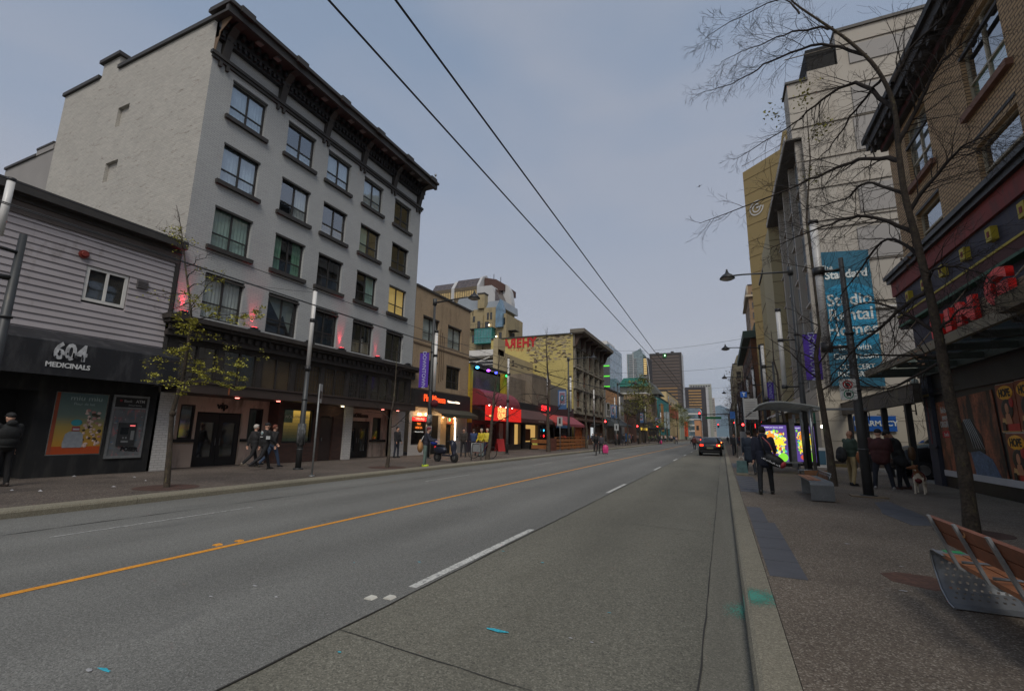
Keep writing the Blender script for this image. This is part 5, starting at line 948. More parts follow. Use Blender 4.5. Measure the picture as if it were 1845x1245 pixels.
for k in range(5): b.tube([(2.6+.1*k, .02, 2.25), (2.85+.14*k, .018, 1.85-.05*k), (3.0+.15*k, .02, 1.4)], .012, 4)
b.build('printed_stripes', mat('print_pale', c(150, 150, 150), .6, .1, 5), p1)
pw = mat('poster_white', c(186, 184, 180), .6, .05, 3)
letters(p1, 'Behind\nevery\nORIGINAL', 1.32, 2.36, .27, pw, y=.022, ext=.003, sx=.62, bold=.004, sl=.85)
b = MB(); b.prism([(1.0, 1.72), (1.62, 1.72), (1.62, 1.9), (1.31, 1.95), (1.0, 1.9)], 'y', .018, .028); rt = b.build('red_tab', mat('tab_red', c(168, 28, 40), .6, .05, 3), p1); letters(rt, "Levi's", 1.31, 1.81, .17, pw, y=.014, ext=.003, sx=.9)
hp_bits = [mat('hope_brown', c(124, 62, 42), .5, .3, 4), mat('hope_gold', c(222, 160, 44), .5, .15, 5), mat('hope_black', c(34, 28, 28), .5, .2, 5), mat('hope_skin', c(176, 120, 90), .5, .15, 6), mat('hope_red', c(170, 36, 34), .5, .15, 5), mat('hope_tan', c(186, 150, 100), .5, .15, 5)]
def hope(x, z, lab):
    q = thing('gig_poster', lab, 'poster', (RX, 21.0, 0), R_(-90), 'matching gig posters on the hoarding'); b = MB(); b.m = 0; b.box(x, x+.86, .03, .055, z, z+1.2); b.m = 4; b.box(x+.36, x+.86, .024, .03, z+.02, z+.2); b.m = 5; b.box(x, x+.86, .026, .03, z-.0, z+.03)
    b.m = 1; b.ell((x+.43, .026, z+.98), .37, .006, .18, 18, 8); b.m = 2; b.ell((x+.43, .022, z+.56), .27, .006, .26, 14, 8); b.m = 3; b.ell((x+.43, .018, z+.58), .09, .006, .14, 12, 8); b.prism([(x+.28, z+.2), (x+.6, z+.2), (x+.52, z+.45), (x+.34, z+.45)], 'y', .016, .02)
    b.m = 5; b.prism([(x+.14, z+.2), (x+.36, z+.2), (x+.3, z+.34), (x+.18, z+.36)], 'y', .012, .016); b.m = 4; b.ell((x+.66, .02, z+.72), .1, .006, .12, 10, 6); b.m = 2; b.prism([(x+.12, z+.03), (x+.28, z+.03), (x+.27, z+.24), (x+.14, z+.24)], 'y', .008, .012)
    s_ = b.build('sheet', hp_bits, q); letters(s_, 'HOPE', x+.43, z+.97, .27, hp_bits[2], y=.016, ext=.003, bold=.01, sx=.75)
    f = MB(); f.box(x-.02, x+.88, .056, .06, z-.02, z+1.22); f.build('border', pw, q)
hope(4.62, 1.86, 'upper left of the gig posters, a yellow oval over a woman on brown'); hope(5.52, 1.88, 'upper right gig poster with yellow oval, cut off at the picture edge'); hope(4.74, .62, 'lower gig poster with yellow oval, below the upper left one')
q = thing('white_poster', 'white poster with a pink and green splash at the far right of the hoarding', 'poster', (RX, 21.0, 0), R_(-90)); b = MB(); b.m = 0; b.box(5.64, 6.6, .04, .06, .66, 1.8); b.m = 1; b.prism([(5.66, 1.5), (5.8, 1.75), (5.95, 1.76), (5.8, 1.3)], 'y', .03, .04); b.m = 2; b.prism([(5.98, 1.6), (6.1, 1.76), (6.2, 1.5)], 'y', .03, .04); b.build('sheet', [pw, hp_bits[4], mat('splash_green', c(120, 150, 60), .5, .1, 4)], q)
# glass canopy with fascia beam, letters and hangers
t = thing('glass_canopy', 'long glass and steel canopy with a beige fascia beam above the hoarding', 'canopy', (RX, 21.0, 0), R_(-90)); bg_ = mat('beige_steel', c(120, 112, 92), .6, .12, 1.5, dirt=c(92, 84, 68), ds=2)
b = MB(); b.box(0, 20, -1.66, -1.55, 3.86, 4.08); b.build('fascia_beam', bg_, t)
b = MB(); b.box(0, .06, -1.55, 0, 3.84, 3.98)
for i in range(10): b.box(1.5+i*1.6, 1.58+i*1.6, -1.55, 0, 3.8, 3.96)
b.box(0, 20, -.12, -.03, 3.78, 3.98); b.build('rafter', mat('canopy_steel', c(62, 60, 54), .6, .12, 2), t)
b = MB(); b.box(0, 20, -1.55, -.12, 3.985, 4.0); b.build('glass_panel', glass('canopy_glass', (.72, .82, .79, 1), 1.5), t)
b = MB()
for x in (1.1, 4.6, 8.1, 11.6): b.tube([(x, -1.5, 4.1), (x, -.06, 5.9)], .018, 6)
b.build('tie_rod', mat('rod_tan', c(140, 118, 96), .5, .1, 3), t)
rl = mat('red_enamel', c(228, 34, 26), .4, .15, 3); 
q = thing('sign_lettering', 'big red enamel letters standing along the canopy fascia', 'sign', (RX, 21.0, 0), R_(-90))
letters(q, 'K', 6.55, 4.34, .62, rl, y=-1.6, ext=.05, bold=.04, sx=1.35, name='letter'); letters(q, 'I', 7.25, 4.35, .62, rl, y=-1.6, ext=.05, bold=.05, sx=1.8, name='letter'); letters(q, 'N', 8.1, 4.36, .64, rl, y=-1.6, ext=.05, bold=.04, sx=1.7, name='letter'); letters(q, 'G', 9.45, 4.48, .86, rl, y=-1.6, ext=.06, bold=.05, name='letter', sx=1.35)
b = MB(); b.box(5.9, 10.4, -1.5, -1.46, 4.05, 4.55); b.build('backing', mat('cream_backing', c(150, 140, 118), .7, .1, 2), q)
b = MB(); b.box(9.9, 11.2, -1.9, -1.67, 3.9, 4.2); b.build('corner_box', mat('bronze_box', c(92, 80, 52), .6, .2, 4), q)
t = thing('security_camera', 'white dome camera on the end of the beam by the blue pilaster', 'camera', (6.25, 20.6, 3.62)); b = MB(); b.ell((0, 0, 0), .13, .13, .12, 12, 8); b.build('dome', M['white'], t); b = MB(); b.tube([(0, 0, 0), (-.22, 0, .06)], .03, 6); b.tube([(0, 0, -.06), (-.12, -.05, -.12)], .05, 8); b.build('bracket', M['black'], t)
# pergola beam over the parking lot entrance
t = thing('beam_pergola', 'long dark steel beam on square posts along the parking lot edge', 'pergola', (6.2, 20.1, 0))
b = MB(); b.box(-.12, .12, .15, 14.2, 2.9, 3.5); b.box(-.16, .16, .15, 14.2, 3.5, 3.54); b.build('beam', mat('beam_brown', c(72, 66, 60), .6, .15, 1, dirt=c(92, 86, 66), ds=1.4), t)
for y in (1.3, 4.1, 7.0, 9.9, 12.6, 14.0):
    f = MB(); f.box(-.09, .09, y-.09, y+.09, .15, 2.9); f.build('post', M['black'], t)
b = MB()
for y in (2.2, 5.6, 8.4, 11.0):
    b.tube([(.12, y, 2.95), (.5, y, 2.95), (.5, y, 2.55)], .025, 6); b.tube([(.12, y, 2.7), (.5, y, 2.7)], .02, 6)
b.build('hook', M['black'], t)
# ================================================================ RIGHT SIDE: beige panel tower
M['panel'] = mat('beige_panel', c(160, 154, 144), .7, .04, .2, dirt=c(140, 130, 116), ds=.3, dt=(.5, .9)); M['panelg'] = mat('grey_panel', c(140, 137, 134), .7, .04, .2); M['podium'] = mat('podium_cream', c(172, 164, 148), .75, .06, .4, dirt=c(146, 138, 122), ds=.8, dt=(.55, .9))
t = thing('panel_tower', 'tall beige panel building with a blank end wall and grey bands', 'apartment tower', (5.1, 31.0, 0)); 
b = MB(); b.box(0, 24, 0, 1.6, 20.0, 23.8); b.box(3, 24, 1.6, 14, 20.0, 23.8); b.box(.5, 24, 0, 13.6, 4.4, 20.0); b.box(1.15, 24, 0, 6, 23.8, 24.4); b.box(2.8, 24, .0, 8, 24.4, 26.6); b.build('walls', M['panel'], t)
b = MB(); b.box(3.0, 24, -.06, 0, 14.5, 16.2); b.box(3.2, 24, -.06, 0, 18.4, 20.5); b.box(3.3, 24, -.06, 0, 20.7, 22.6); b.box(2.7, 24, -.06, 0, 11.7, 13.6); b.box(3.2, 24, -.055, 0, 5, 8.6); b.box(3.4, 24, -.06, 0, 24.2, 25.4); b.build('grey_panels', M['panelg'], t)
b = MB()
for z in (6.8, 9.2, 11.6, 13.8, 14.3, 16.4, 18.3, 20.6, 22.8, 25.6): b.box(0.02, 24, -.066, -.0, z, z+.025)
b.build('panel_joints', mat('joint_dark', c(124, 117, 108), .8, .1, 1), t)
b = MB(); b.box(2.6, 24, -.2, -.07, 8.75, 8.85); b.build('white_ledge', M['white'], t)
b = MB(); b.box(1.2, 2.7, .1, 3, 24.4, 26.0); b.build('louvred_plant_box', M['void'], t)
b = MB(); b.box(-.1, 1.15, -.1, 1.7, 23.8, 23.95); b.box(2.75, 24, -.1, 8.1, 26.6, 26.8); b.build('parapet', M['trim'], t)
# street front: fins, balconies, sloped soffit
b = MB(); b.box(-.36, .5, .02, 13.6, 19.93, 20.05); b.build('roof_overhang', mat('soffit_grey', c(84, 82, 78), .8, .08, .4), t)
b = MB(); b.box(-.42, -.36, -.0, 13.6, 19.9, 20.3); b.build('overhang_edge', M['panel'], t)
b = MB(); b.box(-.3, 4, 13.62, 21, .1, 20.0); b.build('north_wing', mat('wing_beige', c(166, 154, 120), .8, .05, .2), t)
b = MB()
for i in range(9): b.box(-.31, .5, 13.59, 13.62, 3.5+i*1.9, 3.55+i*1.9)
b.build('wing_joints', mat('wing_joint', c(120, 108, 84), .8, .05, .2), t)
for i in range(4):
    y = .3+i*3.3; f = MB(); f.box(.15, .5, y, y+.3, 4.4, 19.9); f.build('fin', M['panel'], t)
    for j in range(6):
        z = 5.0+j*2.5; f = MB(); f.m = 0; f.poly([(.47, y+.35, z), (.47, y+2.9, z), (.47, y+2.9, z+2.0), (.47, y+.35, z+2.0)]); f.m = 1; f.box(.3, .5, y+.35, y+2.9, z-.25, z-.12); f.build('balcony_window', [FGB, M['panel']], t)
b = MB(); b.box(-.1, 24, .0, 17, .14, 4.4); b.build('podium', M['podium'], t)
b = MB(); b.box(-.14, 24, -.04, .0, .14, .45); b.build('plinth', mat('plinth_brown', c(60, 52, 46), .8, .1, 2), t)
b = MB()
for z in (1.5, 2.6, 3.7): b.box(-.1, 24, -.012, 0, z, z+.02)
for x in (2.2, 5.2, 8.4, 12): b.box(x, x+.02, -.013, 0, .5, 4.4)
b.build('podium_joints', MATS['joint_dark'], t)
b = MB(); b.prism([(-.1, 4.0), (-1.5, 3.3), (-1.5, 3.15), (-.1, 3.6)], 'y', 4, 16); b.build('street_canopy', M['white'], t)
b = MB(); b.box(-.14, -.1, 4.5, 15.5, 1.0, 3.0); b.build('street_glazing', oglass('teal_shop', c(60, 96, 92), .1, 1.6), t)
b = MB(); b.box(-.16, -.1, 1.2, 1.6, .3, 3.3); b.build('green_pilaster', mat('green_pil', c(38, 110, 86), .6, .1, 1), t)
# teal banner
t = thing('teal_banner', 'tall teal rental advertisement banner hung on the beige end wall', 'banner', (5.1, 31.0, 0)); te1 = mat('banner_teal', c(18, 88, 112), .7, .06, .6); te2 = mat('banner_cyan', c(8, 122, 158), .7, .05, .6); bw = mat('banner_white', c(200, 206, 204), .7, .04, 2)
b = MB(); b.prism([(.62, 4.5), (3.02, 4.42), (3.02, 12.12), (.62, 12.3)], 'y', -.22, -.19); sh = b.build('sheet', te1, t)
b = MB(); pts = []
for k in range(28):
    a = 2*math.pi*k/28; pts.append((1.82+max(-1.19, min(1.19, 1.75*math.cos(a))), 8.35+1.95*math.sin(a)))
b.prism(pts, 'y', -.235, -.222); b.build('disc', te2, t)
letters(sh, 'The', .95, 11.3, .4, bw, y=-.24, ext=.004, bold=.004); letters(sh, 'Standard', 1.85, 10.82, .66, bw, y=-.24, ext=.006, bold=.022, sx=.86)
letters(sh, 'Studio\nRental\nHomes', 1.86, 8.45, .98, bw, y=-.245, ext=.006, bold=.016, sl=.88, sx=.84); letters(sh, 'Rent with\nConcert.com', 1.86, 6.35, .48, bw, y=-.24, ext=.006, bold=.006, sx=.8); letters(sh, 'CONCERT\nPROPERTIES', 1.86, 5.3, .4, bw, y=-.24, ext=.006, bold=.006, sx=.86)
b = MB(); b.tube([(1.9, -.2, 4.45), (1.9, -.2, 3.6)], .03, 6); b.tube([(2.9, -.2, 4.45), (2.9, -.2, 3.2)], .03, 6); b.build('tie', M['trim'], t)
t = thing('pharmacy_sign', 'blue pharmacy sign on the cream podium wall behind the three men', 'sign', (5.1, 31.0, 0)); b = MB(); b.box(1.45, 3.3, -.12, -.04, 2.05, 2.85); s_ = b.build('panel', mat('sign_blue', c(16, 82, 160), .5, .05, 1), t); letters(s_, 'PHARMACY', 2.4, 2.45, .38, bw, y=-.13, ext=.005, bold=.01, sx=.95)
# ================================================================ RIGHT SIDE: ochre hotel slab turned to the street
och = mat('ochre_panel', c(150, 131, 88), .8, .05, .12); och2 = mat('pale_ochre', c(158, 144, 104), .8, .05, .12)
t = thing('ochre_hotel', 'tall ochre hotel slab with stepped roof, pale ring emblem and red round sign', 'hotel tower', (5.2, 73.4, 0), R_(-39.7))
b = MB(); b.prism([(0, 0), (22, 0), (22, 44.0), (6.6, 44.0), (6.0, 41.6), (0, 41.2)], 'y', 0, 14); b.build('walls', och, t)
b = MB()
for i in range(17): z = 3+i*2.45; b.box(.02, 22, -.03, 0, z, z+.05)
b.box(4.4, 4.45, -.035, -.0, 0, 41); b.build('panel_joints', mat('ochre_joint', c(96, 78, 46), .8, .1, 1), t)
b = MB(); b.ell((0, 0, 0), .01, .01, .01); 
em = MB(); 
for k in range(28):
    a0, a1 = 2*math.pi*k/28, 2*math.pi*(k+1)/28
    for r0, r1 in ((.95, 1.13), (.5, .68)):
        if r0 < 1 and k in (0, 1, 2, 3): continue
        em.poly([(1.8+r0*math.cos(a0), -.08, 34.6+r0*math.sin(a0)), (1.8+r1*math.cos(a0), -.08, 34.6+r1*math.sin(a0)), (1.8+r1*math.cos(a1), -.08, 34.6+r1*math.sin(a1)), (1.8+r0*math.cos(a1), -.08, 34.6+r0*math.sin(a1))])
em.box(1.8, 2.6, -.09, -.05, 34.5, 34.75); em.build('ring_emblem', M['white'], t)
b = MB(); b.M = Matrix.Translation((9.4, -.1, 42.0)) @ Matrix.Rotation(R_(90), 4, 'X'); b.cyl((0, 0), 0, .3, 1.15, n=20); b.M = None; rs_ = b.build('round_red_sign', mat('hotel_red', c(196, 40, 44), .5, .05, 1), t)
letters(rs_, '8', 9.4, 42.0, 1.3, M['white'], y=-.45, ext=.02)
letters(t, 'Best', 8.6, 39.6, 2.2, mat('hotel_letter', c(56, 50, 58), .6, .05, 1), y=-.12, ext=.06, bold=.03, name='hotel_lettering'); letters(t, 'WESTERN', 8.8, 37.9, .8, mat('hotel_letter_red', c(130, 50, 40), .6, .05, 1), y=-.12, ext=.05, name='hotel_lettering')
grid_windows(t, 'front', 20, 4.9, 8, 3, 10, 3, 3.0, 1.6, 1.5, och2, FGB, bars=False)
t = blk('pale_ochre_annex', 'pale ochre annex between the tall hotel and the beige tower', 'apartment tower', 5.6, 14, 52, 66, 21, och2); bands(t, 'joint_lines', 8.4, 14, 3, 20, 6, .04, MATS['ochre_joint'], ('front', 'left'), .03, .02)
t = thing('red_brick_slab', 'narrow red brick party wall with two pale vents', 'brick building', (5.25, 48.3, 0)); b = MB(); b.box(0, 9, 0, 1.2, 0, 10.6); b.prism([(0, 10.6), (9, 10.6), (9, 13), (1.4, 12.4), (.5, 11.2)], 'y', 0, 1.2); b.box(0, 9, 1.2, 3.4, 0, 9); b.build('walls', brick('red_brick', c(134, 68, 46), c(120, 60, 42), c(90, 60, 50), .24, .085), t); b = MB(); b.box(-.03, 0, .2, .7, 8.3, 8.7); b.box(-.03, 0, .2, .7, 4.9, 5.3); b.build('vent', M['white'], t)
# right skyline
t = blk('dark_brick_hotel', 'brown brick corner building with green copper cornice and dome lamp', 'brick building', 5.6, 22, 92, 128, 19.0, brick('brown_brick_far', c(112, 74, 48), c(100, 66, 44), c(70, 54, 44), .6, .25), cap=False)
b = MB(); b.box(-1.2, 16, -1.2, 36, 19, 20.2); b.box(.8, 16, .8, 30, 20.2, 21.8); b.build('copper_cornice', mat('copper_green', c(56, 74, 66), .7, .1, .4), t); grid_windows(t, 'front', 16, 1.6, 5, 5, 4, 3.1, 3.5, 1.5, 2.2, M['trim'], FGD); grid_windows(t, 'left', 0, 2, 5, 8, 4, 4.2, 3.5, 1.7, 2.2, M['trim'], FG)
b = MB(); b.box(-1.6, 0, .5, 30, 3.4, 4.1); b.build('canopy', M['trim'], t)
t = blk('beige_point_tower', 'beige classical tower with pale top storey peeking left of the ochre hotel', 'apartment tower', 9.5, 24, 150, 170, 46, mat('beige_far', c(132, 108, 82), .8, .08, .2)); grid_windows(t, 'front', 14, .8, 8, 5, 12, 2.8, 3.1, 1.5, 1.8, MATS['beige_far'], FGD, bars=False); grid_windows(t, 'left', 0, 1, 8, 6, 12, 3.1, 3.1, 1.5, 1.8, MATS['beige_far'], FGD, bars=False)
b = MB(); b.box(-.8, 14.8, -.8, 21, 42.4, 43); b.box(-.4, 0, -.1, 20, 43, 46); b.build('cornice', mat('beige_cornice', c(170, 156, 134), .8, .08, .2), t)
t = blk('cream_far_block', 'ornate cream block with round-arched top beyond the brown brick corner', 'office building', 4.8, 20, 182, 240, 27, mat('cream_far_r', c(156, 146, 120), .8, .1, .2)); grid_windows(t, 'front', 15, 1, 6, 5, 5, 2.9, 4, 1.5, 2.4, MATS['cream_far_r'], FGD); grid_windows(t, 'left', 0, 2, 6, 10, 5, 5.6, 4, 2.2, 2.4, MATS['cream_far_r'], FGD)
b = MB(); b.prism([(0.5, 27.3), (6, 27.3), (5, 30), (3.2, 31.2), (1.4, 30)], 'y', 0, 3); b.build('arched_gable', MATS['cream_far_r'], t)
t = blk('low_shop_row', 'row of low shopfronts with small red and green neon signs on the right side', 'shop building', 5.4, 16, 70, 90.5, 7.5, mat('dark_row_r', c(92, 66, 52), .8, .15, .4)); b = MB(); b.box(-.5, 0, 1, 19, 3.0, 3.8); b.build('fascia', M['black'], t); b = MB(); b.box(-.62, -.5, 1.5, 5, 3.1, 3.7); b.box(-.62, -.5, 12, 14, 3.1, 3.7); b.build('red_neon', lit('neon_red_r', c(255, 40, 40), 2), t); b = MB(); b.box(-.1, 0, 1, 3, 1.4, 2.6); b.build('green_neon', lit('neon_green_r', c(60, 220, 140), 1.2), t); b = MB(); b.box(-.08, 0, 4, 18, .4, 2.8); b.build('glazing', oglass('rowglass_r', c(120, 90, 60), .1, 1.5), t)
t = blk('brown_row_far', 'brown low block behind the street trees at the far right', 'commercial building', 5.2, 16, 129, 181, 15, mat('brown_row_far_m', c(88, 66, 54), .8, .15, .4)); grid_windows(t, 'left', 0, 2, 5, 9, 3, 5.4, 3.4, 2.2, 2.0, M['trim'], FG)
t = blk('far_row_block', 'low distant block closing the right side of the street', 'commercial building', 5.0, 18, 242, 420, 17, mat('far_row_m', c(110, 100, 90), .8, .12, .1)); grid_windows(t, 'left', 0, 6, 6, 12, 3, 14, 3.6, 6, 1.8, M['trim'], FG, bars=False)
t = blk('far_left_block', 'low distant block closing the left side of the street', 'commercial building', -30, -17.5, 332, 420, 16, mat('far_left_m', c(118, 106, 92), .8, .12, .1)); grid_windows(t, 'right', 12.5, 6, 6, 8, 3, 10, 3.4, 5, 1.8, M['trim'], FG, bars=False)
# ================================================================ STREET FURNITURE
BAN = mat('banner_violet', c(88, 56, 168), .7, .08, 1); BANL = mat('banner_letter', c(176, 180, 214), .7, .04, 1)
def pole_mesh(h, r0, r1, plate=True):
    r0 *= .78; r1 *= .8; b = MB(); b.tube([(0, 0, 0), (0, 0, h*.35), (0, 0, h)], [r0, r0*.85+r1*.15, r1], 14)
    b.cyl((0, 0), 0, .05, r0*1.7, n=14)
    for z in (h*.18, h*.42, h*.66): b.cyl((0, 0), z, z+.05, r0*1.04, n=14)
    return b
def tube_pole(side, lab, group='light tube poles along the kerbs'):
    # side=+1: right pavement (tube hangs towards the street, -X); side=-1: left pavement, tube stands on the pole
    t = thing('light_column', lab, 'street lamp', (0, 0, 0), 0, group)
    if side > 0:
        pole_mesh(6.55, .15, .075).build('pole', M['pole'], t); b = MB(); b.cyl((-.56, .0), 4.1, 7.75, .1, n=16); b.build('light_tube', M['tube'], t)
        b = MB(); b.cyl((-.56, 0), 7.7, 7.78, .13, n=16); b.cyl((-.56, 0), 6.1, 6.32, .15, n=16); b.cyl((-.56, 0), 3.85, 4.12, .15, n=16); b.tube([(0, 0, 6.2), (-.45, 0, 6.2)], .045, 8); b.tube([(0, 0, 3.98), (-.45, 0, 3.98)], .045, 8); b.build('bracket', M['black'], t)
    else:
        pole_mesh(3.95, .14, .1).build('pole', M['pole'], t); b = MB(); b.cyl((0, 0), 3.9, 7.0, .08, n=16); b.build('light_tube', M['tube'], t)
        
        for z0_, z1_, r_ in ((7.0, 7.06, .09), (5.7, 5.85, .095), (3.75, 3.92, .11)): b = MB(); b.cyl((0, 0), z0_, z1_, r_, n=16); b.build('collar', M['black'], t)
    return t
def lamp_post(side, lab, banner=True, group='lamp posts with long arms'):
    # side=+1 right pavement: arm points to -X; left pavement: arm points to +X
    s = -side; t = thing('street_lamp', lab, 'street lamp', (0, 0, 0), 0, group)
    pole_mesh(9.25, .16, .085).build('pole', M['pole'], t)
    L_ = 2.65; b = MB(); b.cyl((0, 0), 9.0, 9.4, .12, n=12); b.tube([(0, 0, 9.15), (s*L_*.75, 0, 9.27), (s*(L_-.2), 0, 9.27)], [.05, .04, .04], 8); b.build('arm', M['pole'], t)
    b = MB(); x = s*(L_+.05); prof = [(.06, 9.52), (.09, 9.42), (.22, 9.33), (.34, 9.2), (.35, 9.14)]
    b.tube([(x, 0, z) for _, z in prof], [r for r, _ in prof], 16); hd = b.build('lamp_head', M['black'], t); b = MB(); b.ell((x, 0, 9.14), .3, .3, .1, 14, 6); b.build('lens', mat('lamp_lens', c(150, 150, 145), .3, .05, 2), hd); b = MB(); b.cyl((x, 0), 9.5, 9.62, .045, n=8); b.build('photocell', M['pole'], hd)
    tx = s*(.22 if side < 0 else .66); b = MB(); b.cyl((tx, 0), 3.7, 7.4, .1, n=14); b.build('light_tube', M['tube'], t)
    b = MB()
    for z in (3.75, 5.9, 7.35): b.cyl((tx, 0), z-.07, z+.07, .125, n=12)
    for z in (3.75, 5.9): b.tube([(0, 0, z), (tx*.9, 0, z)], .035, 8)
    b.build('bracket', M['black'], t)
    if banner:
        a, e = (side*.22, side*.86); q = MB(); q.box(a, e, -.012, .012, 4.05, 6.1); q.M = None; bn = q.build('banner', BAN, t)
        
        for z_ in (6.12, 4.03): q = MB(); q.tube([(0, 0, z_), (e, 0, z_)], .018, 6); q.build('banner_rod', M['black'], t)
        letters(bn, 'DOWNTOWN', (a+e)/2, 5.1, .36, BANL, y=-.02, ext=.003, rot=R_(90), bold=.004, sx=.92)
    return t
def info_banner(t, side):
    pass
tp = tube_pole(1, 'grey pole with a white light tube on brackets, standing before the teal banner beside the three men'); tp.location = (3.39, 15.35, .15)
lp = lamp_post(1, 'long-armed lamp post with violet banner behind the second bench on the right'); lp.location = (3.38, 24.4, .15)
dup(tp, (3.4, 35.7, .15), 0, 'light tube pole rising beside the bus shelter roof, second of its kind on the right')
dup(lp, (3.4, 45.2, .15), 0, 'long-armed lamp post beyond the bus shelter, its head against the ochre hotel')
dup(tp, (3.4, 57, .15), 0, 'light tube pole beyond the second lamp on the right'); dup(lp, (3.4, 68, .15), 0, 'distant long-armed lamp post in the right row of bare trees')
dup(lp, (3.4, 92, .15), 0, 'farthest visible lamp post on the right side')
tl_ = tube_pole(-1, 'white light tube on a dark pole in front of the lit display window of the brick hotel'); tl_.location = (-14.75, 13.35, .15)
ll_ = lamp_post(-1, 'long-armed lamp post with violet banner between the brick hotel and the noodle restaurant'); ll_.location = (-15.45, 23.0, .15)
for y, lab in ((31.6, 'white light tube pole before the curry restaurant'), (40.4, 'white light tube pole before the brown awning'), (57.5, 'white light tube pole in front of the yellow block'), (70, 'white light tube pole past the yellow block')): dup(tl_, (-14.4, y, .15), 0, lab)
ll2 = lamp_post(-1, 'lamp post with a turquoise patterned banner before the yellow block', banner=False); ll2.location = (-14.3, 46.5, .15)
q = MB(); q.box(-1.15, -.2, -.01, .01, 4.0, 6.0); bn = q.build('banner', mat('banner_blue_frame', c(58, 92, 134), .7, .1, 2), ll2); q = MB(); q.box(-1.03, -.32, -.02, -.01, 4.45, 5.85); q.m = 1; q.box(-.95, -.4, -.03, -.02, 4.6, 5.7); q.m = 2; q.ell((-.68, -.03, 5.15), .2, .01, .32); q.m = 0; q.ell((-.68, -.045, 5.15), .08, .01, .15); q.build('banner_print', [mat('ban_pale', c(150, 156, 176), .7, .05, 2), mat('ban_rose', c(130, 96, 110), .7, .05, 2), mat('ban_teal', c(20, 110, 128), .7, .05, 2)], bn)
dup(ll2, (-14.3, 72, .15), 0, 'lamp post beyond the yellow block before the striped shop'); dup(ll2, (-14.2, 98, .15), 0, 'farther lamp post before the tan block'); dup(ll2, (-14.2, 124, .15), 0, 'farthest visible lamp post on the left side')
# left edge pole, partly out of frame
t = thing('light_column', 'dark pole top and white tube cut by the left picture edge', 'street lamp', (-14.35, 4.6, .15), 0, 'light tube poles along the kerbs'); pole_mesh(5.75, .15, .085).build('pole', M['pole'], t)
b = MB(); b.cyl((.12, -.42), 5.55, 6.85, .07, n=16); b.build('light_tube', M['tube'], t); b = MB(); b.cyl((.12, -.42), 6.83, 6.9, .08, n=16); b.tube([(0, 0, 5.3), (.12, -.42, 5.3)], .04, 8); b.tube([(0, 0, 4.7), (-.1, -.5, 4.7)], .06, 8); b.build('bracket', M['black'], t)
# papers stuck on the first left lamp and grubby wrap
b = MB(); b.cyl((0, 0), 1.9, 2.45, .168, n=14); b.cyl((0, 0), 1.35, 1.8, .167, n=14); b.build('pasted_bill', mat('bill_pattern', c(120, 120, 118), .8, .7, 6), ll_)
b = MB(); b.ell((.3, 0, 3.1), .25, .2, .22, 10, 8); b.build('flower_basket', mat('basket_red', c(92, 28, 38), .9, .4, 9), ll_)
b = MB(); b.cyl((0, 0), .9, 1.7, .153, n=14); b.build('torn_bill', mat('torn_bill', c(104, 106, 106), .8, .4, 7, dirt=c(62, 64, 65), ds=5, dt=(.45, .5)), tl_)
# sign poles
def post_sign(x, y, z, lab, h=3.0, w=.3, hh=.55, face=0, r=.03):
    t = thing('sign_post', lab, 'sign post', (x, y, z), face); b = MB(); b.tube([(0, 0, 0), (0, 0, h)], r, 8); b.cyl((0, 0), 0, .03, .09, n=10); b.build('post', M['gal'], t); b = MB(); b.box(-w/2, w/2, -.05, -.035, h-hh, h); p = b.build('plate', mat('sign_grey', c(164, 168, 168), .5, .08, 3), t); return t, p
t, p = post_sign(-12.2, 11.62, .15, 'thin galvanised sign post seen edge-on in front of the brick hotel side door', 2.98, .3, .62, R_(119)); b = MB(); b.box(-.09, .09, -.058, -.05, 2.5, 2.75); b.build('symbol', M['black'], p)
t, p = post_sign(-13.4, 40.9, .15, 'small parking sign post before the pink awning shops', 3.0, .5, .8); b = MB(); b.box(-.08, .08, -.06, -.05, 2.4, 2.9); b.build('symbol', M['black'], p)
t, p = post_sign(-13.4, 66, .15, 'small white sign post before the striped shop', 3.0, .6, .9); b = MB(); b.box(-.08, .08, -.06, -.05, 2.3, 2.8); b.build('symbol', M['black'], p)
# no stopping / bus sign on the first right pole
t = thing('bus_zone_sign', 'white plate with red no-stopping ring over a green bus ring on the grey pole', 'sign', (3.16, 15.12, 0)); b = MB(); pts = []
for cx_, cz_, a0 in ((.15, .24, 0), (-.15, .24, 90), (-.15, -.24, 180), (.15, -.24, 270)):
    for k in range(4): a = R_(a0+k*30); pts.append((cx_+.04*math.cos(a), 2.93+cz_+.04*math.sin(a)))
b.prism(pts, 'y', -.012, 0); b.build('plate', mat('plate_white', c(196, 198, 194), .5, .05, 3), t)
def ring(b, x, z, r0, r1, y, n=24):
    for k in range(n):
        a0, a1 = 2*math.pi*k/n, 2*math.pi*(k+1)/n; b.poly([(x+r0*math.cos(a0), y, z+r0*math.sin(a0)), (x+r1*math.cos(a0), y, z+r1*math.sin(a0)), (x+r1*math.cos(a1), y, z+r1*math.sin(a1)), (x+r0*math.cos(a1), y, z+r0*math.sin(a1))])
b = MB(); ring(b, 0, 3.06, .085, .115, -.016); b.m = 1; b.ell((0, -.014, 3.06), .06, .003, .06); b.m = 0; b.poly([(-.09, -.02, 3.12), (-.07, -.02, 3.14), (.09, -.02, 3.0), (.07, -.02, 2.98)]); b.build('no_stopping_symbol', [mat('sym_red', c(180, 36, 40), .5, .05, 3), M['black']], t)
b = MB(); ring(b, 0, 2.8, .09, .115, -.016); b.m = 1; b.box(-.055, .055, -.016, -.012, 2.76, 2.85); b.box(-.045, -.02, -.016, -.012, 2.74, 2.76); b.box(.02, .045, -.016, -.012, 2.74, 2.76); b.build('bus_symbol', [mat('sym_green', c(30, 120, 90), .5, .05, 3), M['black']], t)
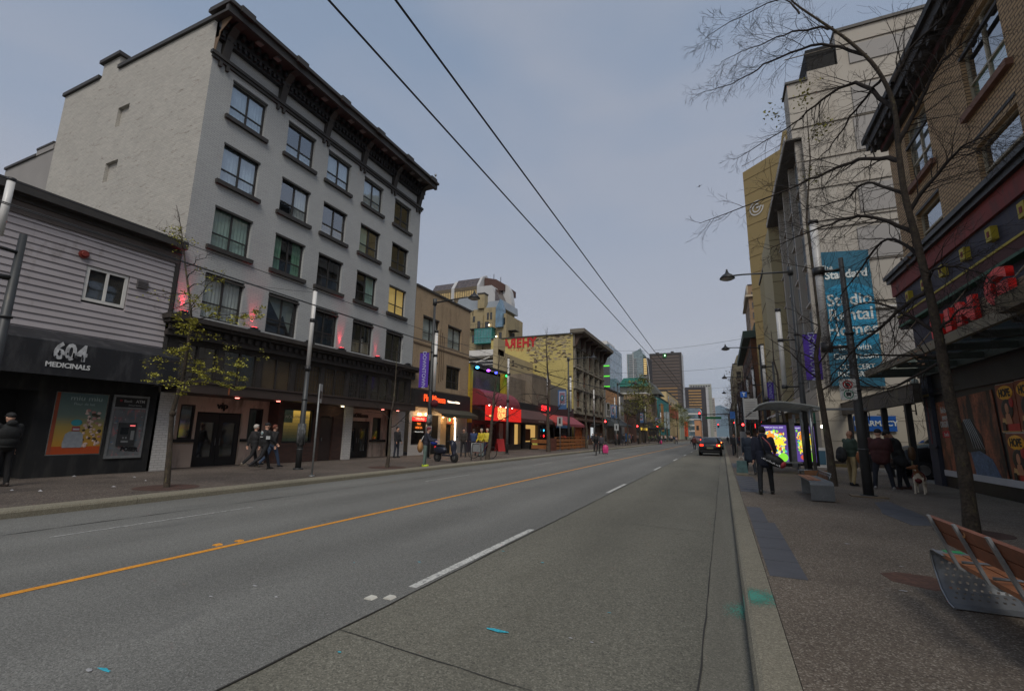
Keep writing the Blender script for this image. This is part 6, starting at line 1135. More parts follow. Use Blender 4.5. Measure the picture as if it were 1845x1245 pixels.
b = MB(); b.box(-.03, .2, 0, .05, 2.9, 2.93); b.box(-.03, .2, 0, .05, 3.02, 3.05); b.build('clamp', M['gal'], t)
# base plate at the right pole
b = MB(); b.prism([(-.42, -.25), (.35, -.3), (.42, .1), (.05, .3), (-.4, .2)], 'z', -.0, .035); b.build('base_plate', mat('base_tan', c(110, 96, 78), .8, .2, 5), tp)
# bus stop flag poles by the shelter
t = thing('bus_stop_post', 'tall bus stop post with a blue T flag over a pale timetable panel', 'bus stop sign', (1.15, 28.6, .15)); b = MB(); b.tube([(0, 0, 0), (0, 0, 3.95)], .035, 8); b.build('post', M['gal'], t)
b = MB(); b.box(-.12, .2, -.05, -.03, 3.62, 3.92); f = b.build('flag', mat('flag_blue', c(30, 88, 170), .5, .05, 2), t); letters(f, 'T', .05, 3.76, .24, bw, y=-.06, ext=.004, bold=.01); b = MB(); b.box(.0, .68, -.05, -.03, 2.42, 3.55); tt = b.build('timetable', mat('timetable_grey', c(150, 150, 148), .6, .05, 2), t)
b = MB()
for i in range(7): b.box(.08, .58, -.058, -.05, 2.6+i*.12, 2.63+i*.12)
b.build('timetable_rows', mat('row_grey', c(118, 118, 116), .6, .05, 2), tt)
t = thing('info_board', 'grey parking pay board standing between the bus stop posts', 'parking meter', (.98, 26.6, .15)); b = MB(); b.box(-.17, .17, -.06, .06, .55, 1.75); b.tube([(0, 0, 0), (0, 0, .6)], .05, 8); b.build('cabinet', mat('cabinet_grey', c(120, 122, 124), .6, .08, 2), t); b = MB(); b.box(-.13, .13, -.075, -.06, 1.1, 1.38); b.build('screen', M['black'], t)
t = thing('bus_stop_post', 'smaller blue bus flag post farther along the right kerb', 'bus stop sign', (.9, 39, .15)); b = MB(); b.tube([(0, 0, 0), (0, 0, 3.2)], .035, 8); b.build('post', M['gal'], t); b = MB(); b.box(-.3, .05, -.05, -.02, 2.8, 3.35); b.build('flag', mat('flag_blue2', c(36, 86, 150), .5, .3, 6), t)
# bus shelter
M['shroof'] = mat('shelter_roof', c(186, 192, 188), .35, .08, 1); M['shroof'].node_tree.nodes['Principled BSDF'].inputs['Alpha'].default_value = .55
t = thing('bus_shelter', 'steel bus shelter with curved ribbed glass roof and lit advertisement ends', 'bus shelter', (2.4, 21.6, .15))
b = MB(); n = 9; Ys = (0, 5.2)
prof = [(-1.25+2.55*i/n, 2.62+.34*math.sin(math.pi*(i/n)**.6)-.12*(1-i/n)) for i in range(n+1)]
b.prism(prof+[(p[0], p[1]+.05) for p in prof[::-1]], 'y', *Ys); rf = b.build('roof', M['shroof'], t)
b = MB()
for i in range(9): y = .05+i*.63; b.tube([(p[0], y, p[1]-.02) for p in prof], .02, 5)
b.tube([(prof[0][0], 0, prof[0][1]), (prof[0][0], 5.2, prof[0][1])], .04, 6); b.tube([(prof[-1][0], 0, prof[-1][1]), (prof[-1][0], 5.2, prof[-1][1])], .04, 6); b.build('roof_rib', M['gal'], t)
b = MB(); b.box(.9, 2.6, -.05, .15, 2.55, 2.63); b.build('roof_beam', M['gal'], t)
for x, y in ((.82, .25), (.82, 2.6), (.82, 4.9)): b = MB(); b.tube([(x, y, 0), (x, y, 2.6)], .065, 10); b.build('post', M['steel'], t)
def adbox(x0, x1, y, lab):
    b = MB(); b.box(x0, x1, y, y+.16, .25, 2.15); b.box(x0, x0+.1, y-.02, y, .25, 2.15); b.box(x1-.1, x1, y-.02, y, .25, 2.15); b.box(x0+.1, x1-.1, y-.02, y, 2.02, 2.15); b.box(x0+.1, x1-.1, y-.02, y, .25, .42); ca = b.build('advert_case', M['black'], t)
    a, e = x0+.1, x1-.1; W = e-a; b = MB(); b.poly([(a, y-.004, .42), (e, y-.004, .42), (e, y-.004, 2.02), (a, y-.004, 2.02)]); ad = b.build('lit_poster', lit('ad_purple', c(92, 72, 146), .6), ca, lab)
    b = MB(); rr = random.Random(6); cols_ = [(250, 220, 60), (236, 140, 50), (130, 210, 60), (236, 226, 90), (80, 170, 180), (200, 80, 60), (210, 220, 200)]
    for i in range(230):
        u = rr.gauss(.5, .24); v = rr.gauss(.55, .19); 
        if 0.08 < u < .92 and .25 < v < .88: b.m = rr.choice([0, 0, 1, 2, 2, 3, 3, 4, 5, 6]); b.ell((a+W*u, y-.012-.00008*i, .42+1.6*v), rr.uniform(.02, .07), .004, rr.uniform(.02, .08), 8, 5)
    b.m = 2; b.ell((a+W*.78, y-.02, .64), W*.2, .004, .19, 12, 6); b.m = 5; b.ell((a+W*.4, y-.014, .62), W*.22, .004, .12, 12, 6)
    b.m = 3; b.ell((a+W*.38, y-.024, 1.2), W*.16, .004, .34, 12, 6); b.m = 1; b.ell((a+W*.35, y-.03, 1.52), W*.17, .004, .16, 12, 6); b.m = 0; b.ell((a+W*.7, y-.03, 1.3), W*.15, .004, .15, 12, 6)
    b.build('flower_print', [lit('ad_%d' % i, c(*cc_), .75) for i, cc_ in enumerate(cols_)], ad); letters(ad, 'MARCH 20-23, 2025', (a+e)/2, 1.92, .085, lit('ad_white', c(220, 220, 230), .8), y=-.0+y-.02, ext=.003)
adbox(-.9, .28, 2.3, 'purple lit poster with bright flower shapes'); adbox(.55, 1.5, 3.6, 'narrower repeat of the purple flower poster')
b = MB(); b.box(.3, .5, 2.35, 2.45, .2, 2.3); b.build('glass_wall', M['gal'], t)
b = MB(); b.box(-.6, .6, 1.6, 2.05, .42, .47); b.tube([(-.5, 1.8, 0), (-.5, 1.8, .42)], .03, 6); b.tube([(.5, 1.8, 0), (.5, 1.8, .42)], .03, 6); b.build('shelter_bench', M['gal'], t)
b = MB(); b.ell((1.35, 1.2, 1.95), .07, .07, .06); b.build('wall_lamp', lit('shelter_lamp', c(255, 244, 220), 6), t)
# sandwich board by the shelter, wooden crate
t = thing('sandwich_board', 'white a-frame board with blue notice by the podium wall', 'a-frame sign', (4.6, 29.5, .15), R_(-15)); b = MB(); b.prism([(-.3, 0), (-.27, 0), (0, .95), (.27, 0), (.3, 0), (.03, 1.0), (-.03, 1.0)], 'x', -.35, .35); b.build('frame', M['white'], t); b = MB(); b.prism([(-.275, .15), (-.255, .15), (-.08, .85), (-.1, .85)], 'x', -.28, .28); b.build('notice', mat('notice_blue', c(60, 100, 120), .6, .1, 2), t)
t = thing('sandwich_board', 'red a-frame board outside the curry restaurant', 'a-frame sign', (-16.9, 35.7, .15), R_(60)); b = MB(); b.prism([(-.3, 0), (-.27, 0), (0, .95), (.27, 0), (.3, 0), (.03, 1.0), (-.03, 1.0)], 'x', -.35, .35); b.build('frame', mat('board_red', c(160, 40, 40), .6, .1, 2), t)
t = thing('sandwich_board', 'yellow a-frame board outside the warm lit shop', 'a-frame sign', (-16.6, 42.6, .15), R_(60)); b = MB(); b.prism([(-.3, 0), (-.27, 0), (0, 1.05), (.27, 0), (.3, 0), (.03, 1.1), (-.03, 1.1)], 'x', -.35, .35); b.build('frame', M['black'], t); b = MB(); b.prism([(-.30, .12), (-.285, .12), (-.05, 1.0), (-.065, 1.0)], 'x', -.3, .3); b.build('poster', mat('board_yellow', c(196, 196, 90), .6, .2, 5), t)
t = thing('wooden_crate', 'low wooden box between the steel bench and the tree', 'crate', (3.05, 19.9, .15), R_(-10)); b = MB()
for z in (.02, .14, .26): b.box(-.45, .45, -.16, -.14, z, z+.1); b.box(-.45, .45, .14, .16, z, z+.1)
b.box(-.45, -.43, -.14, .14, .02, .36); b.box(.43, .45, -.14, .14, .02, .36); b.box(-.43, .43, -.14, .14, 0, .02); b.build('slats', mat('crate_wood', c(140, 98, 66), .8, .25, 5), t)
# benches: perforated steel end sheets, wooden seat and back on steel stanchions (built for the near one)
wood = mat('bench_wood', c(122, 72, 48), .55, .22, 2.2, bump=.15, bs=12, fine=.14, fs=24, dirt=c(104, 62, 42), ds=3); woods = mat('bench_wood_pale', c(150, 96, 62), .5, .2, 2.2, fine=.14, fs=24)
psteel = mat('perforated_steel', c(140, 144, 148), .5, .1, 3, metal=.55, dirt=c(120, 120, 118), ds=3)
def end_sheet(parent, x0, x1, yt, fl=1):
    # profile in (y,z): top plate, rounded shoulder, face running down and under; fl=+1 face towards -Y
    pr = [(yt-.30*fl, .43), (yt-.05*fl, .435), (yt+.0*fl, .425), (yt+.02*fl, .38), (yt-.03*fl, .26), (yt-.13*fl, .11), (yt-.27*fl, .025), (yt-.38*fl, .012)]
    pr = [(-fl*(p[0]-yt)*-1+yt, p[1]) for p in pr]
    # subdivide
    P_ = []
    for a, e in zip(pr, pr[1:]):
        L_ = math.dist(a, e); n = max(1, round(L_/.028)); P_ += [(a[0]+(e[0]-a[0])*i/n, a[1]+(e[1]-a[1])*i/n) for i in range(n)]
    P_.append(pr[-1]); nx = max(8, round((x1-x0)/.028)); b = MB(); xs = [x0+(x1-x0)*i/nx for i in range(nx+1)]
    V = [[b.av((x, p[0], p[1])) for x in xs] for p in P_]
    for i in range(len(P_)-1):
        for j in range(nx):
            q = (V[i][j], V[i][j+1], V[i+1][j+1], V[i+1][j]); zc = (P_[i][1]+P_[i+1][1])/2
            if i % 2 == 1 and (j+(i//2)) % 2 == 1 and 1 < j < nx-1 and zc > .06 and i > 1:
                ctr = [sum(b.v[k][m] for k in q)/4 for m in range(3)]; inner = [b.av([ctr[m]+(b.v[k][m]-ctr[m])*.8 for m in range(3)]) for k in q]
                for k in range(4): b.face((q[k], q[(k+1) % 4], inner[(k+1) % 4], inner[k]))
            else: b.face(q)
    o = b.build('end_sheet', psteel, parent); m = o.modifiers.new('thickness', 'SOLIDIFY'); m.thickness = .006
    
    for x_ in (x0, x1): r = MB(); r.tube([(x_, p[0], p[1]) for p in pr], .011, 6); r.build('rolled_edge', M['steel'], parent)
    return o
t = thing('wooden_bench', 'near brown wooden bench on a perforated steel end, cut by the right edge', 'bench', (0, 0, .15))
end_sheet(t, 1.79, 2.32, 6.08, 1)
for i, (a, e) in enumerate(((1.80, 1.93), (1.945, 2.075), (2.09, 2.22))):
    b = MB(); b.box(a, e, 4.05, 5.86, .405, .44); b.build('seat_slat', woods, t)
def board(x0, z0, x1, z1, y0, y1, th=-.03):
    d = Vector((x1-x0, 0, z1-z0)).normalized(); n_ = Vector((-d.z, 0, d.x))*th; b = MB(); A = [(x0, z0), (x1, z1), (x1+n_.x, z1+n_.z), (x0+n_.x, z0+n_.z)]; b.prism(A, 'y', y0, y1); return b
board(1.70, .60, 1.665, .70, 4.0, 5.50).build('back_board', wood, t); board(1.66, .71, 1.62, .81, 4.0, 5.52).build('back_board', wood, t)
for y in (5.38, 4.88, 4.36):
    b = MB(); pr_ = [(1.585, .83), (1.70, .53), (1.745, .42), (1.80, .385), (2.2, .375)]; pi_ = [(1.605, .835), (1.72, .54), (1.76, .435), (1.80, .402), (2.2, .392)]
    b.prism(pr_+pi_[::-1], 'y', y-.02, y+.02); b.build('stanchion', M['gal'], t)
for y in (5.38, 4.88, 4.36): b = MB(); b.tube([(1.77, y-.02, .47), (2.18, y-.16, .50)], .012, 6); b.build('arm_rail', M['steel'], t)
b = MB(); b.box(1.86, 2.0, 5.95, 6.05, .4365, .4385); b.build('green_mark', mat('mark_green', c(40, 150, 90), .6, .1, 4), t)
g = text_mesh('7S', .1, mat('scratch_tan', c(176, 130, 86), .7, .1, 4), ext=.002, shear=.3); put(g, 'scratched_tag', t, None, (1.633, 4.86, .775), R_(-90))
t = thing('steel_bench', 'steel-ended bench with wire rail behind the walking man with the shoulder bag', 'bench', (0, 0, .15))
b = MB(); pr = [(15.6, .46), (13.62, .46), (13.5, .44), (13.45, .38), (13.47, .03), (13.6, .01)]
b.prism(pr+[(13.6, .02), (13.49, .04), (13.47, .38), (13.52, .43), (13.63, .45), (15.6, .45)], 'x', 1.84, 2.32); b.build('seat_sheet', mat('dull_steel', c(104, 108, 110), .55, .15, 4, metal=.3, fine=.12, fs=40), t)
b = MB(); b.box(1.86, 1.98, 13.8, 15.6, .462, .475); b.box(2.0, 2.12, 13.8, 15.6, .462, .475); b.build('seat_slat', woods, t)
b = MB(); b.tube([(2.3, 13.9, .46), (2.36, 13.9, .62), (2.36, 15.5, .62), (2.3, 15.5, .46)], .015, 6); b.tube([(1.88, 15.5, .46), (1.88, 15.55, .6), (2.36, 15.5, .62)], .012, 6); b.tube([(2.36, 13.9, .55), (2.36, 15.5, .55)], .01, 6)
for i in range(12): b.tube([(2.33, 13.95+i*.13, .47), (2.36, 13.95+i*.13, .62)], .006, 4)
b.build('wire_rail', M['steel'], t)
b = MB(); b.box(1.9, 2.3, 15.35, 15.45, 0, .45); b.build('leg', M['gal'], t)
b = MB(); b.box(1.6, 2.5, 13.2, 15.8, -.001, .003); 
# orange wooden patio fence on the left
t = thing('patio_fence', 'orange-brown wooden plank fence around the patio before the pink awnings', 'fence', (-14.0, 41.5, .15), R_(90)); fw = mat('fence_wood', c(146, 92, 48), .75, .2, 2, fine=.15, fs=8)
for i in range(6): b = MB(); b.box(i*2.1, i*2.1+.14, -.02, .12, 0, 1.15); b.build('post', fw, t)
for z in (.08, .42, .76): b = MB(); b.box(0, 10.6, -.05, -.021, z, z+.26); b.build('plank', fw, t)
b = MB(); b.box(0, 10.6, -.08, .14, 1.151, 1.2); b.build('cap_rail', fw, t)
for q in range(2): b = MB(); b.box(.0, .03, .12, 2.4, .1+.5*q, .45+.5*q); b.build('plank', fw, t)
t = thing('patio_end_panel', 'dark carved wooden panel closing the near end of the patio', 'fence', (-13.95, 40.3, .15), R_(90)); b = MB(); b.box(-1.2, 1.1, -.05, .02, .0, 1.1); b.build('panel', mat('carved_wood', c(104, 58, 44), .75, .5, 6), t)
# overhead trolley wires, spans and hangers
M['wire'] = mat('wire_black', c(30, 30, 32), .5, .1, 1)
def wire(lab, pts, r, group='overhead trolley wires'):
    b = MB(); b.tube(pts, r, 5); tag(b.build('trolley_wire', M['wire']), lab, 'wire', group)
def sag(a, e, s, n=10): return [tuple(a[k]+(e[k]-a[k])*i/n-(s*4*(i/n)*(1-i/n) if k == 2 else 0) for k in range(3)) for i in range(n+1)]
wire('left one of the two heavy wires crossing the sky, ending above the teal tower', [(-3.42, -5, 5.95), (-3.36, 10, 5.87), (-3.31, 24, 5.84), (-3.3, 60, 5.8), (-3.3, 160, 5.8)], .013)
wire('right one of the two heavy wires crossing the sky, ending above the brown office tower', [(-2.72, -5, 5.95), (-2.78, 10, 5.85), (-2.9, 24, 5.82), (-2.9, 60, 5.8), (-2.9, 160, 5.8)], .013)
wire('thin span wire from the long-armed lamp on the right to the trolley wires', sag((3.38, 24.4, 6.6), (-2.9, 24, 5.84), .12), .006, 'span wires')
wire('thin span wire from the trolley wires to the left lamp post', sag((-3.3, 24, 5.84), (-15.45, 23, 6.9), .15), .006, 'span wires')
wire('upper left trolley wire crossing the white hotel front', [(-12.5, -5, 6.35), (-12.5, 5, 6.35), (-12.5, 23, 6.28), (-12.4, 60, 6.3), (-12.3, 150, 6.3)], .01)
wire('middle left trolley wire, paired close above another', [(-11.9, -5, 5.72), (-11.9, 11, 5.62), (-11.9, 23, 5.6), (-11.8, 60, 5.6), (-11.8, 150, 5.6)], .012)
wire('lower left trolley wire of the close pair', [(-11.7, -5, 5.62), (-11.7, 11, 5.53), (-11.7, 23, 5.5), (-11.6, 60, 5.5), (-11.6, 150, 5.5)], .01)
wire('thin loose cable drooping across the front of the white hotel', sag((-14.75, 13.35, 7.1), (-17.8, 5, 7.6), .5)[0:11], .006, 'span wires')
wire('thick insulated feeder cable across the yellow wall', sag((-14.4, 31.6, 6.9), (-9.5, 42, 5.7), .1), .03, 'span wires')
for y in (31, 45, 58, 72):
    wire('thin span wire over the street at the %s pole pair' % {31: 'curry restaurant', 45: 'patterned banner', 58: 'yellow block', 72: 'striped shop'}[y], sag((-14.4, y, 6.6), (3.4, y+4, 6.6), .7, 16), .008, 'span wires')
for k, (x, y, z) in enumerate(((-12.2, 27.5, 6.25), (-11.3, 29.3, 6.1))):
    t = thing('wire_insulator', ('left' if k == 0 else 'right')+' one of two black trolley insulators against the yellow wall', 'insulator', (x, y, z)); b = MB(); b.tube([(0, 0, 0), (0, 0, -.28)], .02, 6); b.cyl((0, 0), -.05, .03, .07, n=8); b.cyl((0, 0), -.34, -.26, .1, n=8); b.build('hanger', M['wire'], t); b = MB()
    for q in range(3): b.tube([(.12+q*.3, .5*q*.6, -.34-.07*q), (.28+q*.3, .5*q*.6+.1, -.39-.07*q)], .03, 6)
    b.build('spacer', M['wire'], t)
# traffic signals far down the street
def signal(x, y, z, lab, arm=None, col=(255, 50, 50), s=1.0):
    t = thing('traffic_signal', lab, 'traffic light', (x, y, 0)); b = MB(); b.box(-.2*s, .2*s, -.15, .15, z-.35*s, z+.75*s); b.build('housing', M['black'], t); b = MB(); b.ell((0, -.2, z+.5*s), .13*s, .06, .13*s); b.build('red_lamp', lit('signal_red', c(*col), 7), t)
    if arm: b = MB(); b.tube([(0, 0.1, z+.3), (arm, .1, z+.5), (arm, .1, 0)], .09, 6); b.build('mast', M['pole'], t)
    else: b = MB(); b.tube([(0, .1, 0), (0, .1, z)], .07, 6); b.build('mast', M['pole'], t)
    return t
t = signal(-3.6, 92, 5.2, 'red traffic signal hanging from a mast arm over the street', arm=7.4, s=1.1); b = MB(); b.box(1.0, 3.6, .1, .14, 4.75, 5.15); b.build('street_name_plate', mat('name_green', c(20, 110, 66), .6, .05, 1), t)
signal(-14.0, 62, 2.9, 'red pedestrian signal in the crowd before the dark shop row', s=.9); signal(-13.4, 84, 2.7, 'red signal beside the tan block crossing'); signal(-13.2, 110, 3.0, 'distant red signal by the teal theatre', s=1.3); signal(-1.2, 190, 5.4, 'small distant red signal over the middle of the street', arm=5, s=1.4); signal(3.2, 150, 5.0, 'tiny red signal above the far cars', s=1.4); signal(1.6, 44, 2.3, 'amber signal lamp among the right pavement crowd', col=(255, 120, 40), s=.7)
# ================================================================ TREES
def limb(b, p, d, L, r, lv, rr, tips, droop=0.0, spread=.9, n=6, seg=5, jit=.16, mx=3, up=0.12, kids_=(3, 5), twig=True):
    pts = [Vector(p)]; d = Vector(d).normalized(); rs = [r]
    for i in range(seg):
        d = (d+Vector((rr.gauss(0, jit), rr.gauss(0, jit), rr.gauss(0, jit)+up*.25-droop*.2))).normalized(); pts.append(pts[-1]+d*L/seg); rs.append(max(.0022, r*(1-.72*(i+1)/seg)))
    b.tube(pts, rs, n if lv < 2 else (4 if lv == 2 else 3), cap=False)
    if lv >= mx: tips.append((pts[-1], d)); tips.append((pts[len(pts)//2], d)); return
    k = rr.randint(*kids_)+(1 if lv == 0 else 0)
    for j in range(k):
        u = .25+.75*(j+rr.random())/k; q = min(len(pts)-2, int(u*seg)); a = pts[q].lerp(pts[q+1], u*seg-q); dd = (pts[q+1]-pts[q]).normalized()
        side = dd.cross(Vector((rr.gauss(0, 1), rr.gauss(0, 1), rr.gauss(0, 1)))).normalized(); nd = (dd*(1-spread*.45)+side*spread*.75).normalized()
        limb(b, a, nd, L*(.62-.12*u)*rr.uniform(.75, 1.2), rs[q]*.55, lv+1, rr, tips, droop, spread, n, max(3, seg-1), jit*1.15, mx, up, kids_, twig)
def leaf_cloud(b, pts, rr, s, m=0, k=5, rad=.12, flat=.5):
    for p in pts:
        for i in range(k):
            q = Vector(p)+Vector((rr.gauss(0, rad), rr.gauss(0, rad), rr.gauss(0, rad*flat))); u = Vector((rr.gauss(0, 1), rr.gauss(0, 1), rr.gauss(0, .5))).normalized(); v = u.cross(Vector((rr.gauss(0, .4), rr.gauss(0, .4), 1))).normalized(); L = s*rr.uniform(.6, 1.3); b.m = m
            b.poly([q-u*L*.5, q+v*L*.3, q+u*L*.5, q-v*L*.3])
def spline(P, k=5):
    P = [Vector(p) for p in P]; out = []
    for i in range(len(P)-1):
        a = P[max(0, i-1)]; b_ = P[i]; c_ = P[i+1]; d = P[min(len(P)-1, i+2)]
        for j in range(k):
            u = j/k; out.append(.5*((2*b_)+(c_-a)*u+(2*a-5*b_+4*c_-d)*u*u+(3*b_-a-3*c_+d)*u**3))
    return out+[P[-1]]
# ---- big bare tree on the right pavement: trunk through measured points at its real distance
YT = 10.4
t = thing('bare_tree', 'tall bare street tree with mottled trunk leaning left over the right pavement', 'tree', (3.63, 10.39, .15))
def T_(px, py, dy=0.0): p = onY(px, py, YT+dy); return p-Vector((3.63, 10.39, .15))
tr = [T_(1752, 962), T_(1738, 850), T_(1722, 770), T_(1708, 700), T_(1690, 600), T_(1668, 500), T_(1648, 420), T_(1630, 350), T_(1620, 280), T_(1610, 190), T_(1580, 125), T_(1530, 75), T_(1480, 40), T_(1430, 5), T_(1400, -30)]
b = MB(); trs = spline([tr[0]-Vector((0, 0, .05))]+tr[1:], 4); rad_ = [.115, .094, .088, .082, .072, .062, .058, .052, .046, .041, .036, .03, .024, .018, .012]; b.tube(trs, [(rad_[min(14, i//4)]*(1-(i % 4)/4)+rad_[min(14, i//4+1)]*((i % 4)/4))*(1+.05*math.sin(i*1.9)) for i in range(len(trs))], 14, cap=False); 
# burls and ridges on the trunk
rr = random.Random(5)
for i in range(26):
    u = rr.random()*4; q = int(u); a = tr[q].lerp(tr[q+1], u-q); an = rr.random()*6.28; rad = .085-.006*q; b.ell(a+Vector((math.cos(an)*rad, math.sin(an)*rad, 0)), .018, .018, rr.uniform(.015, .035), 6, 4)
barkm = mat('mottled_bark', c(60, 52, 43), .95, .3, 7, bump=.9, bs=22, fine=.4, fs=26, dirt=c(88, 82, 54), ds=7, dt=(.58, .66)); b.build('trunk', barkm, t)
main = [([T_(1700, 640), T_(1640, 640, .6), T_(1560, 640, 1.0), T_(1500, 632, 1.4)], .035), ([T_(1672, 520), T_(1600, 575, .3), T_(1530, 640, .6), T_(1490, 690, 1)], .04), ([T_(1648, 420), T_(1560, 390, .5), T_(1480, 410, .9), T_(1380, 450, 1.2)], .045),
        ([T_(1622, 290), T_(1560, 285, .5), T_(1490, 310, .8), T_(1400, 350, 1.0), T_(1260, 402, 1.2)], .05), ([T_(1610, 195), T_(1540, 150, .4), T_(1470, 190, .6), T_(1420, 230, .9), T_(1320, 290, 1.2)], .045),
        ([T_(1560, 100), T_(1480, 80, .3), T_(1390, 110, .6), T_(1330, 145, .9), T_(1258, 170, 1.0)], .035), ([T_(1500, 50), T_(1440, 55, .3), T_(1370, 80, .5), T_(1300, 110, .8)], .028),
        ([T_(1640, 380), T_(1700, 300, -.3), T_(1740, 260, -.6), T_(1800, 240, -.9)], .04), ([T_(1618, 260), T_(1660, 180, -.2), T_(1700, 110, -.5), T_(1760, 60, -.6)], .05), ([T_(1608, 150), T_(1640, 90, 0), T_(1700, 30, -.3), T_(1720, -30, -.4)], .04),
        ([T_(1668, 500), T_(1700, 480, -.4), T_(1760, 490, -.7), T_(1800, 520, -.9)], .03), ([T_(1690, 600), T_(1730, 560, -.5), T_(1790, 550, -.9)], .025), ([T_(1660, 470), T_(1600, 430, .6), T_(1540, 500, 1.0), T_(1500, 560, 1.3)], .035), ([T_(1700, 650), T_(1600, 700, .6), T_(1540, 680, .8), T_(1480, 650, 1.2)], .028),
        ([T_(1630, 350), T_(1560, 330, .5), T_(1520, 360, .9), T_(1440, 380, 1.3)], .035), ([T_(1690, 600), T_(1620, 560, .5), T_(1560, 545, .8), T_(1500, 575, 1.2)], .035), ([T_(1590, 140), T_(1540, 200, .5), T_(1500, 260, .8), T_(1460, 300, 1)], .03), ([T_(1440, 25), T_(1400, 0, .3), T_(1300, 50, .5), T_(1270, 70, .6)], .02)]
b = MB(); tips = []; rr = random.Random(11)
for pts, r in main:
    sm = [p+Vector((rr.gauss(0, .012), rr.gauss(0, .012), rr.gauss(0, .012)))*(1 if i_ else 0) for i_, p in enumerate(spline(pts, 5))]; b.tube(sm, [max(.0035, r*(1-.88*i/(len(sm)-1))) for i in range(len(sm))], 6, cap=False)
    for j in range(30):
        u = .1+.9*(j+rr.random())/30; f = u*(len(sm)-1); q = min(len(sm)-2, int(f)); a = sm[q].lerp(sm[q+1], f-q); dd = (sm[q+1]-sm[q]).normalized(); side = dd.cross(Vector((rr.gauss(0, .5), rr.gauss(0, 1), rr.gauss(0, .5)))).normalized()
        limb(b, a, (dd*.75+side*.7), rr.uniform(.35, 1.0)*(1.15-.6*u), max(.003, r*.3*(1-.6*u)), 1, rr, tips, .15, .75, 4, 5, .12, 3, 0, (3, 4))
b.build('branches', M['barkd'], t); print('tree tips', len(tips))
b = MB(); rr = random.Random(3)
cl = [T_(1455, 155, .9), T_(1475, 245, .9), T_(1465, 320, 1), T_(1395, 205, 1), T_(1450, 180, .9), T_(1480, 230, .9)]
leaf_cloud(b, cl, rr, .07, 0, 40, .13, .7); leaf_cloud(b, [T_(1625, 470), T_(1600, 610, .5), T_(1648, 640, .2), T_(1660, 650, .2)], rr, .06, 1, 14, .12, .8); b.build('leaves', [M['leaf'], M['leafb']], t)
def street_tree(name, lab, loc, H_, r, seed, lean=(0, 0), leafm=None, leafk=0, spread=1.6, nb=9, z0=.28, bark=None, group=None, size=.09, mx=3, path=None, levels=None, crown='leaves', kk=(3, 5), rad=.14):
    t = thing(name, lab, 'tree', loc, 0, group); rr = random.Random(seed); b = MB()
    pts = [Vector((0, 0, -.03))]; n = 9
    if path: pts = [Vector(p) for p in path]
    else:
        for i in range(1, n+1): u = i/n; pts.append(Vector((lean[0]*u+rr.gauss(0, .035)*H_/7, lean[1]*u+rr.gauss(0, .035)*H_/7, H_*u)))
    n = len(pts)-1; rs = [max(.008, r*(1-.9*(i/n)**.9)) for i in range(n+1)]; rs[0] = r*1.15; b.tube(pts, rs, 10, cap=False); b.build('trunk', bark or M['bark'], t)
    b = MB(); tips = []
    for j in range(nb):
        u = z0+(1-z0)*(j+.5*rr.random())/nb; f = u*n; q = min(n-1, int(f)); a = pts[q].lerp(pts[q+1], f-q); an = j*2.4+rr.random(); L = spread*(1.15-u*.8)*rr.uniform(.8, 1.15)
        limb(b, a, (math.cos(an), math.sin(an), .5), L, r*.36*(1.1-u), 1, rr, tips, .12, .8, 5, 5, .12, mx, .2, kk)
    b.build('branches', M['barkd'], t)
    if leafm: b = MB(); leaf_cloud(b, [p for p, d in tips if not levels or levels(p)], rr, size, 0, leafk, rad, .35); b.build(crown, leafm, t)
    return t
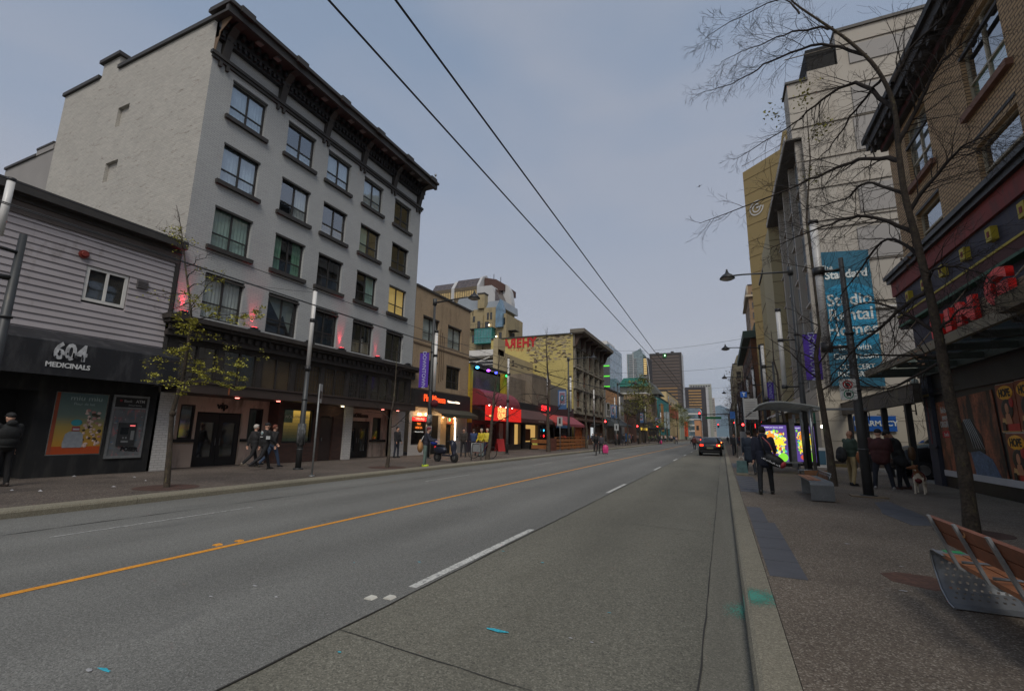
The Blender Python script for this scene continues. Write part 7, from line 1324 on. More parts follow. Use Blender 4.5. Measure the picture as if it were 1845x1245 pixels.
# left kerb trees
o_ = Vector((-12.78, 7.58, .15))
def L_(px, py, y=7.6): return onY(px, py, y)-o_
t = thing('leafing_tree', 'slim young tree with yellow-green spring leaves before the black shop and hotel', 'tree', tuple(o_)); b = MB()
pth = [Vector((0, 0, -.03)), L_(306, 800), L_(310, 745), L_(322, 705), L_(330, 680), L_(336, 640), L_(345, 580), L_(342, 540), L_(334, 480), L_(330, 440), L_(326, 410), L_(318, 370)]
b.tube(pth, [.075, .06, .054, .048, .044, .04, .034, .028, .022, .016, .012, .006], 10, cap=False); b.ell(L_(311, 745), .08, .08, .09, 8, 6); b.build('trunk', barkm, t)
b = MB(); lv = MB(); rr = random.Random(14)
for (x0, y0, x1, y1, dy, lf) in ((330, 440, 300, 430, .3, 3), (331, 450, 345, 425, -.3, 4), (332, 460, 300, 440, .2, 1), (334, 480, 370, 455, .2, 0), (338, 500, 375, 490, -.2, 1), (340, 520, 365, 500, .3, 3), (343, 555, 372, 490, .3, 1), (345, 570, 395, 545, -.5, 6), (345, 575, 430, 570, .4, 9), (346, 580, 470, 563, .0, 8), (345, 590, 400, 590, -.8, 7), (344, 560, 300, 560, .4, 0), (340, 600, 280, 620, .6, 0), (338, 630, 365, 640, -.5, 7), (337, 640, 305, 650, .3, 6), (335, 655, 300, 662, -.4, 4), (334, 665, 380, 672, .3, 9), (333, 672, 440, 668, -.2, 9), (332, 680, 400, 690, .5, 9), (330, 690, 320, 700, -.5, 7), (331, 685, 360, 700, -.3, 8), (343, 530, 320, 545, -.6, 1), (344, 545, 270, 570, .2, 0), (336, 645, 285, 690, .4, 1), (330, 440, 312, 385, .1, 0), (332, 450, 295, 410, -.2, 0), (337, 650, 420, 640, .4, 4), (345, 585, 372, 610, -.3, 6), (342, 600, 390, 620, .4, 3)):
    a = L_(x0, y0); e = L_(x1, y1)+Vector((dy*.4, dy, 0)); sm = [a.lerp(e, k/5)+Vector((rr.gauss(0, .02), rr.gauss(0, .02), rr.gauss(0, .02)+.06*math.sin(k/5*3.14)))*(1 if k else 0) for k in range(6)]
    b.tube(sm, [max(.003, .014*(1-.8*k/5)) for k in range(6)], 5, cap=False); tips = []
    for j in range(7): f = 1+4*(j+rr.random())/7; q = min(4, int(f)); p = sm[q].lerp(sm[q+1], f-q); dd = (e-a).normalized(); limb(b, p, dd*.7+Vector((rr.gauss(0, .6), rr.gauss(0, .6), rr.gauss(.1, .35))), rr.uniform(.15, .35), .005, 2, rr, tips, 0, .8, 4, 4, .12, 3, 0, (1, 3))
    if lf: leaf_cloud(lv, [p for p, d in tips], rr, .062, 0, max(1, int(lf*1.3)), .05, .3)
b.build('branches', M['barkd'], t); lv.build('leaves', M['leaf'], t)
# tree pit rings
def pit(x, y, r, lab):
    b = MB(); n = 26; pts = [(x+r*math.cos(2*math.pi*k/n), y+r*.95*math.sin(2*math.pi*k/n)) for k in range(n)]; b.prism(pts, 'z', .149, .154); struct('tree_pit', b, mat('pit_rust', c(70, 50, 42), .95, .35, 6, bump=.5, bs=30))
pit(-12.78, 7.58, .72, ''); pit(-12.77, 16.1, .8, ''); pit(3.63, 10.39, .5, '')
street_tree('bare_tree', 'thin bare tree in front of the far entrance of the brick hotel', (-12.77, 16.1, .15), 5.2, .075, 23, (.1, .1), None, 0, 1.5, 12, .3, M['bark'])
street_tree('bare_tree', 'bare tree in front of the curry restaurant sign', (-12.15, 24.0, .15), 6.2, .12, 8, (.4, .5), None, 0, 2.4, 13, .3, M['bark'])
street_tree('bare_tree', 'tall bare tree in front of the yellow painted side wall', (-13.3, 37.5, .15), 10.6, .17, 31, (-.2, .2), None, 0, 3.0, 17, .25, M['bark'], levels=None)
for i, (x, y, H_, s_) in enumerate(((-13.4, 50, 8.5, 41), (-13.4, 58, 9, 43), (-13.5, 75, 9, 44))):
    street_tree('bare_tree', ['bare tree before the front of the yellow block, nearest of three', 'second bare tree along the front of the yellow block', 'bare tree before the striped shop'][i], (x, y, .15), H_, .14, s_, (0, 0), None, 0, 2.6, 12, .3, M['bark'])
lt_ = []
for i, (x, y, H_, s_, g_, lab) in enumerate(((-13.4, 86, 11, 51, 1, 'first olive-leafed tree beyond the yellow block'), (-14.8, 100, 11.5, 53, 1, 'olive-leafed tree hiding the dark shop row'), (-13.6, 115, 8, 54, 0, 'bare tree before the tan block'), (-13.6, 134, 9, 55, 0, 'second bare tree before the tan block'), (-14, 170, 12, 57, 1, 'bright green tree before the cream block'), (-13.5, 205, 12, 58, 1, 'green tree near the sage block'))):
    street_tree('street_tree', lab, (x, y, .15), H_, .2, s_, (0, 0), mat('olive_leaf', c(116, 116, 58), .8, .3, .5) if g_ else None, 5, 3.6, 12, .3, M['bark'], size=.34, rad=.4, mx=3)
# right side trees
street_tree('bare_tree', 'bare tree with dark bent trunk between the steel bench and the group of men', (3.12, 18.2, .15), 9.5, .12, 61, (0, 0), None, 0, 2.3, 17, .3, M['bark'], path=[(0, 0, -.03), (.0, 0, 1.0), (-.03, .05, 2.0), (-.1, 0, 3.28), (-.1, 0, 4.2), (.1, 0, 5.15), (.1, .1, 6.9), (.08, .2, 9.1), (.38, .1, 11.4), (.42, 0, 13.4)], rad=.16)
for i, (x, y, H_, s_, lab) in enumerate(((3.2, 30, 7.5, 71, 'bare tree behind the bus shelter'), (2.9, 42, 8, 72, 'bare tree beyond the shelter with twigs against the sky'), (2.6, 55, 8.5, 73, 'bare reddish-twigged tree on the right pavement'), (2.8, 68, 9, 74, 'bare tree before the brown brick corner block'), (2.8, 82, 10, 75, 'farther bare tree on the right pavement'), (2.7, 98, 11, 76, 'bare tree near the mast arm on the right'), (2.6, 118, 12, 77, 'distant bare tree on the right side'), (2.6, 140, 12, 78, 'most distant bare tree on the right side'))):
    street_tree('bare_tree', lab, (x, y, .15), H_, .13, s_, (-.3, 0), mat('bud_red', c(84, 58, 50), .9, .2, .5) if i >= 2 else None, 3, 2.7, 12, .3, M['barkd'], size=.13, crown='buds')
# ================================================================ PEOPLE
SK = {'fair': c(190, 148, 126), 'tan': c(160, 118, 94), 'dark': c(96, 68, 54)}
def rotv(v, ax, a): return Matrix.Rotation(a, 3, ax) @ Vector(v)
def person(label, loc, head, h=1.75, top=(40, 40, 44), bottom=(36, 38, 44), hair=(50, 40, 34), shoe=(34, 32, 32), skin='fair', stride=0.0, lean=0.0, bulk=1.0, arms=((.1, .25), (-.1, .25)), armout=(.10, .10), coat=0.0, headtilt=0.0, headturn=0.0, cap=None, hood=False, longhair=False, fine=True, group=None, name='person', stance=.10, sit=False):
    """faces local +Y. arms: (swing forward, elbow bend) for left, right"""
    s = h/1.75; vox = .014 if fine else .024; t = thing(name, label, 'person', loc, head, group)
    def leg(side, sw, kb):
        hip = Vector((side*.095, 0, .90)); th = rotv((0, 0, -.43), 'X', sw); kn = hip+th+Vector((side*stance*.35, 0, 0)); sh = rotv((0, 0, -.42), 'X', sw-kb); an = kn+sh+Vector((side*stance*.2, 0, 0)); return hip, kn, an
    L_ = leg(-1, stride, abs(stride)*.25 if stride >= 0 else abs(stride)*1.1+.05); R2 = leg(1, -stride, abs(stride)*.25 if stride < 0 else abs(stride)*1.1+.05)
    if stride == 0: L_ = leg(-1, 0.03, .05); R2 = leg(1, -.02, .05)
    if sit: L_ = leg(-1, 1.2, 1.1); R2 = leg(1, .9, 1.2)
    drop = min(L_[2].z, R2[2].z)-.07; off = Vector((0, 0, -drop)) if not sit else Vector((0, 0, 0))
    def sp(v, up=True):
        v = Vector(v)
        if up and v.z > .88: v = Vector((v.x, 0, .9))+rotv((0, v.y, v.z-.9), 'X', -lean)
        return (v+off)*s
    sh_z = 1.42; arm = []
    for i, side in enumerate((-1, 1)):
        sw, eb = arms[i]; S = Vector((side*.185*(.6+.4*bulk), 0, sh_z)); ua = rotv(rotv((0, 0, -.29), 'X', sw), 'Y', -side*armout[i]); E = S+ua; fa = rotv(rotv((0, 0, -.25), 'X', sw+eb), 'Y', -side*armout[i]*.3); Wp = E+fa; hd = Wp+fa.normalized()*.085; arm.append((S, E, Wp, hd, fa.normalized(), side))
    # body: one continuous surface
    b = MB(); hz = 1.64; hc = Vector((0, .015+math.sin(headtilt)*.08, hz-(1-math.cos(headtilt))*.1))
    HM = (Matrix.Rotation(headturn, 3, 'Z') @ Matrix.Rotation(-headtilt, 3, 'X'))
    def hp(v): return sp(hc+HM @ Vector(v))
    rot = HM
    b.ell(sp(hc), .078*s, .098*s, .115*s, 16, 12, rot); b.ell(hp((0, .03, -.07)), .055*s, .06*s, .055*s, 12, 8, rot)
    b.ell(hp((0, .105, -.015)), .013*s, .02*s, .026*s, 8, 6, rot); b.ell(hp((-.08, -.005, -.01)), .012*s, .022*s, .032*s, 8, 6, rot); b.ell(hp((.08, -.005, -.01)), .012*s, .022*s, .032*s, 8, 6, rot)
    b.cap(hp((0, -.01, -.08)), sp((0, -.01, 1.43)), .054*s, .062*s, 12)
    b.cap(sp((-.11, 0, 1.38)), sp((.11, 0, 1.38)), .075*s, .075*s); b.ell(sp((0, 0, 1.22)), .15*s, .10*s, .24*s); b.ell(sp((0, 0, 1.0)), .15*s, .10*s, .15*s)
    for S, E, Wp, hd, f, side in arm:
        b.cap(sp(S), sp(E), .048*s, .038*s); b.cap(sp(E), sp(Wp), .038*s, .027*s)
        pc = sp(Wp+f*.055); up = f.to_track_quat('Z', 'Y').to_matrix(); b.ell(pc, .024*s, .04*s, .05*s, 10, 8, up)
        for k in range(4): q = sp(Wp+f*.09+up @ Vector((.004, (k-1.5)*.019, 0))); e1 = sp(Wp+f*(.135-.008*abs(k-1.4))+up @ Vector((-side*.012, (k-1.5)*.02, 0))); e2 = sp(Wp+f*(.158-.012*abs(k-1.4))+up @ Vector((-side*.035, (k-1.5)*.019, 0))); b.cap(q, e1, .0105*s, .0095*s, 6); b.cap(e1, e2, .0095*s, .0085*s, 6)
        q = sp(Wp+f*.035+up @ Vector((0, .03, 0))); e1 = sp(Wp+f*.085+up @ Vector((-side*.01, .055, 0))); b.cap(q, e1, .013*s, .0105*s, 6)
    for hip, kn, an in (L_, R2): b.cap(sp(hip, 0), sp(kn, 0), .078*s, .05*s); b.cap(sp(kn, 0), sp(an, 0), .05*s, .035*s)
    bd = put(fuse(b, mat('skin_'+skin, SK[skin], .6, .08, 8), .009 if fine else .024, 'body', 1), 'body', t)
    # top garment
    g = MB(); k = bulk; g.ell(sp((0, -.005, 1.24)), .195*s*k, .135*s*k, .25*s, 18, 14); g.ell(sp((0, 0, 1.05)), .18*s*k, .135*s*k, .2*s, 18, 12); g.cap(sp((-.125*k, -.005, 1.385)), sp((.125*k, -.005, 1.385)), .082*s, .082*s, 12); g.cap(sp((0, -.01, 1.40)), sp((0, -.015, 1.47)), .085*s, .06*s, 12)
    for S, E, Wp, hd, f, side in arm: g.cap(sp(S), sp(E), .072*s*(.5+.5*k), .056*s*(.5+.5*k)); g.cap(sp(E), sp(Wp+f*-.01), .056*s*(.5+.5*k), .043*s)
    zb = .92-coat
    if coat > 0: g.cap(sp((-.05, 0, .98)), sp((-.055, 0, zb), 0), .13*s*k, .125*s*k, 14); g.cap(sp((.05, 0, .98)), sp((.055, 0, zb), 0), .13*s*k, .125*s*k, 14)
    else: g.ell(sp((0, 0, .93)), .175*s*k, .125*s*k, .08*s, 16, 8)
    if hood: g.ell(sp((0, -.085, 1.50)), .115*s, .075*s, .085*s, 12, 8)
    put(fuse(g, mat('cloth_%d_%d_%d' % tuple(top), c(*top), .85, .2, 6, bump=.3, bs=25), vox, 'jacket', 2), 'jacket', t)
    tr_ = MB(); tr_.ell(sp((0, -.01, .93), 0), .155*s*(.4+.6*k), .12*s*(.4+.6*k), .13*s, 16, 10)
    for hip, kn, an in (L_, R2):
        d_ = (an-kn).normalized(); tr_.cap(sp(hip, 0), sp(kn, 0), .093*s*(.6+.4*k), .068*s); tr_.cap(sp(kn, 0), sp(an+d_*-.0, 0), .068*s, .055*s)
    put(fuse(tr_, mat('trouser_%d_%d_%d' % tuple(bottom), c(*bottom), .85, .2, 6, bump=.2, bs=20), vox, 'trousers', 2), 'trousers', t)
    for hip, kn, an in (L_, R2):
        a = sp(an, 0); f_ = MB(); sz = Vector((a.x, a.y, a.z)); pitch = 0.0
        gz = a.z-.055*s; f_.ell((a.x, a.y+.055*s, gz+.02*s), .047*s, .135*s, .045*s, 12, 8); f_.ell((a.x, a.y-.02*s, gz+.045*s), .045*s, .06*s, .05*s, 10, 6); f_.box(a.x-.044*s, a.x+.044*s, a.y-.07*s, a.y+.17*s, gz-.022*s, gz-.004*s); f_.build('shoe', mat('shoe_%d_%d_%d' % tuple(shoe), c(*shoe), .6, .15, 8), t)
    if cap:
        q = MB(); q.ell(hp((0, -.006, .045)), .092*s, .112*s, .085*s, 16, 8, rot); q.ell(hp((0, .11, .03)), .07*s, .07*s, .012*s, 12, 6, rot); q.build('cap', mat('cap_%d_%d_%d' % tuple(cap), c(*cap), .8, .15, 8), t)
    elif hair:
        q = MB(); q.ell(hp((0, -.022, .03)), .089*s, .1*s, .105*s, 16, 10, rot); q.ell(hp((0, .02, .075)), .078*s, .075*s, .05*s, 14, 8, rot)
        if longhair: q.ell(hp((0, -.06, -.08)), .085*s, .06*s, .13*s, 12, 8, rot)
        q.build('hair', mat('hair_%d_%d_%d' % tuple(hair), c(*hair), .85, .25, 20, bump=.5, bs=60), t)
    if fine:
        q = MB()
        for sx_ in (-1, 1): q.ell(hp((sx_*.03, .09, .01)), .011*s, .008*s, .008*s, 8, 6, rot)
        q.ell(hp((0, .088, -.062)), .024*s, .008*s, .007*s, 8, 6, rot); q.build('face_details', mat('face_dark', c(84, 52, 46), .6, .1, 8), t)
    t['_s'] = s; del t['_s']; return t
def strap(t, pts, r, m, name='strap'): b = MB(); b.tube(pts, r, 6); return b.build(name, m, t)
# right foreground: walker with shoulder bag
p = person('man in a navy hooded puffer jacket walking away with a sports bag', (.98, 14.5, .15), 0, 1.74, (28, 32, 48), (24, 26, 30), (36, 30, 26), (40, 38, 36), stride=-.16, bulk=1.16, coat=.12, hood=True, arms=((-.12, .35), (.2, 1.0)), armout=(.16, .28))
b = MB()
for i in range(7): z = .88+i*.09; b.ell((0, 0, z+.05), .222-.012*abs(i-3), .162-.006*abs(i-3), .02, 20, 6)
bag = thing('shoulder_bag', 'black sports duffel with white lettering and red end hanging at the navy-jacketed walker\'s hip', 'bag', (1.14, 14.38, 1.06), R_(-10)); b = MB(); Mx = Matrix.Rotation(R_(28), 3, 'Y')
b.ell((0.06, -.02, -.02), .29, .14, .15, 18, 12, Mx); bb_ = put(fuse(b, mat('bag_black', c(26, 26, 28), .6, .2, 8), .014, 'bag_body', 2), 'bag_body', bag)
b = MB(); b.ell((.26, -.02, -.13), .07, .125, .1, 12, 8, Mx); b.build('red_end', mat('bag_red', c(170, 60, 66), .6, .1, 6), bag)
strap(bag, [(-.12, -.12, .12), (-.16, -.16, .35), (-.2, -.12, .55), (-.22, .02, .62)], .022, MATS['bag_black']); strap(bag, [(.1, -.12, .1), (.0, -.17, .4), (-.16, -.13, .58)], .014, mat('strap_red', c(170, 90, 90), .6, .1, 6))
b = MB()
for k in range(12): b.box(-.2+k*.035, -.185+k*.035+.01*(k % 2), -.215, -.205, .02-.018*k, .045-.018*k+.012*(k % 3))
b.build('white_lettering', mat('bag_white', c(200, 200, 200), .6, .05, 6), bag)
p = person('walker in a dark blue coat half hidden behind the navy-jacketed man', (.95, 21.4, .15), 0, 1.72, (38, 48, 62), (34, 38, 44), (40, 34, 30), (70, 66, 62), stride=.2, bulk=1.15, coat=.3, arms=((.1, .2), (-.1, .2)))
sb = thing('shopping_bag', 'teal and white striped shopping bag carried beside the man in dark blue', 'bag', (.62, 21.1, .5), 0); b = MB(); b.prism([(-.2, -.3), (.22, -.3), (.18, .2), (-.17, .2)], 'y', -.09, .09); b.build('bag_body', mat('bag_teal', c(76, 104, 104), .7, .3, 7), sb); b = MB(); b.box(-.2, .22, -.1, .1, -.34, -.26); b.build('bag_hem', mat('bag_sand', c(130, 124, 108), .8, .1, 4), sb); b = MB(); b.tube([(-.1, 0, .2), (-.04, 0, .36), (.06, 0, .36), (.1, 0, .2)], .012, 5); b.build('handle', M['white'], sb)
# the three men and the dog
p = person('bald man in a green jacket and khaki trousers behind the grey pole', (3.78, 18.75, .15), R_(-80), 1.72, (54, 70, 60), (150, 134, 98), None, (36, 36, 38), 'tan', stride=.1, bulk=1.15, arms=((.5, 1.2), (.3, 1.0)), headtilt=.25, stance=.12)
p.rotation_euler = (0, 0, R_(-60))
bp_ = thing('backpack', 'black backpack hanging low behind the khaki-trousered man', 'backpack', (3.62, 18.6, 1.12), R_(-60)); b = MB(); b.ell((0, -.15, 0), .2, .12, .26, 14, 10); b.ell((0, -.24, -.08), .14, .06, .13, 12, 8); put(fuse(b, mat('pack_black', c(36, 38, 40), .8, .2, 7), .016, 'pack_body', 2), 'pack_body', bp_)
gt_ = thing('tan_bag', 'orange-brown bag held in front of the khaki-trousered man beside the pole', 'bag', (3.98, 18.5, 1.05)); b = MB(); b.ell((0, 0, 0), .12, .09, .2, 12, 8); put(fuse(b, mat('bag_orange', c(150, 92, 54), .7, .2, 6), .014, 'bag_body', 2), 'bag_body', gt_)
p = person('heavy-set man in a maroon jacket, dark jeans and black cap seen from behind', (4.33, 17.75, .15), R_(-5), 1.76, (66, 34, 34), (30, 34, 44), (60, 50, 44), (130, 128, 124), bulk=1.42, arms=((.15, .9), (.2, 1.1)), armout=(.24, .24), cap=(32, 32, 36), stance=.22, coat=.06)
p = person('man in a dark coat bending his head over something in his hands', (4.93, 18.3, .15), R_(68), 1.78, (44, 46, 44), (32, 34, 40), (30, 26, 24), (70, 46, 42), 'tan', bulk=1.25, lean=.22, arms=((.55, 1.25), (.45, 1.35)), headtilt=.75, coat=.14, stride=.07)
sp_ = thing('satchel', 'brown satchel on the back of the man in the dark coat', 'bag', (5.2, 18.2, 1.22), R_(68)); b = MB(); b.ell((0, -.02, 0), .17, .1, .22, 12, 8); put(fuse(b, mat('satchel_brown', c(92, 68, 44), .7, .2, 6), .016, 'bag_body', 2), 'bag_body', sp_)
hp_ = thing('hip_bag', 'black messenger bag at the waist of the man in the dark coat', 'bag', (4.86, 18.0, .98), R_(10)); b = MB(); b.ell((0, 0, 0), .2, .09, .17, 12, 8); put(fuse(b, MATS['pack_black'], .016, 'bag_body', 2), 'bag_body', hp_)
# dog: white with brown face and back, red harness, standing facing the camera, head turned left
dg = thing('dog', 'white and brown dog in a dark red harness standing with its head turned left', 'dog', (4.98, 17.05, .15), R_(158)); b = MB()   # faces local +Y; root turned towards the camera
b.ell((0, .10, .44), .115, .17, .145, 16, 12); b.ell((0, -.08, .455), .105, .18, .12, 16, 12); b.ell((0, -.26, .45), .09, .12, .11, 14, 10)
b.cap((0, .20, .50), (.03, .27, .66), .085, .062); hdv = Vector((.05, .28, .72)); hdir = Vector((.86, .45, -.12)).normalized()
b.ell(hdv, .075, .08, .07, 14, 10); b.cap(hdv+hdir*.04, hdv+hdir*.15, .048, .03); b.ell(hdv+hdir*.165+Vector((0, 0, -.004)), .026, .026, .022, 8, 6)
for sx_ in (-1, 1):
    b.cap((sx_*.075, .18, .42), (sx_*.09, .165, .25), .05, .027); b.cap((sx_*.09, .165, .25), (sx_*.1, .19, .045), .025, .021); b.ell((sx_*.1, .215, .022), .028, .042, .022, 10, 6)
    b.cap((sx_*.07, -.25, .42), (sx_*.085, -.2, .28), .07, .042); b.cap((sx_*.085, -.2, .28), (sx_*.085, -.33, .17), .036, .022); b.cap((sx_*.085, -.33, .17), (sx_*.085, -.3, .04), .02, .019); b.ell((sx_*.085, -.27, .022), .026, .04, .022, 10, 6)
b.tube([(0, -.36, .5), (0, -.46, .46), (0, -.54, .36)], [.025, .018, .008], 8)
m_ = mat('dog_coat', c(196, 184, 164), .9, .08, 9); nt_ = m_.node_tree; bs_ = nt_.nodes['Principled BSDF']; tcn = nt_.nodes.new('ShaderNodeTexCoord'); nz_ = nt_.nodes.new('ShaderNodeTexNoise'); nz_.inputs['Scale'].default_value = 7.0; nt_.links.new(tcn.outputs['Object'], nz_.inputs[0])
sxyz = nt_.nodes.new('ShaderNodeSeparateXYZ'); nt_.links.new(tcn.outputs['Object'], sxyz.inputs[0]); ad = nt_.nodes.new('ShaderNodeMath'); ad.operation = 'MULTIPLY_ADD'; ad.inputs[1].default_value = .9; nt_.links.new(nz_.outputs[0], ad.inputs[0]); nt_.links.new(sxyz.outputs[2], ad.inputs[2])
cr_ = nt_.nodes.new('ShaderNodeValToRGB'); cr_.color_ramp.interpolation = 'CONSTANT'; e_ = cr_.color_ramp.elements; e_[0].position = 0; e_[0].color = c(198, 186, 166); e_[1].position = .965; e_[1].color = c(120, 76, 46); nt_.links.new(ad.outputs[0], cr_.inputs[0]); nt_.links.new(cr_.outputs[0], bs_.inputs['Base Color'])
put(fuse(b, m_, .009, 'body', 1), 'body', dg)
b = MB(); up_ = Vector((0, 0, 1)); sd2 = hdir.cross(up_).normalized()
b.ell(hdv+hdir*.185, .014, .014, .012, 8, 6); b.ell(hdv+hdir*.065+sd2*.045+up_*.022, .009, .009, .009, 6, 5); b.ell(hdv+hdir*.065-sd2*.045+up_*.022, .009, .009, .009, 6, 5); b.build('nose_and_eyes', M['black'], dg)
for q in (1, -1): b = MB(); b.ell(hdv-hdir*.03+sd2*.065*q+up_*.03, .03, .02, .055, 8, 6, Matrix.Rotation(.5*q, 3, 'Y')); b.build('ear', mat('dog_ear', c(104, 66, 42), .9, .15, 9), dg)
b = MB(); 
for k in range(16):
    a0, a1 = 2*math.pi*k/16, 2*math.pi*(k+1)/16; b.tube([(.135*math.cos(a0), .07, .45+.16*math.sin(a0)), (.135*math.cos(a1), .07, .45+.16*math.sin(a1))], .016, 5)
b.tube([(-.1, .09, .52), (0, .275, .42), (.1, .09, .52)], .018, 6); b.tube([(0, .27, .42), (0, .2, .3), (0, .1, .29)], .018, 6); b.ell((0, .2, .37), .085, .085, .07, 12, 8); b.build('harness', mat('harness_red', c(96, 34, 34), .8, .15, 8), dg)
# left: three friends passing the hotel
person('white-haired man in black walking past the vip doors, left of three friends', (-16.75, 12.95, .15), R_(-8), 1.66, (36, 36, 38), (30, 30, 32), (184, 180, 172), (120, 112, 100), stride=.38, bulk=1.15, arms=((-.4, .3), (.4, .5)))
person('red-haired walker in blue jeans between two friends in black', (-16.5, 13.6, .15), R_(-8), 1.66, (34, 34, 36), (52, 68, 92), (110, 62, 48), (40, 40, 42), stride=-.34, bulk=1.1, arms=((.3, .3), (-.3, .4)))
p = person('walker in black with a white back print and cap, right of three friends', (-15.65, 12.55, .15), R_(-12), 1.74, (30, 30, 32), (28, 28, 31), (40, 34, 30), (34, 34, 34), stride=.42, bulk=1.15, arms=((-.3, .3), (.35, .5)), cap=(30, 30, 32))
b = MB(); b.ell((-.02, -.155, 1.33), .09, .008, .075, 12, 8); b.box(-.1, .08, -.17, -.158, 1.17, 1.2); b.m = 1; b.ell((0, -.165, 1.32), .05, .008, .04, 10, 6); b.build('back_print', [mat('print_white', c(196, 200, 200), .8, .1, 4), mat('print_aqua', c(96, 150, 156), .8, .1, 4)], p)
b = MB(); b.box(.24, .27, -.12, .02, 1.1, 1.22); b.build('sleeve_patch', MATS['print_white'], p)
person('hooded figure in black at the left picture edge before the dark doorway', (-15.95, 5.6, .15), R_(100), 1.74, (24, 26, 27), (24, 24, 26), (24, 24, 25), (60, 52, 48), stride=0, bulk=1.35, hood=True, arms=((.1, .2), (.05, .2)), cap=(26, 27, 28))
person('person in dark clothes standing against the far pink entrance wall of the hotel', (-17.1, 22.3, .15), R_(-90), 1.7, (34, 34, 36), (40, 44, 54), (30, 26, 24), (30, 30, 30), bulk=1.15, arms=((.1, .3), (.1, .3)), fine=False)
p = person('woman in yellow-green shoes and red hood standing at the kerb by the scooter', (-11.95, 17.6, .15), R_(-60), 1.66, (44, 46, 58), (92, 110, 104), (100, 34, 44), (176, 196, 50), bulk=1.1, arms=((.8, .9), (.6, .9)), lean=.15, fine=False)
tb = thing('tote_bag', 'large tan shoulder bag of the woman in yellow-green shoes', 'bag', (-12.03, 17.36, 1.02), R_(-60)); b = MB(); b.ell((0, -.02, -.05), .24, .13, .24, 14, 10); b.ell((0, -.02, .12), .12, .08, .16, 10, 8); put(fuse(b, mat('tote_tan', c(168, 124, 78), .7, .15, 5), .016, 'bag_body', 2), 'bag_body', tb); strap(tb, [(-.12, 0, .18), (0, .1, .42), (.12, 0, .18)], .014, M['white'])
# scooter
sc = thing('scooter', 'dark blue and black motor scooter parked on the pavement by the violet banner post', 'scooter', (-12.75, 20.6, .15), R_(-105)); b = MB()
b.ell((0, -.42, .58), .19, .46, .22, 14, 10); b.cap((0, .42, .98), (0, .6, .4), .13, .11); b.box(-.15, .15, -.15, .5, .3, .38); b.ell((0, .55, .75), .2, .1, .3, 12, 10); put(fuse(b, mat('scooter_body', c(38, 42, 56), .35, .1, 4), .025, 'bodywork', 2), 'bodywork', sc)
b = MB(); b.ell((0, -.4, .80), .15, .36, .07, 14, 8); b.build('seat', M['black'], sc)
for y in (.62, -.6):
    b = MB(); b.M = Matrix.Translation((0, y, .24)) @ Matrix.Rotation(R_(90), 4, 'Y'); b.cyl((0, 0), -.05, .05, .24, n=20); b.M = None; w_ = b.build('wheel', mat('tyre', c(28, 28, 29), .8, .1, 5), sc); b = MB(); b.M = Matrix.Translation((0, y, .24)) @ Matrix.Rotation(R_(90), 4, 'Y'); b.cyl((0, 0), -.055, .055, .1, n=16); b.M = None; b.build('rim', M['steel'], w_)
b = MB(); b.tube([(-.32, .38, 1.02), (0, .46, 1.08), (.32, .38, 1.02)], .02, 6); b.tube([(.25, .44, 1.05), (.3, .48, 1.25)], .01, 5); b.ell((.3, .48, 1.28), .06, .015, .04); b.ell((-.3, .48, 1.25), .06, .015, .04); b.build('handlebar', M['black'], sc)
b = MB(); b.ell((.05, -.85, .95), .2, .18, .17, 12, 8); b.build('top_box', mat('box_blue', c(40, 60, 150), .5, .15, 5), sc); b = MB(); b.ell((0, -.8, .72), .07, .04, .05); b.build('tail_light', lit('tail_red', c(200, 40, 40), .5), sc)
# people and bicycle near the noodle restaurant
for i, (x, y, hd_, h, tp_, bt_, hr, lab) in enumerate(((-14.6, 25.6, 200, 1.7, (50, 44, 40), (40, 40, 44), (40, 34, 30), 'person in dark brown before the noodle restaurant door'), (-15.0, 27.6, 30, 1.68, (46, 64, 100), (44, 46, 52), (60, 50, 44), 'person in a blue jacket between the door and the yellow-clad pair'), (-13.9, 26.6, 170, 1.7, (196, 176, 44), (110, 124, 124), (170, 160, 146), 'pale-haired person in a yellow top before the shutter, left of the pair'), (-14.2, 28.0, 190, 1.72, (206, 190, 70), (44, 52, 76), (190, 180, 160), 'person in a bright yellow top before the shutter, right of the pair'))):
    person(lab, (x, y, .15), R_(hd_), h, tp_, bt_, hr, (40, 40, 42), bulk=1.1, fine=False, arms=((.3, .6), (.2, .5)))
bc = thing('bicycle', 'bicycle parked by the people in yellow tops', 'bicycle', (-12.9, 24.8, .15), R_(-75)); b = MB()
for y in (-.5, .55): 
    for k in range(20): a0, a1 = 2*math.pi*k/20, 2*math.pi*(k+1)/20; b.tube([(0, y+.33*math.cos(a0), .34+.33*math.sin(a0)), (0, y+.33*math.cos(a1), .34+.33*math.sin(a1))], .02, 5, cap=False)
b.build('wheels', MATS['tyre'], bc); b = MB()
for a, e in (((0, -.5, .34), (0, -.12, .9)), ((0, -.12, .9), (0, .4, .95)), ((0, -.12, .9), (0, 0, .3)), ((0, 0, .3), (0, .4, .95)), ((0, .4, .98), (0, .55, .34)), ((0, -.5, .34), (0, 0, .3)), ((-.28, .36, 1.08), (.28, .36, 1.08)), ((0, .4, .95), (0, .36, 1.08))): b.tube([a, e], .018, 6)
b.build('frame', mat('bike_frame', c(110, 48, 46), .4, .1, 5), bc); b = MB(); b.ell((0, -.16, .96), .07, .13, .03); b.build('saddle', M['black'], bc)
bs2 = thing('pavement_bollard', 'pale twin-legged stand on the pavement beside the bicycle', 'bike stand', (-12.3, 23.0, .15), R_(50)); b = MB(); b.tube([(-.28, 0, 0), (-.28, 0, .9), (.28, 0, .9), (.28, 0, 0)], .035, 8); b.box(-.22, .22, -.02, .02, .45, .85); b.build('stand', M['gal'], bs2)
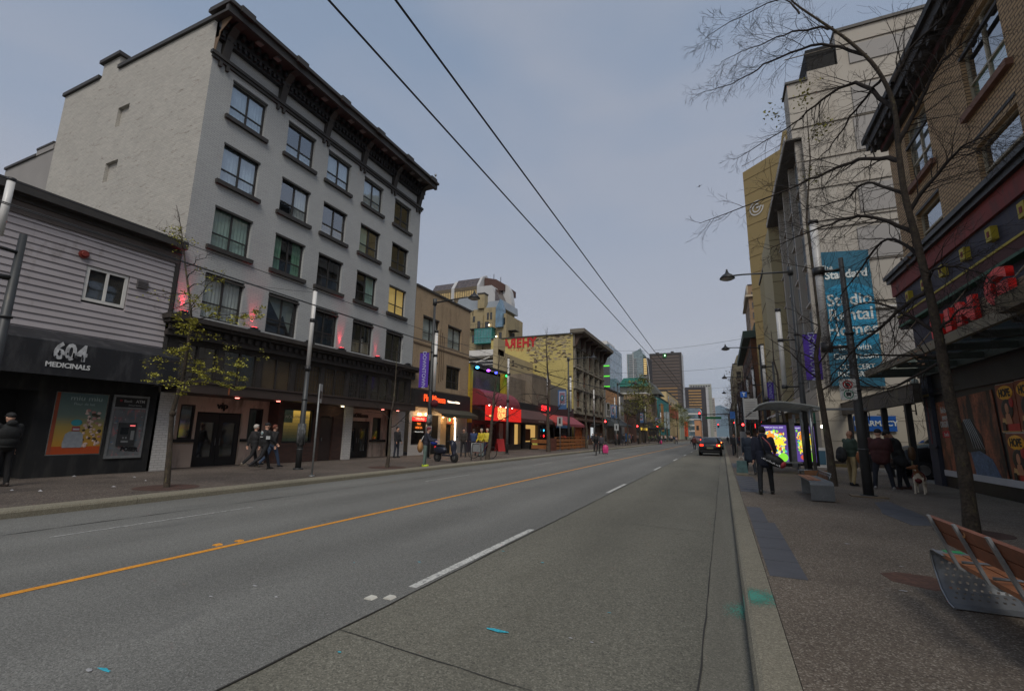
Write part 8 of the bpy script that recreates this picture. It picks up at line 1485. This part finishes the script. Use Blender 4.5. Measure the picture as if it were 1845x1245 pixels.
# cyclist riding away on the left lane
cy = copy_tree(bc); cy.location = (-9.3, 37.6, .0); cy.rotation_euler = (0, 0, R_(12)); cy['label'] = 'black bicycle ridden towards the camera on the left side of the road'
person('cyclist in black riding on the left side of the road', (-9.3, 37.6, .12), R_(192), 1.72, (28, 28, 30), (26, 26, 30), (24, 24, 26), (24, 24, 24), bulk=1.3, sit=True, lean=.35, arms=((.9, .3), (.9, .3)), cap=(24, 24, 25), fine=False)
person('walker in grey and black pulling a pink suitcase at the left kerb', (-9.7, 41.0, 0), R_(10), 1.7, (60, 60, 66), (34, 34, 38), (34, 30, 28), (60, 60, 60), stride=.3, bulk=1.05, fine=False)
def suitcase(x, y, lab, z=0):
    t = thing('suitcase', lab, 'suitcase', (x, y, z), R_(15), 'pink wheeled suitcases'); b = MB(); b.ell((0, 0, .42), .27, .17, .38, 14, 10); b.box(-.22, .22, -.13, .13, .1, .7); put(fuse(b, mat('case_pink', c(196, 60, 120), .4, .1, 4), .03, 'shell', 2), 'shell', t); b = MB(); b.tube([(-.1, 0, .75), (-.1, 0, 1.0), (.1, 0, 1.0), (.1, 0, .75)], .012, 5); b.build('handle', M['gal'], t)
    for x_ in (-.16, .16): b = MB(); b.ell((x_, 0, .04), .03, .04, .04, 8, 6); b.build('wheel', M['black'], t)
suitcase(-9.25, 40.7, 'bright pink wheeled suitcase just behind the cyclist'); suitcase(-11.0, 96, 'distant pink wheeled suitcase among the crowd at the kerb', 0)
# crowds: four source figures, copied down both pavements
src = []
defs = [((40, 40, 44), (34, 36, 44)), ((150, 148, 144), (60, 62, 68)), ((96, 54, 50), (40, 42, 50)), ((70, 84, 60), (44, 44, 48)), ((178, 152, 140), (40, 44, 60)), ((52, 62, 88), (120, 112, 96))]
spots = []; rr = random.Random(77)
for i in range(34): spots.append((-12.3-rr.random()*5.2, 58+rr.random()**.8*95, 'l'))
for i in range(16): spots.append((.9+rr.random()*4.0, 36+rr.random()**.8*85, 'r'))
spots += [(-3.3, 64, 'm'), (-4.6, 108, 'm'), (-8.8, 104, 'm'), (-9.9, 112, 'm'), (-11.0, 94, 'm'), (-6.2, 110, 'm')]
spots[34] = (1.5, 34.0, 'r'); spots[35] = (2.4, 39.5, 'r'); spots[36] = (.8, 42.5, 'r')
colw = ['black', 'pale grey', 'maroon', 'olive', 'pink', 'blue']
for i, (x, y, sd_) in enumerate(spots):
    k = i % 6; z = 0 if sd_ == 'm' else .15
    if i < 6:
        o = person('', (x, y, z), rr.uniform(0, 6.28), 1.72, defs[k][0], defs[k][1], (40+20*k, 34+10*k, 30), (40, 38, 38), bulk=1.08+.05*(k % 3), stride=(.3 if k % 2 else -.25), fine=False, longhair=(k in (1, 4)), group='distant pedestrians'); src.append(o)
    else: o = dup(src[k], (x, y, z), rr.uniform(-.5, .5)+(0 if rr.random() < .5 else math.pi), '', rr.uniform(.93, 1.06))
    if i == 50: o.rotation_euler = (0, 0, .3)
    o['_k'] = k
ORD = ['nearest', 'second', 'third', 'fourth', 'fifth', 'sixth', 'seventh', 'eighth', 'ninth', 'tenth', 'eleventh', 'twelfth', 'thirteenth', 'fourteenth', 'fifteenth']
for sd_, wh in (('l', 'on the left pavement beyond the yellow block'), ('r', 'on the right pavement past the bus shelter'), ('m', 'crossing the road near the far cars')):
    cnt = {}
    for o in sorted([x for x in bpy.data.objects if '_k' in x and ((sd_ == 'l' and x.location.x < -11.9) or (sd_ == 'r' and x.location.x > 0) or (sd_ == 'm' and -11.9 < x.location.x < 0))], key=lambda x: x.location.y):
        k = o['_k']; n = cnt.get(k, 0); cnt[k] = n+1; o['label'] = '%s pedestrian in %s %s' % (ORD[n], colw[k], wh); o['group'] = 'pedestrians far down the street'; del o['_k']
# ================================================================ VEHICLES
def car(name, lab, loc, rz, colr, L=4.5, W=1.82, Hh=1.46, lights=1.0, cat='car', suv=False, tail=None):
    t = thing(name, lab, cat, loc, rz); paint = mat('paint_%d_%d_%d' % tuple(colr), c(*colr), .25, .06, 1, metal=.3); h2 = W/2
    # sections along Y (local: front +Y): (y, half width, z bottom, z belt, z roof, half width at roof)
    secs = [(-L/2, .78, .42, .80, .80, .7), (-L/2+.10, .88, .30, .93, .98, .72), (-L/2+.45, .96, .24, .97, 1.15 if suv else 1.08, .70), (-L/2+.95, 1, .22, .98, 1.40, .66), (-L/2+1.5, 1, .2, .98, 1.46, .66), (0.1, 1, .2, .96, 1.45, .66), (.65, 1, .2, .94, 1.32, .68), (1.15, .99, .2, .92, 1.0, .74), (L/2-.5, .95, .22, .82, .86, .75), (L/2-.12, .86, .3, .7, .74, .7), (L/2, .74, .4, .6, .62, .6)]
    k = Hh/1.46; b = MB(); b.smooth = True; rows_ = []
    for y, w_, zb, zm, zr, wr in secs:
        w_ *= h2; wr = wr*h2*(1.08 if suv else 1); zb *= 1; zm *= k; zr *= k
        rows_.append([b.av(p_) for p_ in ((-w_*.9, y, zb), (-w_, y, zb+.12), (-w_, y, (zb+zm)/2), (-w_*.97, y, zm), (-(wr+(w_*.97-wr)*.45), y, zm+(zr-zm)*.55), (-wr, y, zr-.03*(zr > zm+.05)), (-wr*.6, y, zr+.02), (0, y, zr+.03), (wr*.6, y, zr+.02), (wr, y, zr-.03*(zr > zm+.05)), ((wr+(w_*.97-wr)*.45), y, zm+(zr-zm)*.55), (w_*.97, y, zm), (w_, y, (zb+zm)/2), (w_, y, zb+.12), (w_*.9, y, zb))])
    for r1, r2 in zip(rows_, rows_[1:]):
        for i in range(14): b.face((r1[i], r1[i+1], r2[i+1], r2[i]))
        b.face((r1[14], r1[0], r2[0], r2[14]))
    b.face(rows_[0][::-1]); b.face(rows_[-1]); b.build('body', paint, t)
    gm = oglass('car_glass', c(30, 33, 36), .05, 1.8); g = MB(); v = lambda i, j: Vector(b.v[rows_[i][j]])
    g.poly([v(2, 5)+Vector((.05, -.02, .02)), v(2, 9)+Vector((-.05, -.02, .02)), v(3, 9)+Vector((-.03, -.035, .01)), v(3, 8)+Vector((0, -.035, .01)), v(3, 7)+Vector((0, -.035, .01)), v(3, 6)+Vector((0, -.035, .01)), v(3, 5)+Vector((.03, -.035, .01))]); g.build('rear_window', gm, t)
    g = MB(); g.poly([v(6, 5)+Vector((.04, .03, .02)), v(6, 7)+Vector((0, .03, .02)), v(6, 9)+Vector((-.04, .03, .02)), v(7, 9)+Vector((-.06, .03, .03)), v(7, 7)+Vector((0, .03, .03)), v(7, 5)+Vector((.06, .03, .03))]); g.build('windscreen', gm, t)
    for sg_ in (-1, 1):
        a, m2_, e = (3, 4, 5) if sg_ < 0 else (11, 10, 9); o = Vector((sg_*.018, 0, 0)); g = MB()
        for i in (3, 4, 5): 
            y0, y1 = (.08 if i == 3 else .04), (.04 if i < 5 else .1); A, B_, C_, D = v(i, a), v(i+1, a), v(i+1, e), v(i, e); mm = v(i, m2_); mn = v(i+1, m2_)
            up = Vector((0, 0, .04)); dn = Vector((0, 0, -.05)); g.poly([A+up+o+Vector((0, y0, 0)), B_+up+o-Vector((0, y1, 0)), mn+o-Vector((0, y1, 0)), mm+o+Vector((0, y0, 0))]); g.poly([mm+o+Vector((0, y0, 0)), mn+o-Vector((0, y1, 0)), C_+dn+o-Vector((0, y1, 0)), D+dn+o+Vector((0, y0, 0))])
        g.build('side_window', gm, t)
    for sx_ in (-1, 1):
        for y in (-L/2+.85, L/2-.85):
            q = MB(); q.M = Matrix.Translation((sx_*(h2-.1), y, .33)) @ Matrix.Rotation(R_(90), 4, 'Y'); q.cyl((0, 0), -.11, .11, .33, n=24); q.M = None; wh = q.build('wheel', MATS['tyre'], t); q = MB(); q.M = Matrix.Translation((sx_*(h2-.1), y, .33)) @ Matrix.Rotation(R_(90), 4, 'Y'); q.cyl((0, 0), -.118, .118, .2, n=16); q.M = None; q.build('rim', M['steel'], wh)
    for sx_ in (-1, 1):
        q = MB(); q.box(sx_*h2*.55, sx_*h2*.86, -L/2-.03, -L/2+.2, .76*k, .92*k); q.build('tail_light', lit('tail_%d' % int(lights*10), c(255, 56, 36), 1.3*lights), t)
    q = MB(); q.ell((h2*.78, -L/2-.03, .83*k), .07, .03, .05); q.build('indicator', lit('indicator_amber', c(255, 170, 70), 5*lights), t)
    q = MB(); q.box(-.26, .26, -L/2-.025, -L/2+.02, .60, .74); q.build('number_plate', mat('plate_dull', c(120, 124, 96), .5, .1, 4), t)
    q = MB(); q.box(-h2*.82, h2*.82, -L/2-.05, -L/2+.1, .34, .46); q.m = 0; q.build('bumper_insert', M['black'], t)
    q = MB(); q.box(-.3, .3, -L/2-.02, -L/2+.02, .79*k, .815*k); q.build('chrome_strip', M['steel'], t)
    for sx_ in (-1, 1): q = MB(); q.ell((sx_*(h2+.08), .55, 1.0*k), .1, .06, .075); q.build('mirror', paint, t)
    return t
car('parked_car', 'black hatchback with glowing tail lights stopped by the right kerb', (-1.05, 46.5, 0), 0, (34, 36, 40), 4.5, 1.86, 1.55)
car('moving_car', 'distant pale car with bright red tail lights in the centre lane', (-4.6, 103, 0), 0, (120, 90, 90), 4.6, 1.9, 1.7, 3.5)
car('moving_car', 'distant silver car ahead of the black hatchback', (-.9, 70, 0), 0, (140, 142, 144), 4.5, 1.85, 1.55, 1.0)
car('moving_car', 'faint far car on the left lane beyond the red-lit car', (-7.6, 150, 0), math.pi, (90, 90, 96), 4.5, 1.85, 1.6, .5)
car('parked_suv', 'black sport utility vehicle parked side-on behind the steel posts', (8.6, 24.3, .15), R_(90), (30, 31, 35), 4.9, 1.95, 1.95, .2, 'car', True)
car('parked_car', 'grey car in the parking lot mostly hidden behind the corner pilaster', (10.6, 27.4, .15), R_(90), (70, 74, 80), 4.6, 1.85, 1.5, .2)
t = thing('bird', 'tiny dark bird flying in the open sky right of centre', 'bird', tuple(onY(1260, 336, 60))); b = MB(); b.ell((0, 0, 0), .07, .2, .06, 8, 6); b.poly([(0, -.08, 0), (.45, -.05, .2), (.5, -.12, .2), (0, .08, 0)]); b.poly([(0, -.08, 0), (-.35, -.05, -.12), (-.4, -.12, -.14), (0, .08, 0)]); b.poly([(0, -.15, 0), (.06, -.3, 0), (-.06, -.3, 0)]); b.build('body', M['black'], t)
# concrete kerb stones of the lot and low yellow block
t = thing('wheel_stop', 'low yellow-brown concrete wheel stop behind the khaki-trousered man', 'kerb block', (5.2, 30.4, .15)); b = MB(); b.prism([(-.6, 0), (.9, 0), (.85, .16), (-.55, .16)], 'y', -.12, .12); b.build('block', mat('wheel_stop_ochre', c(112, 98, 62), .9, .15, 3), t)
# ================================================================ the air
hm = bpy.data.materials.new('haze'); hm.use_nodes = True; t_ = hm.node_tree; t_.nodes.remove(t_.nodes['Principled BSDF']); pv = t_.nodes.new('ShaderNodeVolumePrincipled')
pv.inputs['Color'].default_value = (.55, .74, 1.0, 1); pv.inputs['Density'].default_value = 6e-5; pv.inputs['Anisotropy'].default_value = 0.0; t_.links.new(pv.outputs[0], t_.nodes['Material Output'].inputs['Volume'])
b = MB(); b.box(-6050, 6050, -350, 12050, -8, 1150); h_ = b.build('haze', hm, kind='stuff')
